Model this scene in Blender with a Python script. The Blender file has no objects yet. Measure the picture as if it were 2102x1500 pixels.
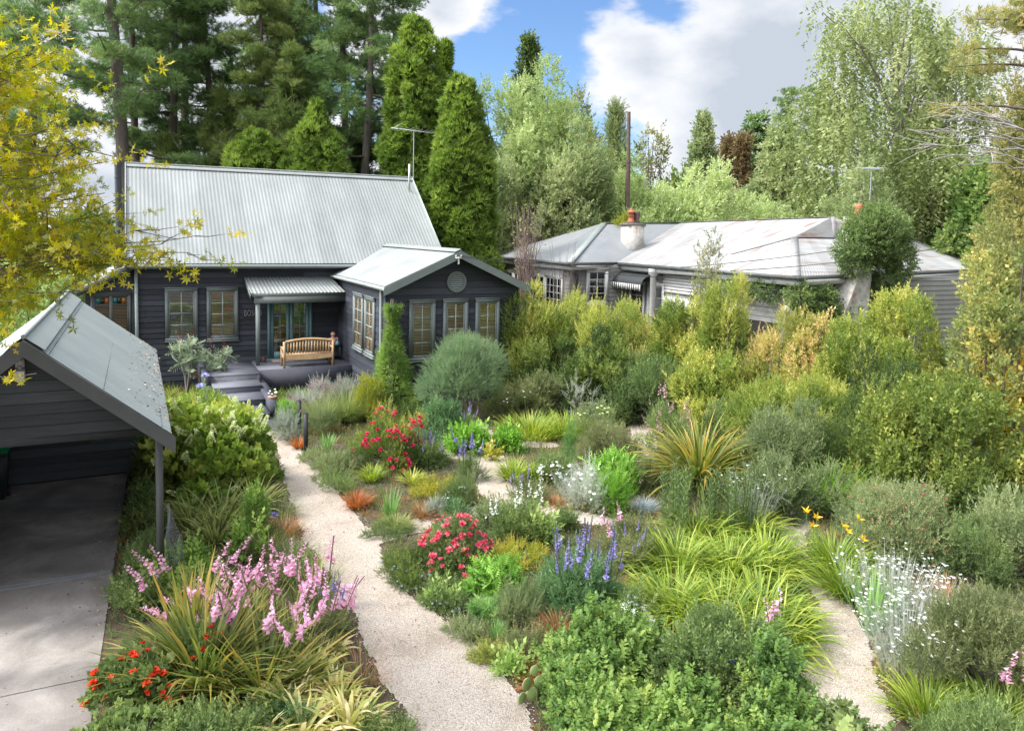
import bpy, math, random
import numpy as np
from mathutils import Matrix, Vector

# ------------------------------------------------------------------ camera
sc = bpy.context.scene
EXPO, SKY, CLOUD, SUN, SUNANG = 0.92, .092, .58, 2.15, 10.0
CAMH = 5.3
F_PX, CX, CY, RW, RH = 1557.86, 1051.0, 590.4, 2102.0, 1500.0
_pi, _ro, _ya = [math.radians(a) for a in (4.2445, 1.1867, 26.359)]
fw = np.array([math.sin(_ya), math.cos(_ya), 0.]); rt = np.array([math.cos(_ya), -math.sin(_ya), 0.]); up = np.array([0, 0, 1.])
fw, up = math.cos(_pi)*fw - math.sin(_pi)*up, math.cos(_pi)*up + math.sin(_pi)*fw
rt, up = math.cos(_ro)*rt + math.sin(_ro)*up, math.cos(_ro)*up - math.sin(_ro)*rt
CAM = np.array([0, 0, CAMH])
cam_d = bpy.data.cameras.new('camera'); cam = bpy.data.objects.new('camera', cam_d)
sc.collection.objects.link(cam)
cam_d.sensor_width = 36; cam_d.lens = F_PX/RW*36; cam_d.shift_y = -(RH/2-CY)/RW
cam_d.clip_start = .1; cam_d.clip_end = 2000
cam.matrix_world = Matrix([[rt[0], up[0], -fw[0], 0], [rt[1], up[1], -fw[1], 0], [rt[2], up[2], -fw[2], CAMH], [0, 0, 0, 1]])
sc.camera = cam

def ray(x, y): return fw + rt*(x-CX)/F_PX - up*(y-CY)/F_PX
def g(x, y, z=0.):                      # the point of the level z seen at a photo position
    d = ray(x, y); return CAM + d*(z-CAMH)/d[2]
def at(x, y, depth): return CAM + ray(x, y)*depth
def onY(x, y, Y): d = ray(x, y); return CAM + d*Y/d[1]
def onX(x, y, X): d = ray(x, y); return CAM + d*X/d[0]

# ------------------------------------------------------------------ render + light
sc.render.engine = 'CYCLES'
cy = sc.cycles
cy.max_bounces = 6; cy.diffuse_bounces = 3; cy.glossy_bounces = 3; cy.transmission_bounces = 4; cy.transparent_max_bounces = 8
cy.caustics_reflective = False; cy.caustics_refractive = False
try: cy.use_denoising = True
except Exception: pass
vs = sc.view_settings
vs.view_transform = 'Standard'; vs.look = 'None'; vs.exposure = EXPO; vs.gamma = 1

SUN_EL, SUN_AZ = math.radians(52), math.radians(-70)     # azimuth clockwise from +Y
world = bpy.data.worlds.new('World'); sc.world = world; world.use_nodes = True
nt = world.node_tree; nt.nodes.clear()
def N(nt, t, **k):
    n = nt.nodes.new(t)
    for a, b in k.items():
        if a.startswith('i_'):
            key = a[2:]; key = int(key) if key.isdigit() else key.replace('_', ' ')
            n.inputs[key].default_value = b
        else: setattr(n, a, b)
    return n
out = N(nt, 'ShaderNodeOutputWorld')
sky = N(nt, 'ShaderNodeTexSky', sky_type='NISHITA', sun_disc=False, sun_elevation=SUN_EL, sun_rotation=SUN_AZ, altitude=900, air_density=1.1, dust_density=.6, ozone_density=2.2)
bg1 = N(nt, 'ShaderNodeBackground', i_Strength=SKY)
skt = N(nt, 'ShaderNodeMix', data_type='RGBA', blend_type='MULTIPLY')
skt.inputs[0].default_value = 1; skt.inputs[7].default_value = (.80, .94, 1.12, 1)
nt.links.new(sky.outputs[0], skt.inputs[6]); nt.links.new(skt.outputs[2], bg1.inputs[0])
tc = N(nt, 'ShaderNodeTexCoord')
mp = N(nt, 'ShaderNodeMapping'); mp.inputs['Scale'].default_value = (1, 1, 1.9)
nt.links.new(tc.outputs['Generated'], mp.inputs[0])
n1 = N(nt, 'ShaderNodeTexNoise', i_Scale=5.0, i_Detail=9, i_Roughness=.58)
n2 = N(nt, 'ShaderNodeTexNoise', i_Scale=3.1, i_Detail=5, i_Roughness=.5)
nt.links.new(mp.outputs[0], n1.inputs[0]); nt.links.new(mp.outputs[0], n2.inputs[0])
def M(op, a, b=None, c=None):
    n = nt.nodes.new('ShaderNodeMath'); n.operation = op
    for i, v in enumerate((a, b, c)):
        if v is None: continue
        if isinstance(v, (int, float)): n.inputs[i].default_value = v
        else: nt.links.new(v, n.inputs[i])
    return n.outputs[0]
def blob(x, y, rpx):                    # a cloud standing in one direction of the sky
    d = ray(x, y); d = d/np.linalg.norm(d)
    n = N(nt, 'ShaderNodeVectorMath', operation='DISTANCE'); n.inputs[1].default_value = d
    nt.links.new(tc.outputs['Generated'], n.inputs[0])
    return M('SUBTRACT', 1.0, M('DIVIDE', n.outputs['Value'], rpx/F_PX))
field = None
for b in [(1560, 120, 330), (1330, 120, 150), (1930, 60, 400), (1540, 270, 210), (830, -60, 190), (900, 20, 90), (1450, 330, 150),
          (-100, 300, 560), (300, 200, 330), (600, 420, 330), (2300, 300, 420)]:
    o = blob(*b); field = o if field is None else M('MAXIMUM', field, o)
sepd = N(nt, 'ShaderNodeSeparateXYZ'); nt.links.new(tc.outputs['Generated'], sepd.inputs[0])
ahead = M('ADD', M('MULTIPLY', sepd.outputs[0], float(fw[0])), M('MULTIPLY', sepd.outputs[1], float(fw[1])))
rest = M('MULTIPLY_ADD', ahead, -2.2, .9)                    # the rest of the sky is broken cloud
field = M('MAXIMUM', field, M('MINIMUM', rest, .38))
dens = M('ADD', M('MAXIMUM', field, -.6), M('MULTIPLY', M('SUBTRACT', n1.outputs[0], .5), 2.5))
cr = N(nt, 'ShaderNodeMapRange', interpolation_type='SMOOTHSTEP'); cr.inputs[1].default_value = .02; cr.inputs[2].default_value = .42
nt.links.new(dens, cr.inputs[0])
core = N(nt, 'ShaderNodeMapRange'); core.inputs[1].default_value = .35; core.inputs[2].default_value = 1.15; nt.links.new(M('ADD', dens, M('MULTIPLY', M('SUBTRACT', n2.outputs[0], .5), 2.2)), core.inputs[0])
ccol = N(nt, 'ShaderNodeMix', data_type='RGBA'); ccol.inputs[6].default_value = (.95, .96, 1.0, 1); ccol.inputs[7].default_value = (.56, .62, .71, 1)
nt.links.new(core.outputs[0], ccol.inputs[0])
# clouds nearer the sun, mostly out of view, brightened as added fill light
dsun = N(nt, 'ShaderNodeVectorMath', operation='DOT_PRODUCT'); dsun.inputs[1].default_value = (math.sin(SUN_AZ)*math.cos(SUN_EL), math.cos(SUN_AZ)*math.cos(SUN_EL), math.sin(SUN_EL))
nt.links.new(tc.outputs['Generated'], dsun.inputs[0])
nsun = N(nt, 'ShaderNodeMapRange', interpolation_type='SMOOTHSTEP'); nsun.inputs[1].default_value = .45; nsun.inputs[2].default_value = .95; nsun.inputs[3].default_value = CLOUD; nsun.inputs[4].default_value = CLOUD*8.5
nt.links.new(dsun.outputs['Value'], nsun.inputs[0])
bg2 = N(nt, 'ShaderNodeBackground'); nt.links.new(ccol.outputs[2], bg2.inputs[0]); nt.links.new(nsun.outputs[0], bg2.inputs[1])
ms = N(nt, 'ShaderNodeMixShader'); nt.links.new(cr.outputs[0], ms.inputs[0]); nt.links.new(bg1.outputs[0], ms.inputs[1]); nt.links.new(bg2.outputs[0], ms.inputs[2])
nt.links.new(ms.outputs[0], out.inputs[0])

sl = bpy.data.lights.new('sun', 'SUN'); sl.energy = SUN; sl.angle = math.radians(SUNANG); sl.color = (1, .95, .86)
so = bpy.data.objects.new('sun', sl); sc.collection.objects.link(so)
sd = Vector((math.sin(SUN_AZ)*math.cos(SUN_EL), math.cos(SUN_AZ)*math.cos(SUN_EL), math.sin(SUN_EL)))
so.rotation_euler = sd.to_track_quat('Z', 'Y').to_euler(); so.location = (-20, 10, 40)

# ------------------------------------------------------------------ helpers
rng = np.random.default_rng(7)
COL = sc.collection
def U(a, b, n=None): return rng.uniform(a, b, n)

class MB:
    """collects faces (arrays of equal-sized polygons) and becomes ONE mesh object"""
    def __init__(s): s.v = []; s.f = []; s.t = []; s.n = 0
    def add(s, V, F, T=0.5):
        V = np.asarray(V, float).reshape(-1, 3); F = np.asarray(F, int)
        if F.ndim == 1: F = F[None]
        s.v.append(V); s.f.append(F+s.n); s.n += len(V)
        s.t.append(np.broadcast_to(np.asarray(T, float), (len(F),)))
    def box(s, a, b, t=.5):
        x0, y0, z0 = a; x1, y1, z1 = b
        s.add([(x0,y0,z0),(x1,y0,z0),(x1,y1,z0),(x0,y1,z0),(x0,y0,z1),(x1,y0,z1),(x1,y1,z1),(x0,y1,z1)],
              [(0,3,2,1),(4,5,6,7),(0,1,5,4),(1,2,6,5),(2,3,7,6),(3,0,4,7)], t)
    def beam(s, p, q, w, h, upv=(0,0,1), t=.5):     # bar from p to q, w across, h along up
        p = np.array(p, float); q = np.array(q, float); d = q-p; d = d/np.linalg.norm(d)
        sd_ = np.cross(d, upv); sd_ = sd_/np.linalg.norm(sd_); u = np.cross(sd_, d)
        V = [P+sd_*a*w/2+u*b*h/2 for P in (p, q) for a, b in ((-1,-1),(1,-1),(1,1),(-1,1))]
        s.add(V, [(0,1,2,3),(7,6,5,4),(0,4,5,1),(1,5,6,2),(2,6,7,3),(3,7,4,0)], t)
    def prism(s, pts, off, t=.5):                   # planar outline pushed by a vector
        n = len(pts); P = np.array(pts, float); V = np.vstack([P, P+np.array(off)])
        s.add(V, [tuple(range(n))], t)
        s.add(V, [tuple(range(2*n-1, n-1, -1))], t)
        s.add(V, [(i, i+n, (i+1) % n+n, (i+1) % n) for i in range(n)], t)
    def tube(s, pts, rad, k=6, t=.5, cap=True):
        P = np.array(pts, float); n = len(P); rad = np.broadcast_to(np.asarray(rad, float), (n,))
        D = np.gradient(P, axis=0); D /= np.linalg.norm(D, axis=1)[:, None]+1e-9
        ref = np.where(np.abs(D[:, 2:3]) > .9, np.array([[1., 0, 0]]), np.array([[0, 0, 1.]]))
        A = np.cross(D, ref); A /= np.linalg.norm(A, axis=1)[:, None]+1e-9; B = np.cross(D, A)
        th = np.linspace(0, 2*np.pi, k, endpoint=False)
        V = P[:, None]+rad[:, None, None]*(A[:, None]*np.cos(th)[None, :, None]+B[:, None]*np.sin(th)[None, :, None])
        i = np.arange(n-1)[:, None]*k; j = np.arange(k)[None]; j2 = (j+1) % k
        s.add(V.reshape(-1, 3), np.stack([i+j, i+j2, i+k+j2, i+k+j], -1).reshape(-1, 4), t)
        if cap: s.add(V[-1], [tuple(range(k))], t); s.add(V[0], [tuple(range(k-1, -1, -1))], t)
    def lathe(s, c, prof, k=16, t=.5):              # prof: (radius, height)
        c = np.array(c, float); th = np.linspace(0, 2*np.pi, k, endpoint=False)
        V = np.array([[(c[0]+r*math.cos(a), c[1]+r*math.sin(a), c[2]+h) for a in th] for r, h in prof]); n = len(prof)
        i = np.arange(n-1)[:, None]*k; j = np.arange(k)[None]; j2 = (j+1) % k
        s.add(V.reshape(-1, 3), np.stack([i+j, i+j2, i+k+j2, i+k+j], -1).reshape(-1, 4), t)
        s.add(V[-1], [tuple(range(k))], t); s.add(V[0], [tuple(range(k-1, -1, -1))], t)
    def build(s, name, mat, parent=None, smooth=False, loc=None):
        me = bpy.data.meshes.new(name)
        V = np.vstack(s.v).astype(np.float32)
        if loc is not None: V = V-np.array(loc, np.float32)
        tot = np.concatenate([np.full(len(f), f.shape[1]) for f in s.f]); L = np.concatenate([f.ravel() for f in s.f]).astype(np.int32)
        st = np.concatenate([[0], np.cumsum(tot)[:-1]]).astype(np.int32)
        me.vertices.add(len(V)); me.vertices.foreach_set('co', V.ravel())
        me.loops.add(len(L)); me.loops.foreach_set('vertex_index', L)
        me.polygons.add(len(tot)); me.polygons.foreach_set('loop_start', st)
        if smooth: me.polygons.foreach_set('use_smooth', np.ones(len(tot), bool))
        a = me.attributes.new('tint', 'FLOAT', 'FACE'); a.data.foreach_set('value', np.concatenate(s.t).astype(np.float32))
        me.update(calc_edges=True)
        me.materials.append(mat)
        o = bpy.data.objects.new(name, me); COL.objects.link(o)
        if parent is not None: o.parent = parent
        if loc is not None: o.location = loc
        return o

def tag(o, label=None, cat=None, group=None, kind=None):
    for k, v in (('label', label), ('category', cat), ('group', group), ('kind', kind)):
        if v: o[k] = v
    return o
def thing(name, label, cat, loc=(0, 0, 0), group=None, rz=0):
    o = bpy.data.objects.new(name, None); COL.objects.link(o); o.location = loc; o.rotation_euler = (0, 0, rz); o.empty_display_size = .2
    return tag(o, label, cat, group)
def copy_tree(o, loc, rz=0, s=1., label=None, parent=None, local=False):
    c = o.copy(); COL.objects.link(c)
    if parent is None:
        c.location = loc; c.rotation_euler = (0, 0, rz); c.scale = (s, s, s) if isinstance(s, (int, float)) else s
        if label: c['label'] = label
    else: c.parent = parent
    for ch in list(o.children): copy_tree(ch, None, parent=c)
    return c

# ---- materials
def mat(name, build):
    m = bpy.data.materials.new(name); m.use_nodes = True; nt = m.node_tree; nt.nodes.clear()
    o = N(nt, 'ShaderNodeOutputMaterial'); sh = build(nt); nt.links.new(sh, o.inputs[0]); return m
def ramp(nt, fac, cols, interp='LINEAR'):
    r = N(nt, 'ShaderNodeValToRGB'); e = r.color_ramp; e.interpolation = interp
    n = len(cols)
    while len(e.elements) < n: e.elements.new(.5)
    for i, c in enumerate(cols):
        p, c = (c[0], c[1]) if isinstance(c[0], (int, float)) and len(c) == 2 else (i/max(1, n-1), c)
        e.elements[i].position = p; e.elements[i].color = (*c, 1)
    nt.links.new(fac, r.inputs[0]); return r.outputs[0]
def link(nt, a, b): nt.links.new(a, b)

def leafmat(name, cols, trans=.35, rough=.5, spec=.35):
    def b(nt):
        at_ = N(nt, 'ShaderNodeAttribute', attribute_name='tint')
        c = ramp(nt, at_.outputs['Fac'], cols)
        p = N(nt, 'ShaderNodeBsdfPrincipled', i_Roughness=rough); p.inputs['Specular IOR Level'].default_value = spec
        link(nt, c, p.inputs[0])
        if trans <= 0: return p.outputs[0]
        t = N(nt, 'ShaderNodeBsdfTranslucent'); hs = N(nt, 'ShaderNodeHueSaturation'); hs.inputs['Value'].default_value = 1.35; hs.inputs['Saturation'].default_value = 1.1
        link(nt, c, hs.inputs['Color']); link(nt, hs.outputs[0], t.inputs[0])
        m = N(nt, 'ShaderNodeMixShader'); m.inputs[0].default_value = trans
        link(nt, p.outputs[0], m.inputs[1]); link(nt, t.outputs[0], m.inputs[2]); return m.outputs[0]
    return mat(name, b)

def surf(name, c1, c2=None, scale=4., rough=.6, stretch=(1, 1, 1), bump=0., bscale=None, metal=0., detail=6, tint=0., lo=.35, hi=.65, third=None, spec=.4, coords='Object'):
    """noise-mottled solid surface; tint: how strongly the per-face tint varies its value"""
    c2 = c2 or tuple(x*.8 for x in c1)
    def b(nt):
        tcn = N(nt, 'ShaderNodeTexCoord'); mpn = N(nt, 'ShaderNodeMapping'); mpn.inputs['Scale'].default_value = stretch
        link(nt, tcn.outputs[coords], mpn.inputs[0])
        n = N(nt, 'ShaderNodeTexNoise', i_Scale=scale, i_Detail=detail, i_Roughness=.6); link(nt, mpn.outputs[0], n.inputs[0])
        cols = [(lo, c1), (hi, c2)] + ([(min(.98, hi+.12), third)] if third else [])
        c = ramp(nt, n.outputs[0], cols)
        if tint:
            a = N(nt, 'ShaderNodeAttribute', attribute_name='tint')
            mr = N(nt, 'ShaderNodeMapRange'); mr.inputs[3].default_value = 1-tint; mr.inputs[4].default_value = 1+tint; link(nt, a.outputs['Fac'], mr.inputs[0])
            mx = N(nt, 'ShaderNodeVectorMath', operation='SCALE'); link(nt, c, mx.inputs[0]); link(nt, mr.outputs[0], mx.inputs['Scale']); c = mx.outputs[0]
        p = N(nt, 'ShaderNodeBsdfPrincipled', i_Roughness=rough, i_Metallic=metal); p.inputs['Specular IOR Level'].default_value = spec
        link(nt, c, p.inputs[0])
        if bump:
            nb = N(nt, 'ShaderNodeTexNoise', i_Scale=bscale or scale*4, i_Detail=5); link(nt, mpn.outputs[0], nb.inputs[0])
            bp = N(nt, 'ShaderNodeBump', i_Strength=bump, i_Distance=.02); link(nt, nb.outputs[0], bp.inputs['Height']); link(nt, bp.outputs[0], p.inputs['Normal'])
        return p.outputs[0]
    return mat(name, b)

def glassmat(name, tintc=(.86, .88, .88), mixv=.75):
    def b(nt):
        t = N(nt, 'ShaderNodeBsdfTransparent'); t.inputs[0].default_value = (*tintc, 1)
        gl = N(nt, 'ShaderNodeBsdfGlossy', i_Roughness=.03); gl.inputs[0].default_value = (.9, .92, .95, 1)
        fr = N(nt, 'ShaderNodeFresnel', i_IOR=1.6)
        mn = N(nt, 'ShaderNodeMath', operation='MAXIMUM'); mn.inputs[1].default_value = .13; link(nt, fr.outputs[0], mn.inputs[0]); m = N(nt, 'ShaderNodeMixShader'); link(nt, mn.outputs[0], m.inputs[0]); link(nt, t.outputs[0], m.inputs[1]); link(nt, gl.outputs[0], m.inputs[2]); return m.outputs[0]
    return mat(name, b)

# ---- foliage templates: (V (k,3), F (m,4), T (m,)) growing along +Z, unit length
def merge(parts):
    V, F, T, n = [], [], [], 0
    for v, f, t in parts: V.append(v); F.append(np.asarray(f)+n); T.append(np.broadcast_to(t, (len(f),))); n += len(v)
    return np.vstack(V), np.vstack(F), np.concatenate(T)
def leaf1(l=1., w=.4, fold=.1, droop=0., t=0.):
    V = np.array([(0, 0, 0), (-w/2, -fold*w, .42*l), (0, -droop, l), (w/2, -fold*w, .42*l)], float)
    return V, np.array([(0, 3, 2, 1)]), np.array([t])
def rotm(d, roll):
    d = np.array(d, float); d /= np.linalg.norm(d)
    a = np.cross((0, 0, 1) if abs(d[2]) < .95 else (1, 0, 0), d); a /= np.linalg.norm(a); b = np.cross(d, a)
    x = a*math.cos(roll)+b*math.sin(roll); y = np.cross(d, x); return np.stack([x, y, d], 1)
def xf(tp, d, roll, s, p): V, F, T = tp; return V@rotm(d, roll).T*s+np.array(p), F, T
def sprig(n=9, ll=.35, lw=.45, ang=50, bend=.15, seed=0, top=True, stem=.012):
    r = random.Random(seed); P = []
    for i in range(n):
        s = (i+.6)/n; a = i*2.4+r.uniform(-.4, .4); e = math.radians(ang+r.uniform(-14, 14))*(1-.35*s)
        d = (math.cos(a)*math.sin(e), math.sin(a)*math.sin(e), math.cos(e))
        L = ll*(1-.45*s)*r.uniform(.8, 1.15)
        P.append(xf(leaf1(1, lw, .12, .1), d, r.uniform(-.5, .5)+a, L, (bend*s*s, 0, s*.9)))
    if top: P.append(xf(leaf1(1, lw), (.2, 0, 1), 0, ll*.8, (bend, 0, .88)))
    P.append((np.array([(-stem, 0, 0), (stem, 0, 0), (bend+stem/2, 0, .9), (bend-stem/2, 0, .9)]), np.array([(0, 1, 2, 3)]), np.array([-.2])))
    return merge(P)
def flatspray(n=10, ll=.38, lw=.3, bend=.25, seed=0):     # pinnate leaf / flat fan
    r = random.Random(seed); P = []
    for i in range(n):
        s = (i//2+.6)/(n/2); sg = 1 if i % 2 else -1
        L = ll*(math.sin(.25+s*2.5)*.75+.25)*r.uniform(.85, 1.1)
        P.append(xf(leaf1(1, lw, .1, .15), (sg*.85, -.1, .6), 0, L, (0, -bend*s*s, s*.92)))
    P.append(xf(leaf1(1, lw), (0, -.4, 1), 0, ll*.7, (0, -bend*.85, .9)))
    return merge(P)
def tuft(n=12, spread=55, w=.09, seed=0, lmin=.6):
    r = random.Random(seed); P = []
    for i in range(n):
        a = r.uniform(0, 6.28); e = math.radians(spread)*math.sqrt(r.random())
        P.append(xf(leaf1(1, w, 0, .05), (math.cos(a)*math.sin(e), math.sin(a)*math.sin(e), math.cos(e)), r.uniform(0, 3), r.uniform(lmin, 1), (0, 0, 0)))
    return merge(P)
def star(lobes=7, w=.3, spread=260, seed=0):               # maple-like leaf lying in the XZ plane, drooping in Y
    P = []
    for i in range(lobes):
        a = math.radians(-spread/2+spread*i/(lobes-1)); L = .55+.45*math.cos(a*.62)
        P.append(xf(leaf1(1, w, .05, .12), (math.sin(a), 0, math.cos(a)), 0 if abs(a) < 2.9 else 0, L*.62, (0, 0, .35)))
    # leaf1 width lies along local x of rotm; make it lie in XZ by rebuilding directly
    P = []
    for i in range(lobes):
        a = math.radians(-spread/2+spread*i/(lobes-1)); L = (.55+.45*math.cos(a*.62))*.65; d = np.array([math.sin(a), 0, math.cos(a)]); q = np.array([math.cos(a), 0, -math.sin(a)])
        c = np.array([0, 0, .3]); V = np.array([c, c+d*L*.45-q*w*L*.5+[0, -.02, 0], c+d*L+[0, .06, 0], c+d*L*.45+q*w*L*.5+[0, -.02, 0]])
        P.append((V, np.array([(0, 3, 2, 1)]), np.array([0.])))
    return merge(P)
def broad(lobes=5, w=.75): return star(lobes, w, 220)
def bunch(tp, k, spread, seed, s0=.7, base=.0):
    r = random.Random(seed); P = []
    for i in range(k):
        a = r.uniform(0, 6.28); e = math.radians(spread)*math.sqrt((i+.5)/k)
        d = (math.cos(a)*math.sin(e), math.sin(a)*math.sin(e), math.cos(e))
        v, f, t = xf(tp, d, r.uniform(0, 6.28), r.uniform(s0, 1), (0, 0, base)); P.append((v, f, t+r.uniform(-.1, .1)))
    return merge(P)
def strand(n=14, ll=.14, lw=.4, seed=0):                   # long hanging twig with leaves
    r = random.Random(seed); P = []
    for i in range(n):
        s = (i+.5)/n; a = r.uniform(0, 6.28)
        P.append(xf(leaf1(1, lw, .1), (math.cos(a)*.8, math.sin(a)*.8, .55), r.uniform(0, 3), ll*r.uniform(.8, 1.2), (.08*math.sin(s*3), 0, s)))
    return merge(P)
def ball(n=14, petal=.9, w=.8, seed=0, flat=.6, tc_=0.):    # rose / pom-pom bloom
    r = random.Random(seed); P = []
    for i in range(n):
        a = i*2.4; e = math.radians(15+75*i/n)
        v, f, t = xf(leaf1(1, w, .25, -.15), (math.cos(a)*math.sin(e), math.sin(a)*math.sin(e), math.cos(e)*flat+.1), a+1.57, petal*(.45+.55*i/n), (0, 0, 0)); P.append((v, f, t+r.uniform(0, .8)))
    return merge(P)
def daisy(n=9, cup=.15):
    P = []
    for i in range(n):
        a = 2*math.pi*i/n; d = np.array([math.cos(a), math.sin(a), cup]); q = np.array([-math.sin(a), math.cos(a), 0])
        P.append((np.array([(0, 0, 0), d*.5-q*.2, d, d*.5+q*.2]), np.array([(0, 1, 2, 3)]), np.array([.1])))
    c = np.array([(-.18, -.18, .06), (.18, -.18, .06), (.18, .18, .06), (-.18, .18, .06)]); P.append((c, np.array([(0, 1, 2, 3)]), np.array([1.])))
    return merge(P)
def spikefl(n=26, w=.16, seed=0, l0=.35, fl=.16, droop=0., bend=.10):   # stem with florets from l0 to the top
    r = random.Random(seed); P = []
    for i in range(n):
        s = l0+(1-l0)*(i+.5)/n; a = r.uniform(0, 6.28); k = fl*(1.15-.75*(s-l0)/(1-l0))*r.uniform(.6, 1.3)
        P.append(xf(leaf1(1, .6, .2), (math.cos(a), math.sin(a), .25-droop), r.uniform(0, 3), k, (0, 0, s)))
        P[-1] = (P[-1][0], P[-1][1], P[-1][2]+r.uniform(.3, 1))
    q = .008
    P.append((np.array([(-q, 0, 0), (q, 0, 0), (q, 0, 1), (-q, 0, 1)]), np.array([(0, 1, 2, 3)]), np.array([0.])))
    P.append((np.array([(0, -q, 0), (0, q, 0), (0, q, 1), (0, -q, 1)]), np.array([(0, 1, 2, 3)]), np.array([0.])))
    V, F, T = merge(P); V = V.copy(); V[:, 0] += bend*np.maximum(V[:, 2], 0)**2.5; V[:, 1] += .3*bend*np.sin(V[:, 2]*4+seed); return V, F, T
def unit(v): return v/(np.linalg.norm(v, axis=-1, keepdims=True)+1e-9)
def scatter(mb, tps, pos, dirs, size, tint=.5, roll=None, tj=.0):
    """place templates at pos growing along dirs"""
    if not isinstance(tps, list): tps = [tps]
    pos = np.asarray(pos, float); n = len(pos); dirs = unit(np.broadcast_to(np.asarray(dirs, float), (n, 3)))
    size = np.broadcast_to(np.asarray(size, float), (n,)); tint = np.broadcast_to(np.asarray(tint, float), (n,))
    roll = U(0, 2*np.pi, n) if roll is None else np.broadcast_to(roll, (n,))
    ref = np.where(np.abs(dirs[:, 2:3]) > .95, np.array([[1., 0, 0]]), np.array([[0, 0, 1.]]))
    a = unit(np.cross(ref, dirs)); b = np.cross(dirs, a)
    x = a*np.cos(roll)[:, None]+b*np.sin(roll)[:, None]; y = np.cross(dirs, x)
    R = np.stack([x, y, dirs], 1)                     # rows
    which = rng.integers(0, len(tps), n)
    for i, (V, F, T) in enumerate(tps):
        m = which == i; k = m.sum()
        if not k: continue
        W = np.einsum('vc,ncd->nvd', V, R[m])*size[m][:, None, None]+pos[m][:, None]
        FF = F[None]+(np.arange(k)*len(V))[:, None, None]
        TT = T[None]+tint[m][:, None]+(U(-tj, tj, (k, len(F))) if tj else 0)
        mb.add(W.reshape(-1, 3), FF.reshape(-1, F.shape[1]), TT.ravel())
def sph(n): v = rng.normal(size=(n, 3)); return unit(v)
def blades(mb, base, yaw, lean, curve, length, width, tint, k=5, vfold=0.):
    """curved strap leaves; all arguments per blade"""
    n = len(base); s = np.linspace(0, 1, k+1)
    yaw, lean, curve, length, width, tint = [np.broadcast_to(np.asarray(q, float), (n,)) for q in (yaw, lean, curve, length, width, tint)]
    ang = lean[:, None]+curve[:, None]*s[None]**1.5
    st = length[:, None]/k
    hx = np.concatenate([np.zeros((n, 1)), np.cumsum(np.sin(ang[:, :-1])*st, 1)], 1); hz = np.concatenate([np.zeros((n, 1)), np.cumsum(np.cos(ang[:, :-1])*st, 1)], 1)
    dx, dy = np.cos(yaw)[:, None], np.sin(yaw)[:, None]
    C = np.stack([base[:, 0:1]+hx*dx, base[:, 1:2]+hx*dy, base[:, 2:3]+hz], -1)
    prof = np.minimum(1, (1-s)*2.2+.04)*(.6+.4*np.minimum(1, s*4))
    tw = U(-.5, .5, n)
    side = np.stack([-dy[:, 0]*np.cos(tw), dx[:, 0]*np.cos(tw), np.sin(tw)], -1)[:, None]*(width[:, None]*prof[None]/2)[..., None]
    V = np.stack([C-side, C+side], 2).reshape(n, -1, 3)
    i = np.arange(k)*2; F = np.stack([i, i+1, i+3, i+2], -1)
    FF = F[None]+(np.arange(n)*(2*(k+1)))[:, None, None]
    mb.add(V.reshape(-1, 3), FF.reshape(-1, 4), np.repeat(tint, k)+np.tile((s[:-1]-.5)*.25, n))
    return C[:, -1]
# ------------------------------------------------------------------ materials of the setting
soil = surf('soil', (.050, .034, .022), (.10, .070, .045), scale=3, rough=.95, bump=.8, bscale=40)
def gravel_mat():
    def b(nt):
        t = N(nt, 'ShaderNodeTexCoord')
        v = N(nt, 'ShaderNodeTexVoronoi', i_Scale=105.0); link(nt, t.outputs['Object'], v.inputs[0])
        n = N(nt, 'ShaderNodeTexNoise', i_Scale=1.3, i_Detail=8); link(nt, t.outputs['Object'], n.inputs[0])
        sx = N(nt, 'ShaderNodeSeparateColor'); link(nt, v.outputs['Color'], sx.inputs[0])
        c1 = ramp(nt, sx.outputs[0], [(.0, (.20, .16, .125)), (.08, (.36, .30, .24)), (.45, (.50, .43, .355)), (.8, (.60, .525, .44)), (1., (.70, .63, .55))])
        c2 = ramp(nt, n.outputs[0], [(.3, (.66, .62, .57)), (.47, (.92, .90, .88)), (.6, (1., 1., 1.))])
        m = N(nt, 'ShaderNodeMix', data_type='RGBA', blend_type='MULTIPLY'); m.inputs[0].default_value = 1
        link(nt, c1, m.inputs[6]); link(nt, c2, m.inputs[7])
        p = N(nt, 'ShaderNodeBsdfPrincipled', i_Roughness=.9); link(nt, m.outputs[2], p.inputs[0])
        bp = N(nt, 'ShaderNodeBump', i_Strength=.9, i_Distance=.02, invert=True); link(nt, v.outputs['Distance'], bp.inputs['Height']); link(nt, bp.outputs[0], p.inputs['Normal'])
        return p.outputs[0]
    return mat('gravel', b)
gravel = gravel_mat()
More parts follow.
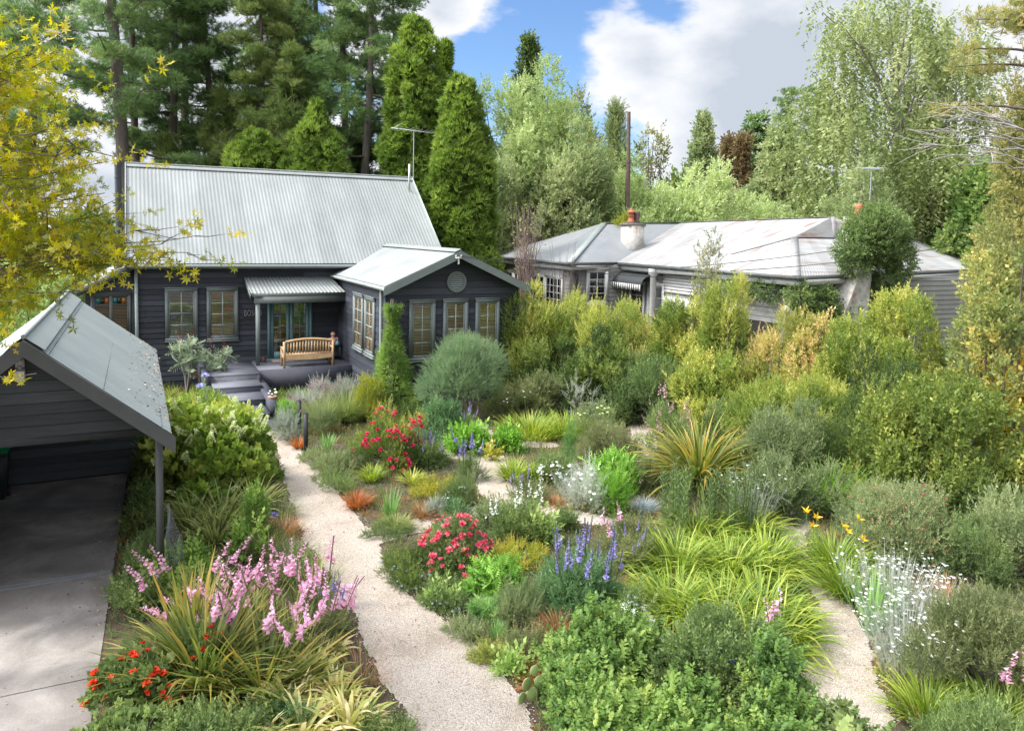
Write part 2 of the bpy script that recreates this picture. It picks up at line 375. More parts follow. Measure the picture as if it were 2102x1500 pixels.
def concrete_mat():
    def b(nt):
        t = N(nt, 'ShaderNodeTexCoord')
        n = N(nt, 'ShaderNodeTexNoise', i_Scale=.9, i_Detail=8, i_Roughness=.62, i_Distortion=.6); link(nt, t.outputs['Object'], n.inputs[0])
        n2 = N(nt, 'ShaderNodeTexNoise', i_Scale=60, i_Detail=3); link(nt, t.outputs['Object'], n2.inputs[0])
        c = ramp(nt, n.outputs[0], [(.28, (.13, .115, .102)), (.44, (.18, .16, .143)), (.54, (.23, .206, .185)), (.66, (.33, .30, .27))])
        c2 = ramp(nt, n2.outputs[0], [(.3, (.86, .86, .86)), (.7, (1.1, 1.1, 1.1))])
        m = N(nt, 'ShaderNodeMix', data_type='RGBA', blend_type='MULTIPLY'); m.inputs[0].default_value = 1; link(nt, c, m.inputs[6]); link(nt, c2, m.inputs[7])
        p = N(nt, 'ShaderNodeBsdfPrincipled', i_Roughness=.75); link(nt, m.outputs[2], p.inputs[0])
        bp = N(nt, 'ShaderNodeBump', i_Strength=.25, i_Distance=.01); link(nt, n2.outputs[0], bp.inputs['Height']); link(nt, bp.outputs[0], p.inputs['Normal'])
        return p.outputs[0]
    return mat('concrete', b)
concrete = concrete_mat()
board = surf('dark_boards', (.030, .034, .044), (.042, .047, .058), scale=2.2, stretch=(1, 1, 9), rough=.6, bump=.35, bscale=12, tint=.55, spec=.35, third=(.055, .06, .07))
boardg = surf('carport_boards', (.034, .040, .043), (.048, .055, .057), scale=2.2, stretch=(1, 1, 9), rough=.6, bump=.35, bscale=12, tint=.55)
trim = surf('grey_green_trim', (.145, .168, .160), (.17, .195, .185), scale=3, rough=.5, tint=.1)
trimc = surf('carport_trim', (.075, .080, .078), (.09, .095, .092), scale=3, rough=.6, tint=.1)
teal = surf('teal_paint', (.11, .20, .21), (.13, .235, .245), scale=3, rough=.45)
pipe = surf('pale_pipe', (.26, .30, .28), (.30, .33, .31), scale=3, rough=.5)
zinc = surf('zinc_roof', (.205, .220, .212), (.25, .264, .253), scale=1.6, stretch=(1, .35, .35), rough=.5, tint=.10, third=(.28, .29, .275), spec=.3)
zincg = surf('grey_green_roof', (.245, .275, .265), (.28, .308, .295), scale=1.3, rough=.45, tint=.05)
nroof_g = surf('neighbour_grey_roof', (.20, .21, .215), (.235, .245, .25), scale=1.1, rough=.5, tint=.05)
nroof_w = surf('neighbour_white_roof', (.285, .284, .28), (.235, .234, .23), scale=1.4, stretch=(.35, 2.6, 1), rough=.7, tint=.16, third=(.20, .115, .08), lo=.4, hi=.56)
nwall = surf('pale_grey_boards', (.22, .22, .20), (.26, .255, .235), scale=2, rough=.7, tint=.1)
white = surf('white_paint', (.60, .60, .58), (.52, .52, .50), scale=4, rough=.6)
blackp = surf('black_paint', (.02, .021, .024), (.03, .03, .034), scale=4, rough=.5)
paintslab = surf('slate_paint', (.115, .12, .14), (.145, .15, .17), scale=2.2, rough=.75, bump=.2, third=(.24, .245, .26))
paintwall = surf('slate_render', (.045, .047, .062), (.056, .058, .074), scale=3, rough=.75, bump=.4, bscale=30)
glass = glassmat('glass')
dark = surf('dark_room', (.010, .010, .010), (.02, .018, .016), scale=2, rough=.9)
slat = surf('timber_blind', (.78, .52, .29), (.84, .62, .38), scale=9, rough=.5, tint=.2)
curtain = surf('pale_curtain', (.55, .54, .50), (.45, .44, .40), scale=6, stretch=(6, 6, .6), rough=.9)
teak = surf('weathered_teak', (.45, .27, .13), (.52, .36, .21), scale=5, stretch=(1, 1, 1), rough=.6, bump=.2, tint=.25, third=(.42, .36, .29))
render = surf('peeling_render', (.62, .60, .55), (.42, .39, .35), scale=3, rough=.85, bump=.3, third=(.30, .17, .12), lo=.35, hi=.58)
terra = surf('terracotta', (.42, .13, .06), (.34, .11, .06), scale=6, rough=.7)
rust = surf('rusty_brown', (.10, .065, .055), (.15, .10, .085), scale=4, rough=.8)
bark = surf('bark', (.075, .058, .045), (.14, .115, .095), scale=6, stretch=(1, 1, .3), rough=.9, bump=.8, bscale=20)
barkg = surf('grey_bark', (.16, .14, .12), (.24, .215, .19), scale=6, stretch=(1, 1, .3), rough=.9, bump=.5, bscale=20)
pinebark = surf('pine_bark', (.085, .068, .056), (.16, .135, .115), scale=3, stretch=(1, 1, .3), rough=.95, bump=.9, bscale=14)
steel = surf('galvanised', (.42, .43, .44), (.36, .37, .38), scale=8, rough=.4, metal=.5)
flue_m = surf('flue_black', (.045, .05, .06), (.06, .065, .075), scale=4, rough=.35, metal=.2)

# ------------------------------------------------------------------ ground
gr = MB()
xs = np.array([-400, -120, -60, -30, -15, -6, 0, 6, 12, 18, 30, 60, 120, 400.]); ys = np.array([-200, -60, -20, 0, 6, 12, 18, 24, 30, 45, 70, 120, 250, 700.])
def gh(x, y): return -.006
V = [(x, y, gh(x, y)) for y in ys for x in xs]; n = len(xs)
gr.add(V, [(j*n+i, j*n+i+1, (j+1)*n+i+1, (j+1)*n+i) for j in range(len(ys)-1) for i in range(n-1)])
tag(gr.build('ground', soil), kind='structure')

def stations(L, wf=.94): # pairs of photo points on the two edges of a path -> ground circles
    out_ = []
    for a, b in L:
        A, B = g(*a)[:2], g(*b)[:2]; out_.append((*(A+B)/2, np.linalg.norm(A-B)/2*wf))
    return out_
main = stations([((545, 889), (570, 889)), ((558, 905), (597, 905)), ((572, 935), (630, 935)), ((575, 975), (664, 975)), ((590, 1010), (692, 1010)), ((606, 1060), (733, 1060)), ((616, 1105), (772, 1098)),
    ((648, 1145), (788, 1130)), ((682, 1190), (800, 1180)), ((712, 1240), (855, 1235)), ((733, 1290), (915, 1280)), ((750, 1340), (985, 1335)), ((790, 1400), (1045, 1390)), ((815, 1450), (1082, 1440)), ((830, 1500), (1105, 1500)), ((850, 1600), (1140, 1600)), ((900, 1900), (1250, 1900))])
def line(L): return [(*g(x, y)[:2], r) for x, y, r in L]
br2 = line([(770, 1105, .3), (840, 1082, .31), (900, 1070, .33), (960, 1056, .34), (1010, 1050, .36), (1070, 1048, .38), (1130, 1052, .36), (1190, 1062, .33), (1260, 1072, .2)])
br3 = line([(850, 920, .38), (910, 925, .38), (960, 936, .38), (1003, 943, .46), (1006, 965, .46), (1018, 990, .48), (1038, 1015, .5), (1060, 1045, .45)])
br4 = line([(1003, 943, .3), (985, 925, .22), (1000, 898, .22), (985, 875, .24), (965, 858, .3), (940, 850, .35)])
br5 = line([(1010, 930, .2), (1060, 912, .22), (1100, 912, .3), (1130, 914, .25)])
br6 = line([(1312, 868, .35), (1322, 890, .34), (1322, 915, .34), (1318, 940, .3), (1300, 1000, .15)])
pc = stations([((1600, 1045), (1668, 1042)), ((1592, 1068), (1660, 1065)), ((1592, 1090), (1652, 1088)), ((1612, 1120), (1655, 1120)), ((1632, 1160), (1672, 1160)), ((1652, 1200), (1708, 1200)), ((1682, 1240), (1742, 1240)),
    ((1668, 1290), (1768, 1290)), ((1648, 1340), (1782, 1340)), ((1638, 1390), (1790, 1390)), ((1635, 1430), (1812, 1430)), ((1640, 1500), (1826, 1500)), ((1640, 1700), (1900, 1700))], 1.12)
spur = line([(1790, 1300, .2), (1850, 1300, .2), (1905, 1302, .12)])
def dense(c):
    o = []
    for a, b in zip(c[:-1], c[1:]):
        m = max(1, int(math.hypot(a[0]-b[0], a[1]-b[1])/.12))
        for k in range(m): t = k/m; o.append([a[i]*(1-t)+b[i]*t for i in range(3)])
    o.append(c[-1]); return o
CIRC = np.array(sum([dense(c) for c in (main, br2, br3, br4, br5, br6, pc, spur)], []))
def nz(x, y, s, k=0.): return (np.sin(x*s+1.3+k)*np.cos(y*s*1.13+.7+k)+np.sin(x*s*2.3+y*s*1.7+k)*.5+np.sin(x*s*5.1-y*s*4.3+k*2)*.25)/1.75
def pathdist(x, y):     # >0 outside the paths
    d = np.full(np.shape(x), 1e3)
    for c in CIRC: d = np.minimum(d, np.hypot(x-c[0], y-c[1])-c[2])
    return d
st = .035; gx = np.arange(-1.5, 13.5, st); gy = np.arange(5.2, 21.8, st)
GX, GY = np.meshgrid(gx, gy, indexing='ij'); D = pathdist(GX, GY)+.05*nz(GX, GY, 5.)
ok = (D[:-1, :-1] < 0) & (D[1:, 1:] < 0) & (D[1:, :-1] < 0) & (D[:-1, 1:] < 0)
I, J = np.nonzero(ok); W = len(gy); idx = lambda i, j: i*W+j
F = np.stack([idx(I, J), idx(I+1, J), idx(I+1, J+1), idx(I, J+1)], -1); used, inv = np.unique(F, return_inverse=True)
PX = GX.ravel()[used]; PY = GY.ravel()[used]; jit = rng.normal(0, .006, (len(used), 2))
pm = MB(); pm.add(np.stack([PX+jit[:, 0], PY+jit[:, 1], .004+.012*nz(PX, PY, 3.)*0+.006*rng.random(len(used))], -1), inv.reshape(-1, 4))
tag(pm.build('gravel_path', gravel), kind='structure')
# loose stones along the path
n = 42000; sx, sy = U(-1.4, 13.4, n*3), U(5.2, 21.5, n*3); sd_ = pathdist(sx, sy); keep = (sd_ < .10) & (rng.random(n*3) < np.where(sd_ > -.10, .8, .25))
sx, sy = sx[keep][:n], sy[keep][:n]
stone = merge([(np.array([(-.5,-.35,0),(.45,-.5,0),(.5,.4,0),(-.4,.5,0),(-.3,-.2,.5),(.25,-.3,.45),(.3,.2,.5),(-.2,.3,.42)]), np.array([(4,5,6,7),(0,1,5,4),(1,2,6,5),(2,3,7,6),(3,0,4,7)]), np.zeros(5))])
sm = MB(); scatter(sm, stone, np.stack([sx, sy, np.full(len(sx), .006)], -1), (0, 0, 1), U(.006, .016, len(sx)), U(0, 1, len(sx)))
pebble = leafmat('pebble', [(.22, .17, .13), (.44, .37, .30), (.52, .46, .38), (.64, .58, .50)], trans=0, rough=.85)
tag(sm.build('loose_gravel', pebble), kind='stuff', label='pale loose gravel stones scattered over the garden paths', cat='gravel')

# driveway slab with saw cuts
dr = MB(); cuts = [2.0, 9.75, 12.66, 12.82, 15.6, 17.75]
edge = lambda y: -.24-.030*max(0, 17.8-y)
for a, b in zip(cuts[:-1], cuts[1:]):
    if a == 12.66: continue
    q = .008; dr.prism([(-7, a+q, -.1), (edge(a), a+q, -.1), (edge(b), b-q, -.1), (-7, b-q, -.1)], (0, 0, .105))
drive = tag(dr.build('driveway', concrete), kind='structure')
gt = MB()
gt.box((-6.9, 12.67, -.05), (-.40, 12.81, -.0045))
for i in range(int(6.5/.035)):
    x = -6.9+i*.035; gt.add([(x, 12.675, .004), (x+.018, 12.675, .004), (x+.040, 12.805, .004), (x+.022, 12.805, .004)], [(0, 1, 2, 3)])
for y in (12.665, 12.803): gt.box((-6.9, y, -.03), (-.40, y+.012, .005))
tag(gt.build('drain_grate', surf('grate_steel', (.34, .34, .34), (.28, .28, .28), rough=.6)), 'long steel slotted drain grate set across the concrete driveway', 'drain')

# ------------------------------------------------------------------ building helpers
def lapped(mb, o, u, nrm, z0, z1, pitch, rngfn, proud=.03):
    o, u, nrm = [np.array(q, float) for q in (o, u, nrm)]; z = z0
    while z < z1-1e-3:
        zt = min(z+pitch, z1); a0, a1 = rngfn(z); b0, b1 = rngfn(zt)
        if a1-a0 > .05:
            P = lambda uu, dd, zz: o+u*uu+nrm*dd+np.array([0, 0, zz])
            if b1 < b0: b0 = b1 = (b0+b1)/2
            t = U(.2, .8)
            br_ = [0.]+sorted(rng.random(max(0, int((a1-a0)/3.2))).tolist())+[1.]
            for f0, f1 in zip(br_[:-1], br_[1:]):
                t = U(.1, .95); e_ = .004/(a1-a0) if f1 < 1 else 0
                mb.add([P(a0+(a1-a0)*f0, proud, z), P(a0+(a1-a0)*(f1-e_), proud, z), P(b0+(b1-b0)*(f1-e_), .008, zt-.014), P(b0+(b1-b0)*f0, .008, zt-.014)], [(0, 1, 2, 3)], t)
            mb.add([P(b0, .006, zt-.014), P(b1, .006, zt-.014), P(b1, .004, zt), P(b0, .004, zt)], [(0, 1, 2, 3)], 0)  # joint strip between rows, its shadow put into the dark tint
            mb.add([P(a0, 0, z), P(a1, 0, z), P(a1, proud, z), P(a0, proud, z)], [(0, 1, 2, 3)], 0)  # board underside, shade painted in by the same dark tint
        z = zt
def obox(mb, o, u, nrm, a, b, t=.5):
    o, u, nrm = [np.array(q, float) for q in (o, u, nrm)]
    V = [o+u*x+nrm*y+np.array([0, 0, z]) for z in (a[2], b[2]) for x, y in ((a[0], a[1]), (b[0], a[1]), (b[0], b[1]), (a[0], b[1]))]
    mb.add(V, [(0,3,2,1),(4,5,6,7),(0,1,5,4),(1,2,6,5),(2,3,7,6),(3,0,4,7)], t)
def corrpoly(mb, pts, udir, pitch=.127, amp=.0042, sheet=.76, per=8, skirt=True):
    P = np.array(pts, float); u = unit(np.array(udir, float))
    nr = np.zeros(3)
    for i in range(len(P)): nr += np.cross(P[i], P[(i+1) % len(P)])
    nr = unit(nr); nr = nr if nr[2] > 0 else -nr
    v = np.cross(nr, u); o = P[0]; Q = np.stack([(P-o)@u, (P-o)@v], -1)
    uu = np.arange(Q[:, 0].min(), Q[:, 0].max(), pitch/per); uu = np.append(uu, Q[:, 0].max()-1e-6)
    lo_ = np.full(len(uu), 1e9); hi_ = np.full(len(uu), -1e9)
    for i in range(len(Q)):
        a, b = Q[i], Q[(i+1) % len(Q)]
        if abs(a[0]-b[0]) < 1e-9: continue
        m = (uu >= min(a[0], b[0])-1e-9) & (uu <= max(a[0], b[0])+1e-9); w = a[1]+(b[1]-a[1])*(uu-a[0])/(b[0]-a[0])
        lo_[m] = np.minimum(lo_[m], w[m]); hi_[m] = np.maximum(hi_[m], w[m])
    hh = amp*np.sin(uu*2*np.pi/pitch)
    A = o+u*uu[:, None]+v*lo_[:, None]+nr*hh[:, None]; B = o+u*uu[:, None]+v*hi_[:, None]+nr*hh[:, None]
    n = len(uu); i = np.arange(n-1)
    tt = rng.random(int((uu[-1]-uu[0])/sheet)+2)[((uu[:-1]-uu[0])/sheet).astype(int)]
    mb.add(np.vstack([A, B]), np.stack([i, i+1, n+i+1, n+i], -1), tt)
def corrbil(mb, p00, p10, p11, p01, pitch=.127, amp=.0042, sheet=.76, per=8):
    p00, p10, p11, p01 = [np.array(q, float) for q in (p00, p10, p11, p01)]; Lu = np.linalg.norm(p10-p00); n = int(Lu/pitch*per)+1
    s = np.linspace(0, 1, n)[:, None]; nr = unit(np.cross(p10-p00, p01-p00)); nr = nr if nr[2] > 0 else -nr
    h = amp*np.sin(s*Lu*2*np.pi/pitch); A = p00+(p10-p00)*s+nr*h; B = p01+(p11-p01)*s+nr*h; i = np.arange(n-1)
    tt = rng.random(int(Lu/sheet)+2)[(s[:-1, 0]*Lu/sheet).astype(int)]
    mb.add(np.vstack([A, B]), np.stack([i, i+1, n+i+1, n+i], -1), tt)
def window(parent, o, u, nrm, w, h, cols, rows, fm, blind=slat, split=None, tw=.1, bm=None, style='slats', name='window'):
    """o: outer bottom-left corner on the wall plane"""
    bm = bm or fm
    f = MB(); B = lambda m, a, b, t=.5: obox(m, o, u, nrm, a, b, t)
    B(f, (0, .0, h-tw), (w, .075, h)); B(f, (-.02, 0, h-.002), (w+.02, .095, h+.03)); B(f, (0, 0, 0), (w, .085, tw*.9)); B(f, (-.02, 0, -.035), (w+.02, .11, .0))
    B(f, (0, 0, tw*.9), (tw, .075, h-tw)); B(f, (w-tw, 0, tw*.9), (w, .075, h-tw))
    s = tw+.045
    B(f, (tw, .0, h-s), (w-tw, .058, h-tw)); B(f, (tw, 0, tw*.9), (w-tw, .058, s+.02)); B(f, (tw, 0, s+.02), (s, .058, h-s)); B(f, (w-s, 0, s+.02), (w-tw, .058, h-s))
    if split: B(f, (s, 0, h*split-.025), (w-s, .064, h*split+.025))
    fo = f.build(name, fm, parent)
    m = MB(); iw = (w-2*s)
    for i in range(1, cols): x = s+iw*i/cols; B(m, (x-.015, .03, s+.02), (x+.015, .056, h-s))
    ih = h-2*s-.02
    for j in range(1, rows):
        z = s+.02+ih*j/rows
        B(m, (s, .031, z-.015), (w-s, .0555, z+.015))
    if m.v: m.build('glazing_bar', bm, fo)
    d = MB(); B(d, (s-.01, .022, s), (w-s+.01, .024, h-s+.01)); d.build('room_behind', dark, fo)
    if style == 'slats':
        bl = MB(); z = s+.04
        while z < h-s-.01:
            P = lambda uu, dd, zz: np.array(o, float)+np.array(u, float)*uu+np.array(nrm, float)*dd+np.array([0, 0, zz])
            bl.add([P(s+.012, .041, z), P(w-s-.012, .041, z), P(w-s-.012, .026, z+.030), P(s+.012, .026, z+.030)], [(0, 1, 2, 3)], U(0, 1)); z += .047
        bl.build('blind', blind, fo)
    elif style == 'curtain':
        bl = MB(); P = lambda uu, dd, zz: np.array(o, float)+np.array(u, float)*uu+np.array(nrm, float)*dd+np.array([0, 0, zz])
        n = 40; X = np.linspace(s+.01, w-s-.01, n); dd = .034+.006*np.sin(X*60)
        V = [P(x, q, s+.02) for x, q in zip(X, dd)]+[P(x, q, h-s) for x, q in zip(X, dd)]
        bl.add(V, [(i, i+1, n+i+1, n+i) for i in range(n-1)]); bl.build('curtain', blind, fo)
    p = MB(); p.add([np.array(o, float)+np.array(u, float)*a+np.array(nrm, float)*.047+np.array([0, 0, b]) for a, b in ((s-.005, s), (w-s+.005, s), (w-s+.005, h-s+.005), (s-.005, h-s+.005))], [(0, 1, 2, 3)])
    p.build('pane', glass, fo)
    return fo
XP, YP, XN, YN = (1, 0, 0), (0, 1, 0), (-1, 0, 0), (0, -1, 0)

# ------------------------------------------------------------------ the dark weatherboard house
house = thing('weatherboard_house', 'dark navy weatherboard cottage with steep pale corrugated roof, gabled wing and small porch', 'house')
WY, RX0, RX1 = 27.0, -.14, 10.25
EZ, EY, RY, RZ = 4.05, 26.58, 30.7, 7.41
w = MB()
w.prism([(RX0, WY, -.03), (RX0, 2*RY-WY, -.03), (RX0, 2*RY-WY, 4.2), (RX0, RY, 7.2), (RX0, WY, 4.2)], (RX1-RX0, 0, 0), .5)
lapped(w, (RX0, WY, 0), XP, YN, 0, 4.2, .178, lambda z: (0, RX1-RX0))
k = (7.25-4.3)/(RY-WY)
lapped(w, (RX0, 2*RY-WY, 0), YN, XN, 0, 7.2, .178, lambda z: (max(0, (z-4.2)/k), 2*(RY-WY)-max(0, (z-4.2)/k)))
w.box((RX0-.03, WY-.035, 0), (RX0+.09, WY+.05, 3.95))
w.build('wall', board, house)
r = MB(); corrpoly(r, [(-.3, EY, EZ), (10.4, EY, EZ), (10.4, RY, RZ), (-.3, RY, RZ)], XP); corrpoly(r, [(-.3, 2*RY-EY, EZ), (10.4, 2*RY-EY, EZ), (10.4, RY, RZ), (-.3, RY, RZ)], XP)
ro = r.build('roof', zinc, house, smooth=False)
c = MB()
for s in (-1, 1): c.prism([(-.32, RY+s*.0, RZ+.05), (-.32, RY+s*.17, RZ+.05-.135), (-.32, RY+s*.17, RZ+.04-.135), (-.32, RY, RZ+.035)], (10.76, 0, 0))
c.tube([(-.32, RY, RZ+.05), (10.44, RY, RZ+.05)], .035, 8)
c.build('ridge_cap', zinc, ro)
for x in (-.33, 10.4):
    for s in (-1, 1): c = MB(); c.beam((x+.015, RY+s*(RY-EY), EZ-.02), (x+.015, RY, RZ-.02), .03, .19); c.build('barge_board', pipe, house)
gu = MB()
gu.prism([(-.28, EY-.10, EZ-.04), (-.28, EY-.10, EZ-.13), (-.28, EY+.02, EZ-.13), (-.28, EY+.02, EZ-.04), (-.28, EY+.01, EZ-.04), (-.28, EY+.01, EZ-.12), (-.28, EY-.09, EZ-.12), (-.28, EY-.09, EZ-.04)], (7.3, 0, 0))
gu.build('gutter', pipe, house)
gu = MB(); gu.box((-.2, EY+.03, EZ-.18), (7.0, EY+.06, EZ-.02)); gu.box((-.2, EY+.06, EZ-.175), (7.0, WY, EZ-.155)); gu.build('fascia', trim, house)
dp = MB(); dp.box((-.08, WY-.12, .1), (.02, WY-.03, 3.88)); dp.box((-.085, WY-.125, 3.1), (.025, WY-.025, 3.13)); dp.box((-.085, WY-.125, 1.4), (.025, WY-.025, 1.43)); dp.build('downpipe', pipe, house)
window(house, (.80, WY-.015, 1.50), XP, YN, .98, 1.72, 2, 4, trim, curtain, split=.52, style='slats', bm=pipe)
window(house, (2.06, WY-.015, 1.45), XP, YN, .99, 1.77, 2, 4, trim, slat, bm=pipe)
# flue
f = MB(); f.lathe((-.50, 28.0, 0), [(.11, 3.4), (.11, 7.28)], 14); f.lathe((-.50, 28.0, 0), [(.125, 7.16), (.125, 7.42), (.10, 7.42)], 14); f.lathe((-.50, 28.0, 0), [(.115, 6.75), (.118, 6.76), (.118, 6.80), (.115, 6.81)], 14); f.build('flue', flue_m, house)
# lean-to on the left
LZ0, LZ1 = 3.22, 4.02
lw = MB(); lw.prism([(-1.45, 27.0, -.03), (RX0-.04, 27.0, -.03), (RX0-.04, 27.0, 3.95), (-1.45, 27.0, 3.20)], (0, 6, 0))
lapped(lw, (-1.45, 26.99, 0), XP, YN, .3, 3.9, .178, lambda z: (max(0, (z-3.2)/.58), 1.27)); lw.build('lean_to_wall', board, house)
lr = MB(); corrbil(lr, (-1.66, 33, LZ0), (-1.66, 26.75, LZ0), (-.16, 26.75, 4.03), (-.16, 33, 4.03)); lr.build('lean_to_roof', zinc, house)
lr = MB(); lr.beam((-1.68, 26.74, LZ0-.11), (-.16, 26.74, 4.03-.11), .03, .2); lr.build('lean_to_barge', trimc, house)
lwin = window(house, (-1.31, 26.975, 1.55), XP, YN, 1.12, 1.54, 1, 1, trimc, slat, tw=.07)
m = MB()
m.box((-.80, 26.90, 1.65), (-.70, 26.95, 3.0)); m.box((-1.2, 26.905, 2.72), (-.3, 26.925, 2.75)); m.build('mullion', trimc, lwin)
for k_, (cx_, colr) in enumerate([(-1.1, (.01, .13, .13)), (-.98, (.02, .012, .012)), (-.86, (.25, .09, .01)), (-.63, (.01, .13, .13)), (-.51, (.02, .012, .012)), (-.39, (.25, .09, .01))]):
    q = MB(); q.box((cx_-.055, 26.915, 2.76), (cx_+.055, 26.922, 2.94)); q.build('coloured_pane', surf('stained_%d' % k_, colr, colr, rough=.15), lwin)
# gabled wing
GX0, GX1, GY_, GXM = 6.45, 10.78, 21.3, 8.6
BZ, AZ = 3.66, 4.69
kk = (AZ-BZ)/(GXM-6.3)
gw = MB()
gw.prism([(GX0, GY_, -.03), (GX1, GY_, -.03), (GX1, GY_, 3.60), (GXM, GY_, 4.58), (GX0, GY_, 3.60)], (0, 5.7, 0))
def gr_(z):
    c_ = max(0, (z-3.62)/kk); return (c_, GX1-GX0-c_)
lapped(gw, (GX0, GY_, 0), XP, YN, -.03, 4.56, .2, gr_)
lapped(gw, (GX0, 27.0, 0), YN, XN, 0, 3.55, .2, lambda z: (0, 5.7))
gw.box((GX0-.035, GY_-.035, 0), (GX0+.07, GY_+.07, 3.5)); gw.box((GX1-.06, GY_-.035, 0), (GX1+.02, GY_+.05, 3.5))
gw.build('wing_wall', board, house)
gr2 = MB(); FY = 20.85
corrbil(gr2, (6.22, 26.98, BZ), (6.3, FY, BZ), (GXM, FY, AZ), (8.33, 27.36, AZ), per=6)
corrbil(gr2, (10.9, FY, BZ), (10.9, 28.6, BZ), (8.33, 27.36, AZ), (GXM, FY, AZ), per=6)
wr = gr2.build('wing_roof', zinc, house)
c = MB(); c.tube([(GXM, FY-.02, AZ+.035), (8.33, 27.36, AZ+.035)], .03, 8)
for s in (-1, 1): c.add([(GXM, FY-.02, AZ+.045), (8.33, 27.36, AZ+.045), (8.33+s*.18, 27.36, AZ-.03), (GXM+s*.18, FY-.02, AZ-.03)], [(0, 1, 2, 3)])
c.build('wing_ridge_cap', zinc, wr)
for s, xe in ((-1, 6.26), (1, 10.95)): b = MB(); b.prism([(xe, FY-.05, BZ-.04), (GXM, FY-.05, AZ+.005), (GXM, FY-.05, AZ-.225), (xe, FY-.05, BZ-.27)], (0, .03, 0)); b.build('wing_barge_board', trim, house)
b = MB(); b.add([(6.3, FY, BZ-.05), (GXM, FY, AZ-.05), (GXM, GY_, AZ-.05), (6.3, GY_, BZ-.05)], [(0, 1, 2, 3)]); b.add([(10.9, FY, BZ-.05), (GXM, FY, AZ-.05), (GXM, GY_, AZ-.05), (10.9, GY_, BZ-.05)], [(0, 1, 2, 3)]); b.build('eave_lining', trim, house)
b = MB(); b.prism([(6.2, FY, BZ-.02), (6.2, FY, BZ-.11), (6.31, FY, BZ-.11), (6.31, FY, BZ-.02), (6.30, FY, BZ-.02), (6.30, FY, BZ-.10), (6.21, FY, BZ-.10), (6.21, FY, BZ-.02)], (-.06, 6.1, 0)); b.box((6.33, FY+.02, BZ-.16), (6.36, 26.9, BZ-.04)); b.build('wing_gutter', pipe, house)
b = MB(); b.tube([(6.36, 21.42, 3.52), (6.36, 21.40, 3.2), (6.36, 21.40, .1)], .045, 8); b.build('wing_downpipe', pipe, house)
for x0, x1 in ((7.17, 7.98), (8.24, 9.04), (9.30, 10.11)): window(house, (x0, GY_-.015, 1.40), XP, YN, x1-x0, 1.81, 2, 4, trim, slat, bm=pipe)
window(house, (GX0-.015, 24.62, 1.38), YN, XN, 1.12, 1.81, 2, 4, trim, slat, bm=pipe); window(house, (GX0-.015, 23.25, 1.38), YN, XN, 1.05, 1.81, 2, 4, trim, slat, bm=pipe)
# round louvred vent
v = MB(); th = np.linspace(0, 2*np.pi, 33)
for r0, r1, y0 in ((.25, .315, .08), (.215, .25, .06)):
    for i in range(32):
        P = lambda r_, a, d: (8.655+r_*math.cos(a), GY_-d, 3.745+r_*math.sin(a))
        v.add([P(r0, th[i], y0), P(r1, th[i], y0), P(r1, th[i+1], y0), P(r0, th[i+1], y0)], [(0, 1, 2, 3)]); v.add([P(r1, th[i], 0), P(r1, th[i], y0), P(r1, th[i+1], y0), P(r1, th[i+1], 0)], [(0, 1, 2, 3)]); v.add([P(r0, th[i], 0), P(r0, th[i], y0), P(r0, th[i+1], y0), P(r0, th[i+1], 0)], [(0, 1, 2, 3)])
vo = v.build('round_vent', trim, house)
v = MB()
for i in range(7):
    z = 3.745-.18+i*.06; hw = math.sqrt(max(.001, .22**2-(z-3.745)**2)); v.add([(8.655-hw, GY_-.055, z-.022), (8.655+hw, GY_-.055, z-.022), (8.655+hw, GY_-.025, z+.022), (8.655-hw, GY_-.025, z+.022)], [(0, 1, 2, 3)])
v.build('louvre', pipe, vo)
# porch
p = MB(); corrbil(p, (3.33, 25.86, 3.10), (6.44, 25.86, 3.10), (6.16, 26.98, 3.56), (3.24, 26.98, 3.56), per=8, amp=.012); p.build('porch_roof', zinc, house)
p = MB(); p.box((3.36, 25.90, 2.98), (6.44, 25.93, 3.10)); p.box((3.44, 25.94, 2.76), (6.44, 26.04, 2.975)); p.beam((3.31, 25.88, 2.99), (3.27, 26.96, 3.46), .03, .16); p.build('porch_beam', trim, house)
p = MB(); p.box((3.49, 25.96, .70), (3.62, 26.09, 2.76)); p.build('porch_post', trim, house)
p = MB(); p.box((3.3, 26.1, 3.02), (6.43, 26.97, 3.05)); p.build('porch_ceiling', board, house)
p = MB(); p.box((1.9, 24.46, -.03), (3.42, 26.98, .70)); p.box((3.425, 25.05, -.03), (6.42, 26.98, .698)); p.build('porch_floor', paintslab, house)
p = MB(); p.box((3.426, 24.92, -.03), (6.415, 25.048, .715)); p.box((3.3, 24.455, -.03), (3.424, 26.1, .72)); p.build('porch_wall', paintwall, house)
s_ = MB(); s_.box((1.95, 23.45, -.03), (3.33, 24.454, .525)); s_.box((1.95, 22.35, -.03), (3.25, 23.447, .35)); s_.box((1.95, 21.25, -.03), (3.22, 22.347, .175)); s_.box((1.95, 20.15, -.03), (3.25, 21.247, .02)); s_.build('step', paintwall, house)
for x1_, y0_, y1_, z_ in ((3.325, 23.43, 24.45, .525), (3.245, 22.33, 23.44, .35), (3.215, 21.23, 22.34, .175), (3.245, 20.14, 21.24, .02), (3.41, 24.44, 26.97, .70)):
    s_ = MB(); s_.box((1.96, y0_, z_+.001), (x1_, y1_, z_+.022)); s_.build('tread', paintslab, house)  # lighter worn top; lit tread against shaded riser is put into the colours
s_ = MB(); s_.box((3.335, 23.3, -.03), (3.56, 24.915, .44)); s_.box((3.255, 21.5, -.03), (3.45, 23.296, .47)); s_.build('stair_wall', paintwall, house); s_ = MB(); s_.box((1.74, 22.2, -.03), (1.945, 24.196, .5)); s_.box((1.72, 24.2, -.03), (1.895, 26.9, .86)); s_.build('stair_wall', paintwall, house)
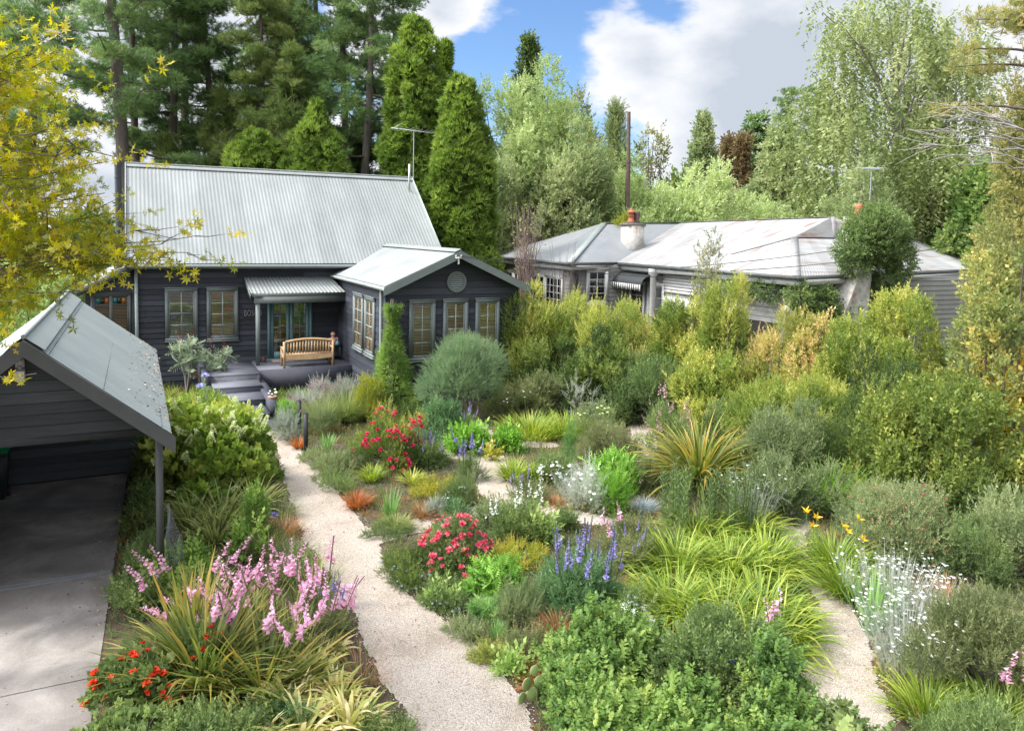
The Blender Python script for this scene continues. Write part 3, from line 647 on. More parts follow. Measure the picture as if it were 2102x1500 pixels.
# french doors
dfr = MB(); B = lambda m, a, b_: obox(m, (4.0, WY-.015, .70), XP, YN, a, b_)
B(dfr, (0, 0, 0), (.09, .09, 2.15)); B(dfr, (1.42, 0, 0), (1.51, .09, 2.15)); B(dfr, (.09, 0, 2.06), (1.42, .09, 2.15)); B(dfr, (-.02, 0, -.0), (1.53, .13, .03))
door = dfr.build('french_door', teal, house)
for s0 in (.09, .757):
    m = MB(); x0, x1 = s0+.002, s0+.661
    B(m, (x0, .01, .035), (x0+.12, .055, 2.058)); B(m, (x1-.12, .01, .035), (x1, .055, 2.058)); B(m, (x0+.12, .01, .035), (x1-.12, .055, .27)); B(m, (x0+.12, .01, 1.93), (x1-.12, .055, 2.058))
    mid = (x0+x1)/2; B(m, (mid-.012, .02, .27), (mid+.012, .05, 1.93))
    for j in range(1, 4): z = .27+1.66*j/4; B(m, (x0+.12, .021, z-.012), (x1-.12, .049, z+.012))
    m.build('door_leaf', teal, door)
    m = MB(); B(m, (x0+.115, .003, .27), (x1-.115, .005, 1.93)); m.build('room_behind', dark, door)
    m = MB(); m.add([(4.0+a, WY-.015-.03, .70+z) for a, z in ((x0+.11, .26), (x1-.11, .26), (x1-.11, 1.94), (x0+.11, 1.94))], [(0, 1, 2, 3)]); m.build('pane', glass, door)
m = MB()
for i in range(6): B(m, (.22+i*.018, .008+.004*(i % 2), .28), (.236+i*.018, .02, .80+.05*(i % 3)))
m.build('door_curtain', curtain, door)
m = MB(); B(m, (.745, .055, 1.0), (.765, .10, 1.03)); B(m, (.69, .09, 1.0), (.765, .105, 1.02)); m.build('handle', steel, door)
# house name
cu = bpy.data.curves.new('t', 'FONT'); cu.body = 'BOSCO'; cu.size = .30; cu.extrude = .012; cu.space_character = 1.12; cu.offset = -.006
to = bpy.data.objects.new('t', cu); COL.objects.link(to); bpy.context.view_layer.update()
me = bpy.data.meshes.new_from_object(to.evaluated_get(bpy.context.evaluated_depsgraph_get())); COL.objects.unlink(to); bpy.data.objects.remove(to)
so_ = bpy.data.objects.new('house_name', me); COL.objects.link(so_); me.materials.clear(); me.materials.append(pipe); so_.parent = house
so_.rotation_euler = (math.pi/2, 0, 0); so_.location = (3.235, WY-.045, 2.245); bw_ = max(v.co.x for v in me.vertices); bh_ = max(v.co.y for v in me.vertices); so_.scale = (.57/bw_, .20/bh_, 1)
# wire bracket on the gable
m = MB(); m.box((8.5, FY-.09, 4.36), (8.54, FY-.05, 4.52)); m.box((8.42, FY-.10, 4.46), (8.62, FY-.06, 4.50)); m.lathe((8.44, FY-.08, 4.50), [(.02, 0), (.03, .03), (.02, .07)], 8); m.lathe((8.6, FY-.08, 4.50), [(.02, 0), (.03, .03), (.02, .07)], 8); m.lathe((8.52, FY-.09, 4.30), [(.025, 0), (.03, .06)], 8); m.build('wire_bracket', white, house)
# antenna
an = thing('tv_antenna', 'thin grey television aerial on a pole behind the steep house roof', 'aerial', (10.58, 31.0, 0))
m = MB(); m.tube([(0, 0, 6.2), (0, 0, 9.45)], .022, 6); m.build('mast', steel, an)
m = MB(); m.beam((-.95, .1, 9.5), (2.15, -.2, 9.32), .03, .03)
for i in range(14): x = -.9+i*.225; L = .3+.03*(12-i); m.tube([(x, -L, 9.49-.05*i/12), (x, L, 9.49-.05*i/12)], .007, 4)
for a in (-1, 1): m.beam((-.9, 0, 9.5), (-.5, a*.1, 9.72), .012, .012)
m.build('aerial_array', steel, an)
m = MB(); m.box((10.03, 29.98, 6.9), (10.10, 30.04, 7.95)); tag(m.build('vent_pipe', white), 'short white pipe standing up at the right end of the steep roof ridge', 'pipe')

# ------------------------------------------------------------------ carport
cp = thing('carport', 'dark weatherboard carport with grey green gabled metal roof over the driveway', 'carport', (-1.36, 12, 0))
def child(mb, name, m, par, off): o = mb.build(name, m, par); o.location = (-off[0], -off[1], -off[2]); return o
CO = (-1.36, 12, 0)
CR, CE, CEZ, CRZ, CY0, CY1 = -1.34, .41, 2.34, 3.77, 11.6, 19.0
m = MB()
def flat_roof(mb, p00, p10, p11, p01, ribs=.2):
    p00, p10, p11, p01 = [np.array(q, float) for q in (p00, p10, p11, p01)]; L = np.linalg.norm(p10-p00); n = int(L/ribs)
    nr = unit(np.cross(p10-p00, p01-p00)); nr = nr if nr[2] > 0 else -nr
    for i in range(n):
        a, b_, c_ = i/n, (i+.94)/n, (i+1)/n; P = lambda s, q, h: (p00+(p10-p00)*s)*(1-q)+(p01+(p11-p01)*s)*q+nr*h
        t = .5 if (i//4) % 2 else .35
        mb.add([P(a, 0, 0), P(b_, 0, 0), P(b_, 1, 0), P(a, 1, 0)], [(0, 1, 2, 3)], t)
        mb.add([P(b_, 0, 0), P((b_+c_)/2, 0, .012), P((b_+c_)/2, 1, .012), P(b_, 1, 0)], [(0, 1, 2, 3)], t); mb.add([P((b_+c_)/2, 0, .012), P(c_, 0, 0), P(c_, 1, 0), P((b_+c_)/2, 1, .012)], [(0, 1, 2, 3)], t-.2)
corr_r = MB(); corrbil(corr_r, (CE, CY0, CEZ), (.37, CY1, CEZ+.10), (CR, CY1, CRZ), (CR, CY0, CRZ), pitch=.19, amp=.006, sheet=.76, per=10)
corrbil(corr_r, (2*CR-CE, CY0, CEZ), (2*CR-CE, CY1, CEZ), (CR, CY1, CRZ), (CR, CY0, CRZ), pitch=.19, amp=.006, per=10)
cr_ = child(corr_r, 'roof', zincg, cp, CO)
m = MB()
for s in (-1, 1): m.add([(CR, CY0-.01, CRZ+.03), (CR, CY1, CRZ+.03), (CR+s*.24, CY1, CRZ-.155), (CR+s*.24, CY0-.01, CRZ-.155)], [(0, 1, 2, 3)])
m.tube([(CR, CY0-.01, CRZ+.03), (CR, CY1, CRZ+.03)], .03, 8); child(m, 'ridge_cap', zincg, cp, CO)
m = MB(); rows = [CR+.28, CR+.9, CE-.1]
for q in (.16, .52, .93):
    X_ = CR+(CE-CR)*q; Z_ = CRZ+(CEZ-CRZ)*q
    for i in range(74): m.box((X_-.006, CY0+.1*i+.03, Z_+.004), (X_+.006, CY0+.1*i+.042, Z_+.016))
child(m, 'roof_screw', trimc, cp, CO)
for s in (-1, 1):
    m = MB(); xe = CR+s*(CE+.05-CR); m.prism([(xe, CY0-.045, CEZ-.05), (CR, CY0-.045, CRZ-.01), (CR, CY0-.045, CRZ-.235), (xe, CY0-.045, CEZ-.275)], (0, .035, 0)); child(m, 'barge_board', trimc, cp, CO)
m = MB(); ck = (CRZ-CEZ)/(CE-CR); z0 = 2.40
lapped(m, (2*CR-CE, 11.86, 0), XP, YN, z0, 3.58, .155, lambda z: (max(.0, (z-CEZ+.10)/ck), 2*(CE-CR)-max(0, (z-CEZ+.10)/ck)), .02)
m.prism([(2*CR-CE+.1, 11.87, z0), (CE-.1, 11.87, z0), (CR, 11.87, 3.62)], (0, .04, 0)); child(m, 'gable_wall', boardg, cp, CO)
m = MB(); m.box((2*CR-CE, 11.90, 2.28), (.30, 12.02, 2.42)); m.box((.20, 11.9, 2.28), (.28, 18.0, 2.42)); m.box((2*CR-.28, 11.9, 2.28), (2*CR-.2, 18.0, 2.42)); child(m, 'beam', boardg, cp, CO)
m = MB(); m.box((.20, 11.89, -.03), (.30, 11.99, 2.42)); child(m, 'post', trimc, cp, CO)
m = MB(); m.box((.20, 17.7, -.03), (.30, 17.8, 2.3)); child(m, 'post', trimc, cp, CO); m = MB(); m.box((2*CR-.3, 11.89, -.03), (2*CR-.2, 11.99, 2.3)); child(m, 'post', trimc, cp, CO)
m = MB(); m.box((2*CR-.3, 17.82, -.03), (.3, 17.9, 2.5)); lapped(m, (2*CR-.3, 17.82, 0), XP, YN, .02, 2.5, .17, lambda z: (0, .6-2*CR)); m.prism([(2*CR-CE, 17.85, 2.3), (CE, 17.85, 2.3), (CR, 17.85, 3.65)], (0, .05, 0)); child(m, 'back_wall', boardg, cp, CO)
m = MB(); m.box((2*CR-.3, 12.1, -.03), (2*CR-.25, 17.8, 2.4)); child(m, 'side_wall', boardg, cp, CO)
m = MB(); m.box((-1.46, 11.80, 3.36), (-1.36, 11.84, 3.48)); m.prism([(-1.46, 11.79, 3.22), (-1.35, 11.79, 3.22), (-1.35, 11.79, 3.35), (-1.46, 11.79, 3.35)], (0, -.10, -.02)); m.box((-1.43, 11.75, 3.35), (-1.39, 11.8, 3.38)); child(m, 'flood_light', white, cp, CO)
# bin
bn = thing('wheelie_bin', 'dark wheelie bin with bright green lid against the carport back wall', 'bin', (-2.52, 16.9, .005))
bin_m = surf('bin_dark', (.012, .02, .016), (.02, .028, .024), rough=.5); lid_m = surf('bin_green', (.0, .22, .08), (.0, .26, .10), rough=.4)
m = MB(); P = lambda w_, d_, z: [(-w_, -d_, z), (w_, -d_, z), (w_, d_, z), (-w_, d_, z)]
m.add(P(.22, .24, .08)+P(.29, .33, .98), [(0,3,2,1),(4,5,6,7),(0,1,5,4),(1,2,6,5),(2,3,7,6),(3,0,4,7)]); m.box((-.30, -.35, .93), (.30, .34, .985)); m.build('body', bin_m, bn)
m = MB(); m.prism([(-.31, -.37, .99), (-.31, .36, .99), (-.31, .36, 1.06), (-.31, 0, 1.09), (-.31, -.37, 1.02)], (.62, 0, 0)); m.box((-.2, .36, 1.0), (.2, .42, 1.04)); m.build('lid', lid_m, bn)
for x in (-.25, .21):
    m = MB(); m.tube([(x, .26, .1), (x+.05, .26, .1)], .1, 14); m.build('wheel', blackp, bn)

# ------------------------------------------------------------------ porch furniture
be = thing('garden_bench', 'slatted teak bench with curved top rail standing on the porch, back to the garden', 'bench', (5.05, 25.42, .715-.017))
L = .79
for sx_ in (-1, 1):
    m = MB(); m.box((sx_*L-.035, -.26, 0), (sx_*L+.035, -.19, .86)); m.build('leg', teak, be)
    m = MB(); m.box((sx_*L-.035, .22, 0), (sx_*L+.035, .29, .60)); m.build('leg', teak, be)
    m = MB(); m.box((sx_*L-.04, -.24, .60), (sx_*L+.04, .33, .64)); m.box((sx_*L-.02, -.2, .30), (sx_*L+.02, .22, .37)); m.build('armrest', teak, be)
m = MB(); n = 18; xs_ = np.linspace(-L+.035, L-.035, n); arc = .10*np.cos(xs_/L*1.5)
for yy in (0,):
    V = [(x, -.25, .80+a*.9) for x, a in zip(xs_, arc)]+[(x, -.25, .88+a*.9) for x, a in zip(xs_, arc)]+[(x, -.205, .80+a*.9) for x, a in zip(xs_, arc)]+[(x, -.205, .88+a*.9) for x, a in zip(xs_, arc)]
    m.add(V, [q for i in range(n-1) for q in ((i, i+1, n+i+1, n+i), (2*n+i+1, 2*n+i, 3*n+i, 3*n+i+1), (n+i, n+i+1, 3*n+i+1, 3*n+i), (i+1, i, 2*n+i, 2*n+i+1))], .7)
m.box((-L+.035, -.25, .40), (L-.035, -.21, .47), .6)
V = [(x, -.262, .30-.05*math.cos(x/L*1.5)) for x in xs_]+[(x, -.262, .43) for x in xs_]; m.add(V, [(i, i+1, n+i+1, n+i) for i in range(n-1)], .9)
m.build('back_rail', teak, be)
for i in range(15):
    x = -L+.12+i*(2*L-.24)/14; m = MB(); m.box((x-.028, -.24, .47), (x+.028, -.222, .82+.10*math.cos(x/L*1.5)*.9), U(0, 1)); m.build('back_slat', teak, be)
m = MB()
for i in range(6): m.box((-L-.03, -.18+i*.078, .40), (L+.03, -.115+i*.078, .425), U(0, 1))
m.box((-L, .22, .32), (L, .26, .40)); m.build('seat', teak, be)
fg = thing('garden_figurine', 'small terracotta figure on a dark stand in the shaded porch corner behind the bench', 'figurine', (6.1, 26.3, .70))
pink = surf('pale_clay', (.45, .24, .17), (.5, .3, .22), rough=.8); bluec = surf('blue_glaze', (.09, .26, .32), (.12, .3, .36), rough=.4)
m = MB(); m.lathe((0, 0, .55), [(.10, 0), (.13, .03), (.15, .10), (.11, .19), (.05, .24), (.045, .27), (.075, .30), (.08, .36), (.05, .41), (.01, .43)], 12); m.build('body', pink, fg)
for s in (-1, 1): m = MB(); m.tube([(s*.05, 0, .77), (s*.16, -.02, .74), (s*.13, -.1, .64)], .025, 6); m.build('arm', pink, fg)
m = MB(); m.lathe((.13, -.08, .52), [(.07, 0), (.09, .05), (.07, .12), (.04, .13)], 12); m.build('blue_pot', bluec, fg)
m = MB(); m.box((-.25, -.2, .50), (.25, .2, .53)); [m.box((a, b_, 0), (a+.03, b_+.03, .5)) for a in (-.23, .2) for b_ in (-.18, .15)]; m.build('stand', blackp, fg)
dm = MB(); dm.box((4.1, 26.4, .7), (5.0, 26.85, .722)); tag(dm.build('doormat', surf('mat', (.30, .22, .18), (.38, .29, .24), scale=20, rough=.95)), 'tan doormat on the porch floor in front of the french doors', 'doormat')
for i in (0, 1):
    m = MB(); x = 3.62+i*.16; m.box((x, 26.45, .70), (x+.1, 26.75, .74)); m.lathe((x+.05, 26.68, .70), [(.055, .03), (.055, .12), (.04, .14)], 10); m.tube([(x+.05, 26.47, .75), (x+.05, 26.62, .77)], .045, 8)
    tag(m.build('shoe', surf('leather%d' % i, (.07, .03, .02), (.1, .045, .03), rough=.6)), ('brown shoe on the porch floor nearer the porch post' if i == 0 else 'brown shoe on the porch floor nearer the teal door'), 'shoe', 'shoes by the door')
pt = thing('plant_pot', 'small shallow clay pot of white daisies on the stair side wall', 'plant pot', (3.36, 21.8, .47))
m = MB(); m.lathe((0, 0, 0), [(.09, 0), (.12, .06), (.125, .08), (.11, .08)], 12); m.build('pot', pink, pt)
m = MB(); scatter(m, daisy(), np.stack([U(-.12, .12, 8), U(-.12, .12, 8), U(.14, .26, 8)], -1), (0, -.4, 1), .035, 0.); m.build('flower', leafmat('pot_daisy', [(.8, .8, .78), (.8, .8, .78), (.7, .5, .05)], 0), pt)
m = MB(); scatter(m, tuft(8, 50, .12), np.tile([0, 0, .07], (5, 1)), (0, 0, 1), .16); m.build('foliage', leafmat('pot_leaf', [(.06, .10, .03), (.1, .15, .05)]), pt)
bw = thing('box_bowl', 'clipped round green bush in a shallow dark bowl at the foot of the steps', 'potted plant', (3.58, 20.75, 0))
m = MB(); m.lathe((0, 0, 0), [(.16, 0), (.30, .10), (.33, .13), (.28, .13)], 16); m.build('bowl', blackp, bw)
for i, (x, y, h_) in enumerate([(3.66, 19.45, .88), (3.44, 17.5, 1.02)]):
    po = thing('post', ('farther and shorter of the two dark timber posts beside the path' if i == 0 else 'nearer and taller of the two dark timber posts beside the path'), 'post', (x, y, 0), 'pair of posts beside the path')
    m = MB(); m.box((-.045, -.045, -.1), (.045, .045, h_)); m.prism([(-.045, -.045, h_), (.045, -.045, h_), (.045, .045, h_), (-.045, .045, h_)], (0, 0, .012)); m.build('shaft', blackp, po)
    if i == 0: m = MB(); m.tube([(0, 0, h_), (0, 0, h_+.05)], .02, 6); m.build('pin', rust, po)
# netting hung on the carport post
netm = surf('wire_net', (.22, .24, .26), (.28, .30, .32), rough=.5)
m = MB(); A = np.linspace(0, 1, 22)
def netp(u_, v_):
    w_ = .05+.30*v_; return np.array([.33+w_*u_+.02*math.sin(v_*9+u_*4), 11.83-.12*math.sin(u_*3)*v_-.05*v_, 1.25-1.2*v_])
for i in range(12):
    m.tube([netp(i/11+.05*math.sin(k_*1.1), k_/14) for k_ in range(15)], .0022, 3, cap=False)
for j in range(26): m.tube([netp(k_/10, min(1, j/25+.02*math.sin(k_*2))) for k_ in range(11)], .0020, 3, cap=False)
tag(m.build('plant_netting', netm), 'loose grey wire netting gathered at the front carport post', 'netting')
# ------------------------------------------------------------------ the neighbouring bungalow
nb = thing('weatherboard_bungalow', 'long pale bungalow behind the hedge with hipped iron roof, peeling chimney and striped awning', 'house')
A = np.array
e0, e1 = A((15.2, 33.2, 4.12)), A((15.35, 25.9, 4.12))         # eave line, left wing
e2, e3 = A((18.1, 26.6, 4.10)), A((17.95, 16.8, 4.12))         # inner corner, front corner
pk, q_ = onY(1240, 458, 29.6), onY(1397, 457, 29.3); r_ = onY(1707, 446, 20.8)
s1, t1, v1 = onY(1630, 487, 18.9), onY(1712, 487, 19.4), onX(1500, 523, 19.3)
e4 = A((23.6, 17.2, 4.20)); e5 = A((29.5, 18.2, 4.25)); rp = onY(1862, 488, 20.5)
m = MB()
corrbil(m, e0, e1, pk, pk); corrbil(m, e1, e2, q_, pk); corrbil(m, e0+A((3, 1, 0)), e0+A((8, 1, 0)), q_, pk); m.build('grey_roof', nroof_g, nb)
n_ = unit(np.cross(e3-e2, q_-e2))
def onP(x, y): d = ray(x, y); return CAM+d*((e2-CAM)@n_)/(d@n_)
s1, r_, v1 = onP(1630, 487), onP(1707, 446), onP(1500, 522); t1 = onY(1712, 487, s1[1]); t1[2] = s1[2]
m = MB(); corrbil(m, e2, e3, s1, q_); m.add([q_, s1, r_], [(0, 1, 2)], .5)
corrbil(m, e3, e4, t1, s1); m.add([s1, t1, r_], [(0, 1, 2)], .4); corrbil(m, e4+A((-.6, 0, 0)), e5, rp, t1); corrpoly(m, [e5, e5+A((0, 9, 0)), rp], (0, 1, 0))
m.add([t1, rp, r_+A((4, 5, -1.6)), r_], [(0, 1, 2, 3)], .5); m.add([r_, r_+A((4, 5, -1.6)), q_+A((4, 5, -1.6)), q_], [(0, 1, 2, 3)], .5)
m.build('white_roof', nroof_w, nb)
m = MB()
for a, b_ in ((e1, pk), (pk, q_)): m.beam(a+A((0, 0, .012)), b_+A((0, 0, .012)), .30, .012)
m.build('grey_hip_cap', zincg, nb)
m = MB()
for a, b_ in ((e3, s1), (s1, t1), (t1, e4), (q_, r_), (r_, t1), (e5, rp), (v1, s1)): m.beam(a+A((0, 0, .012)), b_+A((0, 0, .012)), .24, .012)
m.build('white_hip_cap', nroof_w, nb)
m = MB(); black = surf('dark_gutter', (.06, .065, .065), (.09, .095, .09), scale=4, rough=.5)
for a, b_ in ((e0, e1), (e1, e2), (e2, e3), (e3, e4), (e4, e5)): m.beam(a+A((-.03, -.03, -.06)), b_+A((-.03, -.03, -.06)), .12, .11)
m.tube([(15.4, 25.95, 4.0), (15.5, 26.1, 3.8), (16.0, 26.35, 3.6), (16.05, 26.4, 2.0)], .05, 6); m.build('gutter', black, nb)
m = MB()
for a, b_ in ((e0, e1), (e1, e2), (e2, e3), (e3, e4), (e4, e5)): m.beam(a+A((.06, .06, -.20)), b_+A((.06, .06, -.20)), .04, .20)
m.build('fascia', white, nb)
m = MB()
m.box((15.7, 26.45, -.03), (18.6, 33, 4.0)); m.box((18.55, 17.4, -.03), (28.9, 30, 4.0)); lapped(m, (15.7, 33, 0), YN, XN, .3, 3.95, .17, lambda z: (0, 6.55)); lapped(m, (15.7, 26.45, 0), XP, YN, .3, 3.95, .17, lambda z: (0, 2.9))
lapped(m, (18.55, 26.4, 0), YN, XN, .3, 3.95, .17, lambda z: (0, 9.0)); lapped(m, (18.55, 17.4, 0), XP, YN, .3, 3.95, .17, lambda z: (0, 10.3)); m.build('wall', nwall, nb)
m = MB(); m.box((15.62, 26.9, 3.45), (15.68, 33, 3.92)); m.box((15.63, 26.9, .6), (15.68, 33, 2.1)); m.build('sunroom_panel', white, nb)
for i in range(4): window(nb, (15.67, 32.9-i*1.52, 2.1), YN, XN, 1.45, 1.36, 4, 4, white, dark, tw=.06, style='none')
window(nb, (16.45, 26.42, 2.35), XP, YN, 1.05, 1.5, 2, 4, white, dark, tw=.12, style='none')
for i, y in enumerate((26.2, 24.95)): window(nb, (18.52, y, 1.3), YN, XN, 1.05, 2.05, 2, 4, white, curtain, tw=.08, style='none' if i == 0 else 'curtain', name='french_window')
aw = MB(); n = 16; th = np.linspace(0, math.pi/2, 9); awb = surf('awning_dark', (.03, .033, .035), rough=.7)
def awp(k_, a): y = 26.5-2.1*k_/n; return (18.5-.75*math.sin(a), y, 3.30+.42*math.cos(a))
for k_ in range(n): aw.add([awp(k_, a) for a in th]+[awp(k_+1, a) for a in th], [(i, i+1, 9+i+1, 9+i) for i in range(8)], 0)
awn = aw.build('awning', awb, nb)
m = MB()
for k_ in range(0, 14): y = 26.5-2.1*k_/14; m.box((17.73, y-.09, 3.08-.03*(k_ % 2)), (17.75, y-.02, 3.30))
m.build('awning_stripe', white, awn)
m = MB()
for k_ in range(0, 14): y = 26.5-2.1*k_/14; m.box((17.735, y-.151, 3.06), (17.745, y-.091, 3.295))
m.build('awning_dark_stripe', awb, awn)
for y in (24.1,): m = MB(); m.lathe((18.1, y, 0), [(.12, .3), (.12, 3.7), (.2, 3.75), (.2, 3.95)], 12); m.build('column', white, nb)
px_ = g(1615, 690, 2.26); m = MB(); m.lathe((17.75, 16.95, 0), [(.10, 0), (.10, 3.0), (.13, 3.02), (.13, 3.12), (.08, 3.2)], 12); m.build('verandah_post', white, nb)
m = MB()
for i in range(6): m.box((18.48, 19.9-.0, 3.05+i*.12), (18.53, 24.0, 3.05+i*.12+.105))
m.box((18.47, 19.8, 2.5), (18.52, 24.0, 2.9)); m.box((18.5, 17.6, 3.0), (18.54, 19.8, 3.6)); m.build('verandah_board', white, nb)
m = MB(); m.box((18.50, 18.0, 1.2), (18.535, 23.8, 2.5)); m.build('dark_opening', dark, nb)
# peeling chimney with pots
cb_dep = lambda p: float((p-CAM)@fw)
m = MB(); cb = onP(1288, 521); cyy = cb[1]; cx0 = cb[0]; cx1 = cx0+44*cb_dep(cb)/F_PX*.92; dz = cb[2]-4.45
m.box((cx0, cyy, 4.0), (cx1, cyy+.55, cb[2]+1.22)); chm = m.build('chimney', render, nb)
m = MB(); zt_ = cb[2]+1.22; m.box((cx0-.05, cyy-.05, zt_+.002), (cx1+.05, cyy+.60, zt_+.10)); m.box((cx0+.05, cyy+.05, zt_+.10), (cx1-.05, cyy+.5, zt_+.15)); m.build('chimney_cap', surf('sooty_cap', (.10, .085, .07), (.2, .18, .16), scale=6, rough=.9), chm)
m = MB(); cc = ((cx0*.62+cx1*.38), cyy+.27, zt_+.15); m.lathe(cc, [(.15, 0), (.17, .05), (.13, .08), (.13, .26), (.17, .28), (.09, .30), (.09, .40), (.20, .42), (.12, .50), (.05, .53), (.06, .58), (.02, .64)], 14); m.build('chimney_pot', terra, chm)
m = MB(); cc = ((cx0*.25+cx1*.75), cyy+.3, zt_+.15); m.lathe(cc, [(.14, 0), (.15, .05), (.12, .1), (.15, .40), (.17, .46), (.12, .46)], 14); m.build('chimney_pot', rust, chm)
# ivy-clad chimney at the front
m = MB(); m.prism([(19.75, 17.30, 0), (20.95, 17.30, 0), (20.9, 17.30, 3.0), (20.95, 17.30, 3.9), (20.95, 17.30, 6.0), (20.45, 17.30, 6.0), (20.3, 17.30, 3.9), (19.85, 17.30, 3.0)], (0, -.75, 0)); fc = m.build('front_chimney', render, nb)
m = MB(); m.lathe((20.7, 16.93, 6.0), [(.13, 0), (.15, .2), (.11, .24), (.16, .30), (.06, .4)], 10); m.build('chimney_pot', terra, fc)
a2 = thing('tv_antenna', 'small grey television aerial above the ivy covered chimney of the pale bungalow', 'aerial', (0, 0, 0))
b0, b1 = onY(1786, 400, 19.4), onY(1789, 348, 19.4)
m = MB(); m.tube([b0+A((0, 0, -2)), b1], .02, 5); m.build('mast', steel, a2)
m = MB(); l0, l1 = onY(1770, 347, 19.4), onY(1812, 349, 19.4); m.tube([l0, l1], .015, 4)
for i in range(5): c_ = l0+(l1-l0)*(i+.5)/5; m.tube([c_+A((0, -.25, .05)), c_+A((0, .25, .05))], .01, 4)
m.build('aerial_array', steel, a2)
p0, p1, p2 = onY(1288, 440, 31.5), onY(1290, 330, 31.5), onY(1291, 230, 31.5)
m = MB(); m.tube([(p0[0], 31.5, 3.0), p1], .115, 10); m.tube([p1, p2], .09, 10); m.tube([p1-A((0, 0, .12)), p1+A((0, 0, .05))], .13, 10); tag(m.build('flue_pole', rust), 'tall straight rusty brown pole rising behind the peeling chimney with orange pot', 'pole')
# power lines
wire = surf('wire', (.03, .03, .032), rough=.5)
def cable(name, a, b_, sag, r_, label):
    s = np.linspace(0, 1, 40)[:, None]; P = A(a)*(1-s)+A(b_)*s; P[:, 2] -= sag*4*(s*(1-s))[:, 0]
    m = MB(); m.tube(P, r_, 4); tag(m.build(name, wire), label, 'cable', 'overhead cables')
cable('overhead_cable', (8.44, FY-.08, 4.55), onY(1745, 566, 17.1), .35, .008, 'dark cable from the cottage gable bracket to the front corner of the pale bungalow')
cable('overhead_cable', (8.6, FY-.08, 4.55), onY(2150, 558, 15), .45, .008, 'lower dark cable from the cottage gable bracket running past the hedge to the right')
cable('overhead_cable', onY(1395, 549, 18), onY(2150, 430, 15), .25, .010, 'upper dark cable rising across the white roof of the pale bungalow')
cable('overhead_cable', onY(1500, 556, 17), onY(2150, 462, 15), .25, .010, 'second dark cable rising across the white roof just below the upper one')
# ------------------------------------------------------------------ foliage materials (real leaf colours)
def G(r, g_, b): return (r, g_, b)
LM = dict(
 hedge=[(.045, .075, .012), (.10, .155, .022), (.20, .25, .04), (.32, .33, .07)],
 hedgepink=[(.06, .095, .018), (.14, .19, .03), (.27, .29, .06), (.50, .38, .15)],
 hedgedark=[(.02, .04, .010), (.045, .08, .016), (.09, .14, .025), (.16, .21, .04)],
 yellow=[(.18, .24, .02), (.38, .40, .03), (.60, .54, .05), (.72, .58, .07)],
 camellia=[(.035, .062, .010), (.07, .11, .016), (.15, .20, .03), (.46, .42, .09)],
 magnolia=[(.06, .10, .025), (.13, .18, .04), (.26, .28, .06), (.45, .34, .06)],
 soft=[(.07, .10, .045), (.12, .16, .065), (.19, .23, .10), (.27, .30, .15)],
 rosemary=[(.07, .12, .06), (.12, .19, .09), (.19, .27, .13), (.28, .36, .19)],
 jasmine=[(.05, .10, .02), (.10, .19, .03), (.20, .31, .05), (.33, .42, .09)],
 lime=[(.16, .22, .02), (.30, .36, .03), (.45, .47, .06), (.55, .52, .09)],
 mid=[(.045, .08, .022), (.085, .14, .035), (.14, .21, .05), (.23, .30, .08)],
 bright=[(.05, .13, .015), (.09, .21, .02), (.15, .31, .035), (.26, .42, .07)],
 rugosa=[(.045, .10, .02), (.085, .17, .028), (.14, .25, .04), (.25, .34, .06)],
 blue=[(.04, .085, .034), (.065, .13, .05), (.11, .19, .075), (.17, .26, .12)],
 grey=[(.14, .17, .12), (.22, .26, .19), (.33, .37, .29), (.45, .48, .40)],
 olive=[(.05, .075, .02), (.09, .125, .035), (.15, .185, .055), (.25, .25, .09)],
 daylily=[(.08, .16, .015), (.20, .33, .03), (.37, .48, .055), (.56, .58, .14)],
 darkgrass=[(.06, .10, .02), (.12, .17, .035), (.22, .26, .06), (.36, .36, .12)],
 flax=[(.06, .10, .022), (.12, .17, .035), (.28, .32, .07), (.50, .36, .08), (.42, .13, .04)],
 straw=[(.20, .11, .05), (.38, .20, .08), (.52, .30, .13), (.55, .42, .22)],
 orange=[(.30, .09, .03), (.48, .16, .05), (.55, .26, .10), (.40, .14, .05)],
 agap=[(.12, .18, .03), (.28, .35, .06), (.48, .50, .12), (.66, .62, .26)],
 iris=[(.06, .14, .04), (.11, .22, .06), (.19, .31, .10), (.34, .42, .16)],
 hydr=[(.06, .12, .018), (.13, .22, .03), (.25, .36, .05), (.42, .48, .09)],
 hosta=[(.09, .17, .03), (.17, .28, .05), (.26, .38, .09), (.38, .46, .14)],
 cypress=[(.035, .068, .009), (.070, .120, .016), (.118, .185, .026), (.195, .255, .045)],
 pine=[(.020, .038, .013), (.038, .066, .022), (.065, .10, .034), (.10, .135, .05)],
 brownpine=[(.032, .055, .016), (.055, .082, .024), (.09, .115, .034), (.13, .15, .05)],
 poplar=[(.12, .18, .05), (.20, .28, .08), (.31, .39, .14), (.42, .47, .20)],
 birch=[(.08, .12, .03), (.15, .21, .05), (.24, .31, .09), (.36, .40, .15)],
 laurel=[(.025, .06, .012), (.055, .11, .02), (.11, .19, .035), (.24, .32, .08)],
 golden=[(.075, .11, .025), (.135, .17, .04), (.22, .245, .06), (.34, .32, .08)],
 maple=[(.14, .19, .008), (.26, .31, .012), (.42, .42, .02), (.54, .47, .03), (.56, .32, .04)],
 cedar=[(.07, .11, .03), (.12, .17, .05), (.19, .24, .08), (.27, .31, .13)],
 redcon=[(.07, .055, .02), (.11, .09, .03), (.15, .13, .045), (.18, .17, .06)],
 melian=[(.15, .22, .13), (.24, .32, .19), (.34, .43, .27), (.42, .50, .33)],
 bluefes=[(.18, .24, .24), (.28, .34, .34), (.36, .42, .42), (.40, .42, .36)],
)
GAIN = 1.5
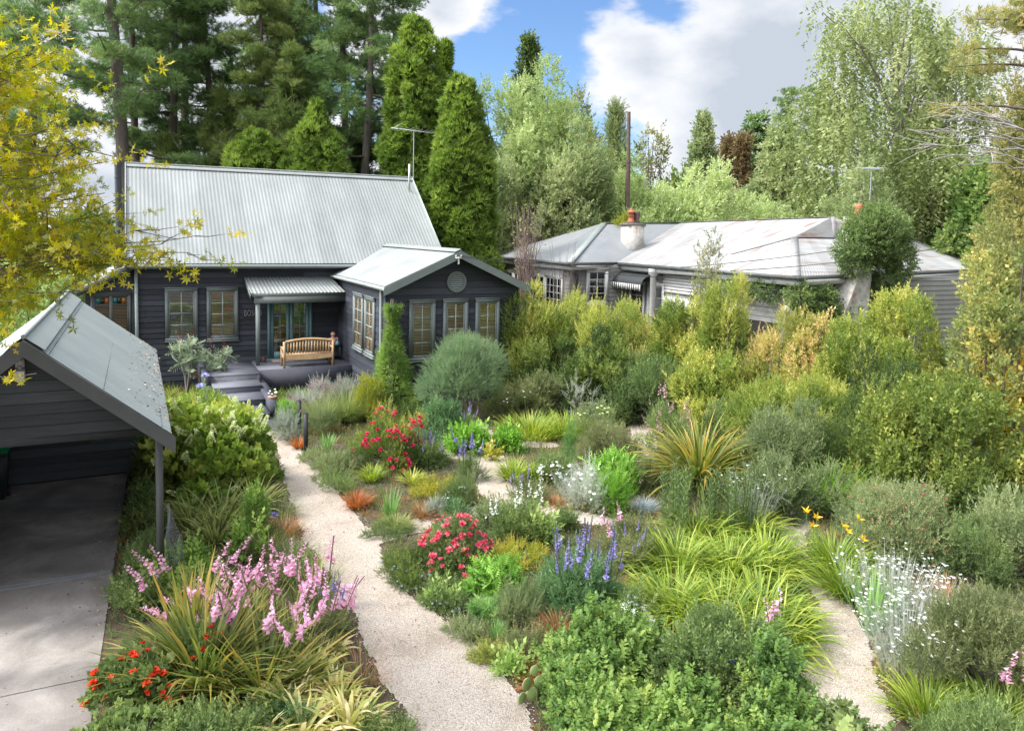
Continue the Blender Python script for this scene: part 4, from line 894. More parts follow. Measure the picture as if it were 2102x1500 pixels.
GAINS = dict(hedge=1.75, hedgepink=1.5, rosemary=1.4, poplar=1.8, cedar=1.8, rugosa=1.25, birch=1.35, hydr=1.25, camellia_=1, orange=.85, straw=.85, lime=.95, yellow=1.0, daylily=.95, agap=1.05, flax=.95, maple=1.0, pine=3.0, brownpine=2.4, cypress=2.0, hedgedark=1.7, camellia=1.7, bluefes=1.1, grey=1.25, melian=.95, agap_=1)
TONE = (1.08, .96, 1.35)
FM = {k_: leafmat('leaf_'+k_, [(i/(len(v_)-1), tuple(min(.8, q*GAINS.get(k_, GAIN)*tt) for q, tt in zip(c_, TONE if k_ not in ('grey','blue','bluefes','melian','rosemary','straw','orange','iris','soft','flax','pine','brownpine') else (1.04, 1., 1.05)))) for i, c_ in enumerate(v_)], trans=.42) for k_, v_ in LM.items()}
def flm(name, stem, a, b_): return leafmat(name, [(0, stem), (.12, stem), (.22, a), (1, b_)], trans=.3, rough=.6)
FL = dict(pink=flm('bloom_pink', (.16, .17, .07), (.72, .30, .50), (.88, .58, .72)), violet=flm('bloom_violet', (.10, .14, .08), (.22, .17, .48), (.42, .36, .72)),
 magenta=flm('bloom_magenta', (.25, .28, .22), (.36, .03, .22), (.50, .08, .36)), white=flm('bloom_white', (.8, .8, .78), (.85, .85, .84), (.88, .88, .86)),
 whitespike=flm('bloom_white_spike', (.14, .20, .06), (.78, .80, .72), (.86, .86, .84)), cream=flm('bloom_cream', (.2, .28, .06), (.45, .55, .18), (.75, .75, .52)), rose=flm('bloom_rose', (.5, .02, .08), (.62, .02, .10), (.80, .10, .22)),
 rosepink=flm('bloom_rosepink', (.7, .06, .12), (.75, .07, .16), (.88, .32, .38)), red=flm('bloom_red', (.6, .03, .01), (.68, .045, .015), (.82, .12, .05)),
 yellow=flm('bloom_yellow', (.75, .42, .01), (.80, .48, .02), (.85, .60, .05)), blue=flm('bloom_blue', (.05, .06, .35), (.08, .08, .42), (.2, .2, .6)),
 redmix=flm('bloom_redmix', (.5, .03, .06), (.6, .05, .08), (.75, .35, .35)), hblue=flm('bloom_hydrangea', (.3, .33, .55), (.36, .38, .62), (.55, .58, .75)),
 dred=flm('bloom_darkred', (.12, .03, .02), (.16, .02, .02), (.25, .05, .03)), palepink=flm('bloom_palepink', (.10, .12, .06), (.60, .28, .36), (.72, .45, .50)))
SP = [sprig(9, .36, .5, 52, .15, i) for i in range(3)]
SPF = [sprig(12, .30, .30, 45, .2, 10+i) for i in range(3)]       # finer leaves
SPR = [sprig(14, .22, .5, 55, .2, 20+i) for i in range(3)]        # round small leaves
NEED = [sprig(22, .26, .10, 42, .1, 30+i) for i in range(3)]      # rosemary-like
BIG = [sprig(6, .55, .62, 62, .1, 40+i) for i in range(3)]
PIN = [flatspray(12, .40, .32, .35, 50+i) for i in range(3)]
FAR = [sprig(6, .5, .6, 60, .1, 60+i) for i in range(3)]
CYP = [bunch(leaf1(1, .17, .1), 11, 42, 70+i, .55) for i in range(3)]
TUFT = [tuft(13, 62, .085, 80+i) for i in range(3)]
HANG = [strand(13, .15, .42, 90+i) for i in range(3)]
STAR = [star(7, .30), star(5, .34)]
BROAD = [broad(5, .8)]
MAPLE = [merge([xf((lambda s: (s[0], s[1], s[2]+random.Random(k_*9+i).uniform(-.12, .12)))(STAR[i % 2]), (math.cos(i*2.4+k_)*.8, math.sin(i*2.4+k_)*.8, -.25+.25*math.sin(i*3)), .3*i, .30, (.05*math.sin(i*2), .05*math.cos(i*3), .12+.14*i)) for i in range(6)] +
         [(np.array([(-.006, 0, 0), (.006, 0, 0), (.004, 0, .9), (-.004, 0, .9)]), np.array([(0, 1, 2, 3)]), np.array([-.6]))]) for k_ in range(4)]

def lobes_of(w, d, h, n, r=(.28, .45), z0=0., seed=0, top=1.):
    """lobe centres and radii filling a mound w x d x h"""
    R = np.random.default_rng(seed); o = []
    for i in range(n):
        a = 2.4*i+R.uniform(-.4, .4); zz = ((i+.5)/n)**.8; rr = math.sqrt(max(0, 1-(zz*.92)**2))*R.uniform(.5, .92)
        f = R.uniform(*r)
        if i % 5 == 3: f *= .6; rr *= R.uniform(1.05, 1.3); zz = min(1.12, zz*R.uniform(1.0, 1.25))
        o.append((math.cos(a)*rr*w/2, math.sin(a)*rr*d/2, z0+(h-z0)*zz*R.uniform(.66, .92), f*w/2, f*d/2, f*(h-z0)*.6))
    return np.array(o)
def fill(L, n, upb=.5, outb=.6, shell=.55, cen=(0, 0, 0), zmin=.02):
    """points and growth directions on the skins of lobes"""
    wgt = (L[:, 3]*L[:, 4]+L[:, 3]*L[:, 5]*2); wgt = wgt/wgt.sum(); k_ = rng.choice(len(L), n, p=wgt); u = sph(n)
    f = (shell+(1-shell)*rng.random(n))[:, None]; p = L[k_, :3]+u*L[k_, 3:6]*f
    o = unit(L[k_, :3]-np.array(cen)); d = unit(u*.8+o*outb+np.array([0, 0, upb])+rng.normal(0, .48, (n, 3)))
    m = p[:, 2] > zmin; return p[m], d[m], k_[m]
def branches(mb, L, base, r0, k_=5, every=1, wob=.08):
    for i in range(0, len(L), every):
        t_ = np.linspace(0, 1, 6)[:, None]; e = L[i, :3]; b_ = np.array(base, float); mid = (b_*(.45)+e*.55); mid[2] = b_[2]+(e[2]-b_[2])*.4
        P = (1-t_)**2*b_+2*t_*(1-t_)*mid+t_**2*e; P[1:-1] += rng.normal(0, wob*r0*4, (4, 3))
        mb.tube(P, np.linspace(r0, r0*.22, 6), k_, cap=False)
def shrub(name, label, cat, pos, w, h, n, tp, size, m, d=None, nl=9, z0=0., seed=1, group=None, flowers=None, tint=(.15, .75), upb=.5, r=(.20, .46), stems=barkg, stemr=None, shell=.5, zmin=.02, brn=1, shoot=.10, slen=.9):
    d = d or w; pos = np.array(pos, float); root = thing(name, label, cat, tuple(pos), group)
    L = lobes_of(w, d, h, nl, r, z0, seed); lt = U(tint[0], tint[1], nl)
    p, dr_, k_ = fill(L, n, upb, zmin=max(zmin, 0.02))
    sz_ = U(size*.7, size*1.2, len(p)); sh_ = (rng.random(len(p)) < shoot) & (p[:, 2] > h*.25); dr_[sh_] = unit(dr_[sh_]*.6+np.array([0, 0, .7])); p[sh_] += dr_[sh_]*size*U(.1, slen, sh_.sum())[:, None]; sz_[sh_] *= 1.25
    mb = MB(); scatter(mb, tp, p, dr_, sz_, lt[k_]*.65+U(tint[0], tint[1], len(p))*.35+sh_*.22, tj=.08); mb.build('foliage', m, root)
    if stems:
        s_ = MB(); branches(s_, L, (0, 0, 0), stemr or max(.008, w*.012), 5, brn); s_.build('branch', stems, root)
    if flowers:
        ft, fn, fs, fmat, fname, ftop = flowers[:6]
        q, dd, kk_ = fill(L, fn*7, upb, shell=1.0, zmin=.05); er = np.sqrt((q[:, 0]/(w/2))**2+(q[:, 1]/(d/2))**2+(np.maximum(0, q[:, 2]-z0*.5)/h)**2); sc_ = er*1.3+q[:, 2]/h*ftop*.35-q[:, 1]/d*.5+rng.random(len(q))*.35; ii = np.argsort(-sc_)[:fn]; q = q+dd*fs*.35
        fdir = unit(dd[ii]+np.array([0, 0, .6])) if len(flowers) < 7 else unit(dd[ii]*.25+np.array([0, 0, 1.]))
        if fn <= 100:
            me = None
            for j, i_ in enumerate(ii):
                R_ = Vector(fdir[j]).to_track_quat('Z', 'Y')
                if j < 3:
                    b_ = MB(); scatter(b_, ft, [(0, 0, 0)], (0, 0, 1), fs, U(0, .2)); o = b_.build(fname, fmat, root)
                    if j == 0: protos = []
                    protos.append(o.data)
                else: o = bpy.data.objects.new(fname, protos[j % 3]); COL.objects.link(o); o.parent = root
                o.location = q[i_]; o.rotation_mode = 'QUATERNION'; o.rotation_quaternion = R_; s0 = float(U(.75, 1.2)); o.scale = (s0,)*3
        else:
            b_ = MB(); scatter(b_, ft, q[ii], fdir, U(fs*.7, fs*1.25, fn), U(0, .2, fn)); o = b_.build(fname, fmat, root); o['kind'] = 'stuff'
    return root
def clump(name, label, cat, pos, r, n, length, width, m, lean=(.05, .9), curve=(.3, 1.3), group=None, seed=1, tint=(.1, .8), base=.35, k=5, spikes=None, extra=None, zb=0.):
    pos = np.array(pos, float); root = thing(name, label, cat, tuple(pos), group); mb = MB()
    a = U(0, 2*np.pi, n); rr = np.sqrt(rng.random(n)); b_ = np.stack([np.cos(a)*rr*r*base, np.sin(a)*rr*r*base, np.full(n, -.02+zb)], -1)
    ln = lean[0]+(lean[1]-lean[0])*rr*U(.6, 1.15, n); cv = U(curve[0], curve[1], n)
    ya_ = a+rng.normal(0, .35, n); L_ = length*U(.65, 1.1, n); ti = U(tint[0], tint[1], n)
    blades(mb, b_, ya_, ln, cv, L_, width*U(.7, 1.2, n), ti, k)
    mb.build('foliage', m, root)
    if spikes: add_spikes(root, *spikes)
    return root
def add_spikes(root, n, rad, hgt, tp, m, name='flower_spike', lean=.25, head=None):
    """flowering stems, each a part of its own"""
    protos = []
    for j in range(n):
        a = U(0, 6.28); rr = rad*math.sqrt(rng.random()); dx, dy = math.cos(a)*rr, math.sin(a)*rr
        if j < 3:
            b_ = MB(); scatter(b_, tp[j % len(tp)] if isinstance(tp, list) else tp, [(0, 0, 0)], (0, 0, 1), 1., 0.); o = b_.build(name, m, root); protos.append(o.data)
        else: o = bpy.data.objects.new(name, protos[j % 3]); COL.objects.link(o); o.parent = root
        s0 = float(hgt*U(.75, 1.1)); o.location = (dx, dy, 0.02); o.scale = (s0,)*3; o.rotation_mode = 'QUATERNION'
        o.rotation_quaternion = Vector((math.cos(a)*lean*rr/max(rad, .01)+U(-.08, .08), math.sin(a)*lean*rr/max(rad, .01)+U(-.08, .08), 1)).to_track_quat('Z', 'Y')
def meadow(name, label, regionfn, n, tp, size, m, xr=(-.4, 15), yr=(5.2, 23), clear=.02, updir=.9, tint=(.1, .9), hz=.0):
    x, y = U(*xr, n), U(*yr, n); k_ = regionfn(x, y); x, y = x[k_], y[k_]; k_ = (pathdist(x, y)+.05*nz(x, y, 5.) > clear) & (x > -.2-.03*np.maximum(0, 17.8-y)); x, y = x[k_], y[k_]; n = len(x)
    z = np.full(n, -.03)+rng.random(n)*hz
    mb = MB(); scatter(mb, tp, np.stack([x, y, z], -1), unit(rng.normal(0, 1-updir, (n, 3))*2+np.array([0, 0, updir])), U(size*.6, size*1.3, n), (nz(x, y, 1.7)*.5+.5)*.5*(tint[1]-tint[0])+tint[0]+U(0, .5, n)*(tint[1]-tint[0]), tj=.08)
    return tag(mb.build(name, m), label, 'ground cover', kind='stuff')
HX0, HX1 = 1.6, 10.9
def outside_house(x, y): return ~((y > 26.9) & (x < 11)) & ~((y > 21.2) & (x > 6.4) & (x < 10.85)) & ~((y > 20.1) & (x > 1.7) & (x < 3.6)) & ~((y > 24.8) & (x > 1.7) & (x < 6.5))

# ------------------------------------------------------------------ ground cover (nobody could count it)
meadow('ground_cover', 'mixed low green leaves carpeting the garden beds', lambda x, y: outside_house(x, y) & (nz(x, y, .9) > -.7), 44000, SPR, .14, FM['mid'], yr=(5.2, 26))
meadow('lime_ground_cover', 'yellow green creeping ground cover in patches of the beds', lambda x, y: outside_house(x, y) & (nz(x, y, 1.3, 2.) > .42), 15000, SPR, .12, FM['lime'])
meadow('dry_ground_cover', 'dry brown and olive ground cover between the plants', lambda x, y: outside_house(x, y) & (nz(x, y, 1.1, 4.) > .12), 16000, TUFT, .14, FM['straw'], clear=.0)
meadow('olive_ground_cover', 'olive green fine leaved ground cover between the plants', lambda x, y: outside_house(x, y) & (nz(x, y, 1.2, 6.) > -.05), 22000, SPF, .17, FM['olive'], clear=.03)
mulchm = leafmat('leaf_litter', [(.10, .05, .03), (.24, .13, .08), (.42, .28, .19), (.55, .42, .30)], 0, .9)
meadow('leaf_litter', 'fallen brown leaves and bark chips on the soil of the beds', lambda x, y: outside_house(x, y), 26000, [leaf1(1, .5, .1)], .045, mulchm, updir=.35, clear=-.02, xr=(-.4, 17))
meadow('rough_grass', 'rough grass and weeds beyond the hedge and around the houses', lambda x, y: outside_house(x, y) & ((x > 14.5) | (y > 22)) & ~((x > 15.5) & (x < 29) & (y > 17.3)), 26000, TUFT, .34, FM['hedge'], xr=(-9, 40), yr=(0, 45))

# ------------------------------------------------------------------ bush in the bowl
L_ = lobes_of(.62, .62, .62, 10, (.35, .5), .12, 3); p_, d_, k_ = fill(L_, 900); mb = MB(); scatter(mb, SPR, p_, d_, U(.08, .13, len(p_)), U(.2, .9, len(p_))); mb.build('foliage', FM['bright'], bw)

P = lambda x, y: g(x, y)
# ================================================================== LEFT BED
# oakleaf hydrangea
hp = P(440, 1010)
hy = shrub('hydrangea', 'large oak leaved hydrangea with cream cone flowers filling the bed beside the carport post', 'hydrangea', hp, 2.55, 1.70, 4300, [xf(BROAD[0], (0, .25, 1), 0, 1, (0, 0, 0))], .165, FM['hydr'], d=2.6, nl=22, seed=5, upb=.25, shell=.72, tint=(.05, .85))
L_ = lobes_of(2.55, 2.6, 1.75, 22, (.28, .45), 0, 5); q, dd, kk_ = fill(L_, 260, .5, shell=1.0); cone = [ball(30, .22, .9, i, 1.0) for i in range(3)]
cone = []
for i in range(3):
    R_ = random.Random(i); Pp = []
    for j in range(46):
        s = (j+.5)/46; a = j*2.4; rr = .23*(1-s)**.7; Pp.append(xf(leaf1(1, .9, .2), (math.cos(a), math.sin(a), .4), R_.uniform(0, 3), .16, (math.cos(a)*rr*.6, math.sin(a)*rr*.6, s*.95)));
        Pp[-1] = (Pp[-1][0], Pp[-1][1], Pp[-1][2]+R_.uniform(.2, 1))
    cone.append(merge(Pp))
ii = np.argsort(-(q[:, 2]-q[:, 1]*.45+rng.random(len(q))*.9))[:70]; prot = []
for j, i_ in enumerate(ii):
    if j < 3: b_ = MB(); scatter(b_, cone[j], [(0, 0, 0)], (0, 0, 1), .24, 0.); o = b_.build('flower_cone', FL['cream'], hy); prot.append(o.data)
    else: o = bpy.data.objects.new('flower_cone', prot[j % 3]); COL.objects.link(o); o.parent = hy
    o.location = q[i_]; o.rotation_mode = 'QUATERNION'; o.rotation_quaternion = Vector(unit(dd[i_]*1.1+A([U(-.4, .4), -.1, .45]))).to_track_quat('Z', 'Y'); s0 = float(U(.7, 1.15)); o.scale = (s0,)*3
shrub('hydrangea', 'rounded yellow green shrub with two pale blue flower heads behind the oak leaved hydrangea', 'hydrangea', P(418, 905), 1.75, 1.35, 1900, SP, .17, FM['hydr'], nl=14, seed=8, flowers=(ball(22, .55, .8, 2), 60, .07, FL['cream'], 'pale_flower', 1.))
for i, (x, y, lb) in enumerate([(411, 793, 'lower'), (421, 771, 'upper')]):
    c_ = g(418, 905)+A([0, 0, 0]); pp = onY(x, y, c_[1]-.25-i*.0+.35*i); mb = MB(); scatter(mb, ball(40, .9, .5, i, .7), [(0, 0, 0)], (0, -.3, 1), .15, .1); o = mb.build('flower_head', FL['hblue'], None); o.location = pp
    o.parent = [z for z in bpy.data.objects if z.get('label', '').startswith('rounded yellow green shrub')][0]; o.location = A(pp)-A(o.parent.location)
# melianthus
for i, (x, y, w_, h_, lb) in enumerate([(392, 845, 1.15, 2.05, 'tall grey green pinnate leaved bush with dark red stalks left of the porch steps'), (462, 838, .95, 1.65, 'smaller grey green pinnate leaved bush with brown drooping leaf right beside the porch steps')]):
    mp_ = P(x, y)+A([0, 2.2, 0]); root = thing('honey_bush', lb, 'shrub', tuple(mp_)); s_ = MB(); fo = MB(); tips = []
    for j in range(8):
        a = U(0, 6.28); e = A([math.cos(a)*w_*.42*U(.3, 1), math.sin(a)*w_*.4*U(.3, 1), h_*U(.5, .86)]); t_ = np.linspace(0, 1, 6)[:, None]; s_.tube(t_*e*A([1, 1, 1])+A([.0, 0, 0])+np.sin(t_*3)*A([.05, .03, 0]), np.linspace(.022, .012, 6), 5)
        scatter(fo, PIN, np.tile(e, (6, 1)), unit(rng.normal(0, .6, (6, 3))+A([math.cos(a)*.3, math.sin(a)*.3, .35])), U(.28, .44, 6), U(.2, .9, 6)); tips.append(e)
        scatter(fo, PIN, np.tile(e*A([.8, .8, .75]), (3, 1)), unit(rng.normal(0, .6, (3, 3))+A([0, 0, .2])), U(.3, .5, 3), U(.1, .6, 3))
    fo.build('foliage', FM['melian'], root); s_.build('stem', barkg, root)
    for e in tips[:4]:
        b_ = MB(); scatter(b_, spikefl(20, .2, 3, .35, .10), [e], unit(A([U(-.3, .4), U(-.2, .2), 1])), U(.5, .75), U(0, .2)); b_.build('flower_stalk', FL['dred'], root)
    b_ = MB(); scatter(b_, PIN, [tips[-1]*A([1, 1, .8])]*2, A([[.6, -.3, -.7], [.3, -.5, -.8]]), .4, .6); b_.build('dead_leaf', FM['straw'], root)
# dark grasses below hydrangea
for i, (x, y, s_) in enumerate([(395, 1085, 1.), (455, 1075, 1.1), (520, 1050, .9), (440, 1110, .8)]):
    clump('strappy_grass', ['arching narrow leaved grass clump nearest the carport post under the hydrangea', 'largest arching yellow edged grass clump under the hydrangea', 'arching grass clump under the hydrangea closest to the path', 'low front grass clump below the other arching grasses beside the carport post'][i], 'grass clump', P(x, y), .6*s_, 150, .85*s_, .024, FM['darkgrass'], lean=(.1, 1.), curve=(.5, 1.4), group='arching grasses under the hydrangea')
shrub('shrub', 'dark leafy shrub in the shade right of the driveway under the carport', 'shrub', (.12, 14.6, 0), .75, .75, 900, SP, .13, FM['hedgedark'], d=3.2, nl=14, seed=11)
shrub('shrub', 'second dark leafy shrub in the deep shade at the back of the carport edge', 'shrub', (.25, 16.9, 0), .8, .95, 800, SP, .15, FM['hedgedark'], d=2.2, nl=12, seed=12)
shrub('shrub', 'pale pink flowering low shrub at the driveway edge just behind the carport post', 'shrub', (.02, 12.4, 0), .65, .55, 700, SPR, .14, FM['mid'], d=1.3, nl=9, seed=13, flowers=(ball(8, .5, .8), 14, .03, FL['palepink'], 'flower', 1.))
shrub('shrub', 'bright green rounded leaf shrub at the driveway edge beyond the drain grate', 'shrub', P(290, 1225), .85, .30, 1000, BIG, .12, FM['mid'], d=1.3, nl=12, seed=14)
shrub('shrub', 'fresh green leafy shrub between the netting and the pink flower spikes', 'shrub', P(380, 1205), 1.0, .36, 900, BIG, .15, FM['jasmine'], d=1.1, nl=12, seed=15)
shrub('shrub', 'upright light green leafy plant behind the pink flower spikes', 'shrub', P(505, 1150), .5, .5, 200, BIG, .15, FM['jasmine'], nl=10, seed=16)
shrub('shrub', 'tall thin green plant at the right edge of the grass under the hydrangea', 'shrub', P(520, 1120), .45, 1.05, 500, SP, .13, FM['jasmine'], nl=9, seed=17)
for i, (x, y, c_, lb) in enumerate([(575, 1062, 'olive', 'feathery ochre grass tuft along the left edge of the gravel path, farthest'), (584, 1100, 'straw', 'golden brown dry grass tuft at the left edge of the gravel path'), (552, 1135, 'darkgrass', 'soft green gold grass tuft behind the pale blue flowers'), (596, 1150, 'olive', 'low olive grass tuft where the gravel path widens')]):
    clump('grass_tuft', lb, 'grass clump', P(x, y), .4, 260, .45, .008, FM[c_], lean=(.1, 1.1), curve=(.4, 1.4), group='grass tufts along the left side of the path', k=4, base=.5)
shrub('shrub', 'low tangled green shrub against the path right of the pink flower spikes', 'shrub', P(606, 1195), .7, .32, 1100, SPR, .12, FM['mid'], d=.9, nl=10, seed=18)
shrub('shrub', 'low yellow green shrub beside the path below the tangled green one', 'shrub', P(660, 1300), .6, .3, 1000, SPR, .13, FM['olive'], d=1.2, nl=10, seed=19)
o = shrub('agapanthus', 'small plant with one pale blue flower head beside the gravel path', 'agapanthus', P(562, 1110), .3, .35, 80, SP, .1, FM['mid'], nl=4, seed=20)
mb = MB(); scatter(mb, ball(26, .9, .3, 4, .7), [(0, -.02, .45)], (0, 0, 1), .12, .1); mb.build('flower_head', FL['violet'], o)
root = clump('salvia', 'thin plant with dusky violet spikes leaning over the path edge', 'salvia', P(690, 1262), .2, 40, .3, .02, FM['blue'], spikes=(7, .22, .62, [spikefl(26, .2, i, .55, .08) for i in range(3)], FL['violet'], 'flower_spike', .3))
# watsonia with pink spikes
wt = [spikefl(46, .2, i, .56, .075, .1, .22) for i in range(3)]
for i, (x, y, n_, lb) in enumerate([(415, 1270, 14, 'farther left clump of pink flower spikes beside the netting'), (520, 1300, 20, 'middle clump of pink flower spikes'), (600, 1340, 16, 'clump of bright pink flower spikes leaning towards the path'), (640, 1245, 7, 'small pink flower spikes nearest the gravel path')]):
    clump('watsonia', lb, 'flowering plant', P(x, y), .5, 60, .75, .028, FM['darkgrass'], lean=(.02, .5), curve=(.1, .7), group='pink watsonias in the left bed', spikes=(n_, .46, .98, wt, FL['pink'], 'flower_spike', .75))
# big flax, left
fp_ = P(418, 1400)
fx = clump('flax', 'huge sprawling flax with olive and orange sword leaves in the left bed', 'flax', fp_, .65, 420, 1.2, .034, FM['flax'], lean=(.05, 1.35), curve=(.3, 1.3), base=.5, k=6, tint=(.0, .72))
clump('flax', 'flax fan with long bronze tipped leaves reaching right towards the path', 'flax', P(540, 1420), .45, 170, 1.0, .036, FM['flax'], lean=(.3, 1.35), curve=(.1, .7), base=.5, k=6, tint=(.0, .7))
clump('flax', 'upright orange and green flax blades standing behind the red geraniums', 'flax', P(385, 1335), .25, 26, 1.15, .06, FM['flax'], lean=(.02, .35), curve=(.05, .3), base=.5, k=6, tint=(.3, .8))
# geraniums
gb = ball(16, .8, .8, 3, .8)
for i, (x, y, w_, lb) in enumerate([(285, 1440, 1.0, 'red flowering geranium spilling onto the driveway'), (400, 1375, .7, 'few headed red geranium among the upright flax blades')]):
    shrub('geranium', lb, 'geranium', P(x, y), w_, .50, 900 if i == 0 else 400, [xf(BROAD[0], (0, .3, 1), 0, 1, (0, 0, 0))], .09, FM['mid'], d=w_*1.1, nl=12, seed=30+i, flowers=(gb, 30 if i == 0 else 8, .075, FL['red'], 'flower_head', 1.), group='red geraniums')
shrub('shrub', 'dark green leafy mass at the bottom edge left of centre in front of the flax', 'shrub', P(440, 1530), 1.3, .32, 1900, SP, .12, FM['mid'], d=.9, nl=16, seed=33)
shrub('shrub', 'round leaved green plant at the bottom left corner of the bed beside the driveway', 'shrub', P(270, 1540), 1.1, .34, 900, [xf(BROAD[0], (0, .3, 1), 0, 1, (0, 0, 0))], .09, FM['mid'], d=.7, nl=10, seed=34)
for i, (x, y, s_) in enumerate([(640, 1400, 1.), (590, 1455, .9), (690, 1440, .9), (620, 1515, 1.1), (715, 1495, 1.), (530, 1530, 1.), (665, 1340, .8)]):
    clump('agapanthus', ['broad pale strappy leaf clump beside the flax', 'pale yellow strappy clump left of the bottom group', 'pale cream strappy clump closest to the gravel path', 'largest strappy yellow green clump at the bottom edge', 'bottom right strappy clump touching the path', 'bottom left strappy clump under the flax leaves', 'topmost pale strappy clump below the pink spikes'][i], 'agapanthus', P(x, y), .34*s_, 90, .48*s_, .046, FM['agap'], lean=(.1, 1.), curve=(.7, 2.2), tint=(.25, 1.), base=.5, group='pale strappy clumps at the bottom of the left bed', k=6)
shrub('shrub', 'blue green ferny leaved plant at the bottom edge beside the path', 'shrub', P(790, 1510), .6, .2, 500, SPR, .10, FM['mid'], nl=10, seed=35)
shrub('shrub', 'small blue green plant among the pale strappy clumps', 'shrub', P(600, 1490), .5, .30, 420, SPR, .11, FM['blue'], nl=8, seed=36)
clump('grass_tuft', 'wispy brown seeding grass arching over the path near the bottom', 'grass clump', P(742, 1400), .3, 90, .6, .006, FM['straw'], lean=(.3, 1.2), curve=(.2, 1.0), k=5)

# ================================================================== STEPS AND HOUSE FRONT
for i, (x, y, w_) in enumerate([(622, 850, 1.2), (668, 832, 1.5), (720, 822, 1.1)]):
    shrub('campion', ['silver stemmed campion with magenta flowers nearest the steps', 'silver stemmed campion with magenta flowers under the middle of the porch wall', 'magenta flowered campion at the wing corner'][i], 'campion', P(x, y), w_, .68, 900, NEED, .20, FM['grey'], d=.9, nl=10, seed=40+i, group='magenta campions below the porch', flowers=(ball(6, .6, .8), 220, .045, FL['magenta'], 'flowers', 1.3), tint=(.1, .8))
shrub('shrub', 'silvery grey spiky plant behind the pair of dark posts', 'shrub', P(588, 905), .7, .6, 700, NEED, .25, FM['grey'], nl=9, seed=44)
shrub('shrub', 'feathery grey green plant right of the pair of dark posts', 'shrub', P(655, 890), .9, .65, 800, NEED, .22, FM['soft'], nl=9, seed=45)
clump('kniphofia', 'orange brown dying tuft at the foot of the farther dark post', 'tuft', P(612, 920), .25, 120, .38, .018, FM['orange'], lean=(.0, .7), curve=(.3, 1.6))
clump('grass_tuft', 'orange dry grass patch between the posts and the red rose', 'grass clump', P(680, 885), .5, 200, .3, .012, FM['orange'], lean=(.2, 1.1), curve=(.3, 1.5))
clump('iris', 'green iris leaves just right of the nearer dark post', 'iris', P(672, 925), .3, 60, .45, .03, FM['iris'], lean=(.02, .5), curve=(.05, .6))
for i, (x, y, s_) in enumerate([(668, 872, 1.), (715, 862, 1.2)]):
    clump('tussock_grass', ['green tussock grass left half of the tall grassy mass below the porch', 'taller tussock grass mass between the porch and the red rose'][i], 'grass clump', P(x, y), .75*s_, 700, .95*s_, .012, FM['darkgrass'], lean=(.05, 1.), curve=(.4, 1.3), group='tussock grasses below the porch', tint=(.0, .55))
shrub('shrub', 'bright yellow green small leaved bush at the foot of the climbing plant', 'shrub', P(757, 862), 1.0, 1.35, 1300, SPR, .17, FM['lime'], nl=13, seed=46, tint=(.0, .55))
# jasmine column
jp = A([6.55, 20.95, 0]); root = thing('climbing_plant', 'bright green climber growing up the corner of the gabled wing', 'climber', tuple(jp))
zz = U(0, 1, 5600)**1.15; hh = zz*3.1; rad_ = np.where(hh < 2.1, .80*(1-hh/2.55)**.85, .11+.06*np.sin(hh*9)); a = U(0, 6.28, len(hh)); f = U(.55, 1., len(hh))+.16*np.sin(hh*7+a*3)
pt_ = np.stack([np.cos(a)*rad_*f, np.sin(a)*rad_*f*.8-.05, hh+.02], -1); dd = unit(np.stack([np.cos(a), np.sin(a), U(-.2, .8, len(a))], -1)+rng.normal(0, .3, (len(a), 3)))
mb = MB(); scatter(mb, SPF, pt_, dd, U(.10, .19, len(a)), U(.1, .9, len(a))*.6+.3*(np.sin(hh*5+a*2)*.5+.5)); mb.build('foliage', FM['jasmine'], root)
mb = MB()
for i in range(6): z_ = np.linspace(0, 3.3, 20); mb.tube(np.stack([.08*np.sin(z_*2+i)+.03*i-.08, -.05+.05*np.cos(z_*3+i), z_], -1), .012, 4)
for i in range(7): s = np.linspace(0, 1, 12); q0 = A([U(-.1, .1), -.1, U(1.8, 3.3)]); e = A([U(-.7, .4), -.05-U(0, .2), U(-.1, .5)]); mb.tube(q0+s[:, None]*e+np.stack([0*s, 0*s, -.35*s*s], -1), .006, 3)
mb.build('stem', barkg, root)
# bushy rosemary-like shrub on trunk
rp_ = P(952, 862); root = thing('coastal_rosemary', 'big rounded grey green bush on bare stems in front of the wing windows', 'shrub', tuple(rp_))
L_ = np.array([(-.80, -.1, 1.05, .58, .55, .45), (-.35, -.3, 1.35, .6, .55, .5), (-.15, 0, 1.95, .55, .5, .42), (-.42, 0, 1.75, .45, .45, .42), (.45, -.1, 1.75, .58, .5, .48), (.85, 0, 1.45, .42, .45, .42), (.30, -.4, 1.2, .55, .5, .42), (.65, -.1, .95, .48, .5, .36), (-.05, -.3, .95, .5, .5, .35), (-1.0, 0, .88, .35, .4, .30), (.25, .3, 2.0, .45, .4, .35), (.05, .2, 1.5, .6, .6, .5), (-.6, .2, 1.4, .5, .5, .4)])
p_, d_, k_ = fill(L_, 5200, .7, .5, .6, cen=(0, 0, .6)); mb = MB(); lt = U(.2, .8, len(L_)); scatter(mb, NEED, p_, d_, U(.17, .30, len(p_)), lt[k_]*.5+U(.1, .9, len(p_))*.5); mb.build('foliage', FM['rosemary'], root)
mb = MB(); branches(mb, L_, (0, 0, -.02), .035, 6); branches(mb, L_[::2], (.25, .1, -.02), .03, 6); mb.build('trunk', barkg, root)
shrub('box_ball', 'dark round box bush between the climber and the grey green bush', 'shrub', P(842, 870), .62, .62, 900, SPR, .10, FM['hedgedark'], nl=10, seed=47)
shrub('shrub', 'small round green bush at the right corner of the wing wall', 'shrub', P(1032, 845), .85, .62, 900, SP, .13, FM['mid'], nl=9, seed=48)
shrub('shrub', 'bare tangle of brown stems with few leaves beside the wing wall', 'shrub', P(985, 860), .7, .6, 120, SP, .1, FM['olive'], nl=12, seed=49)

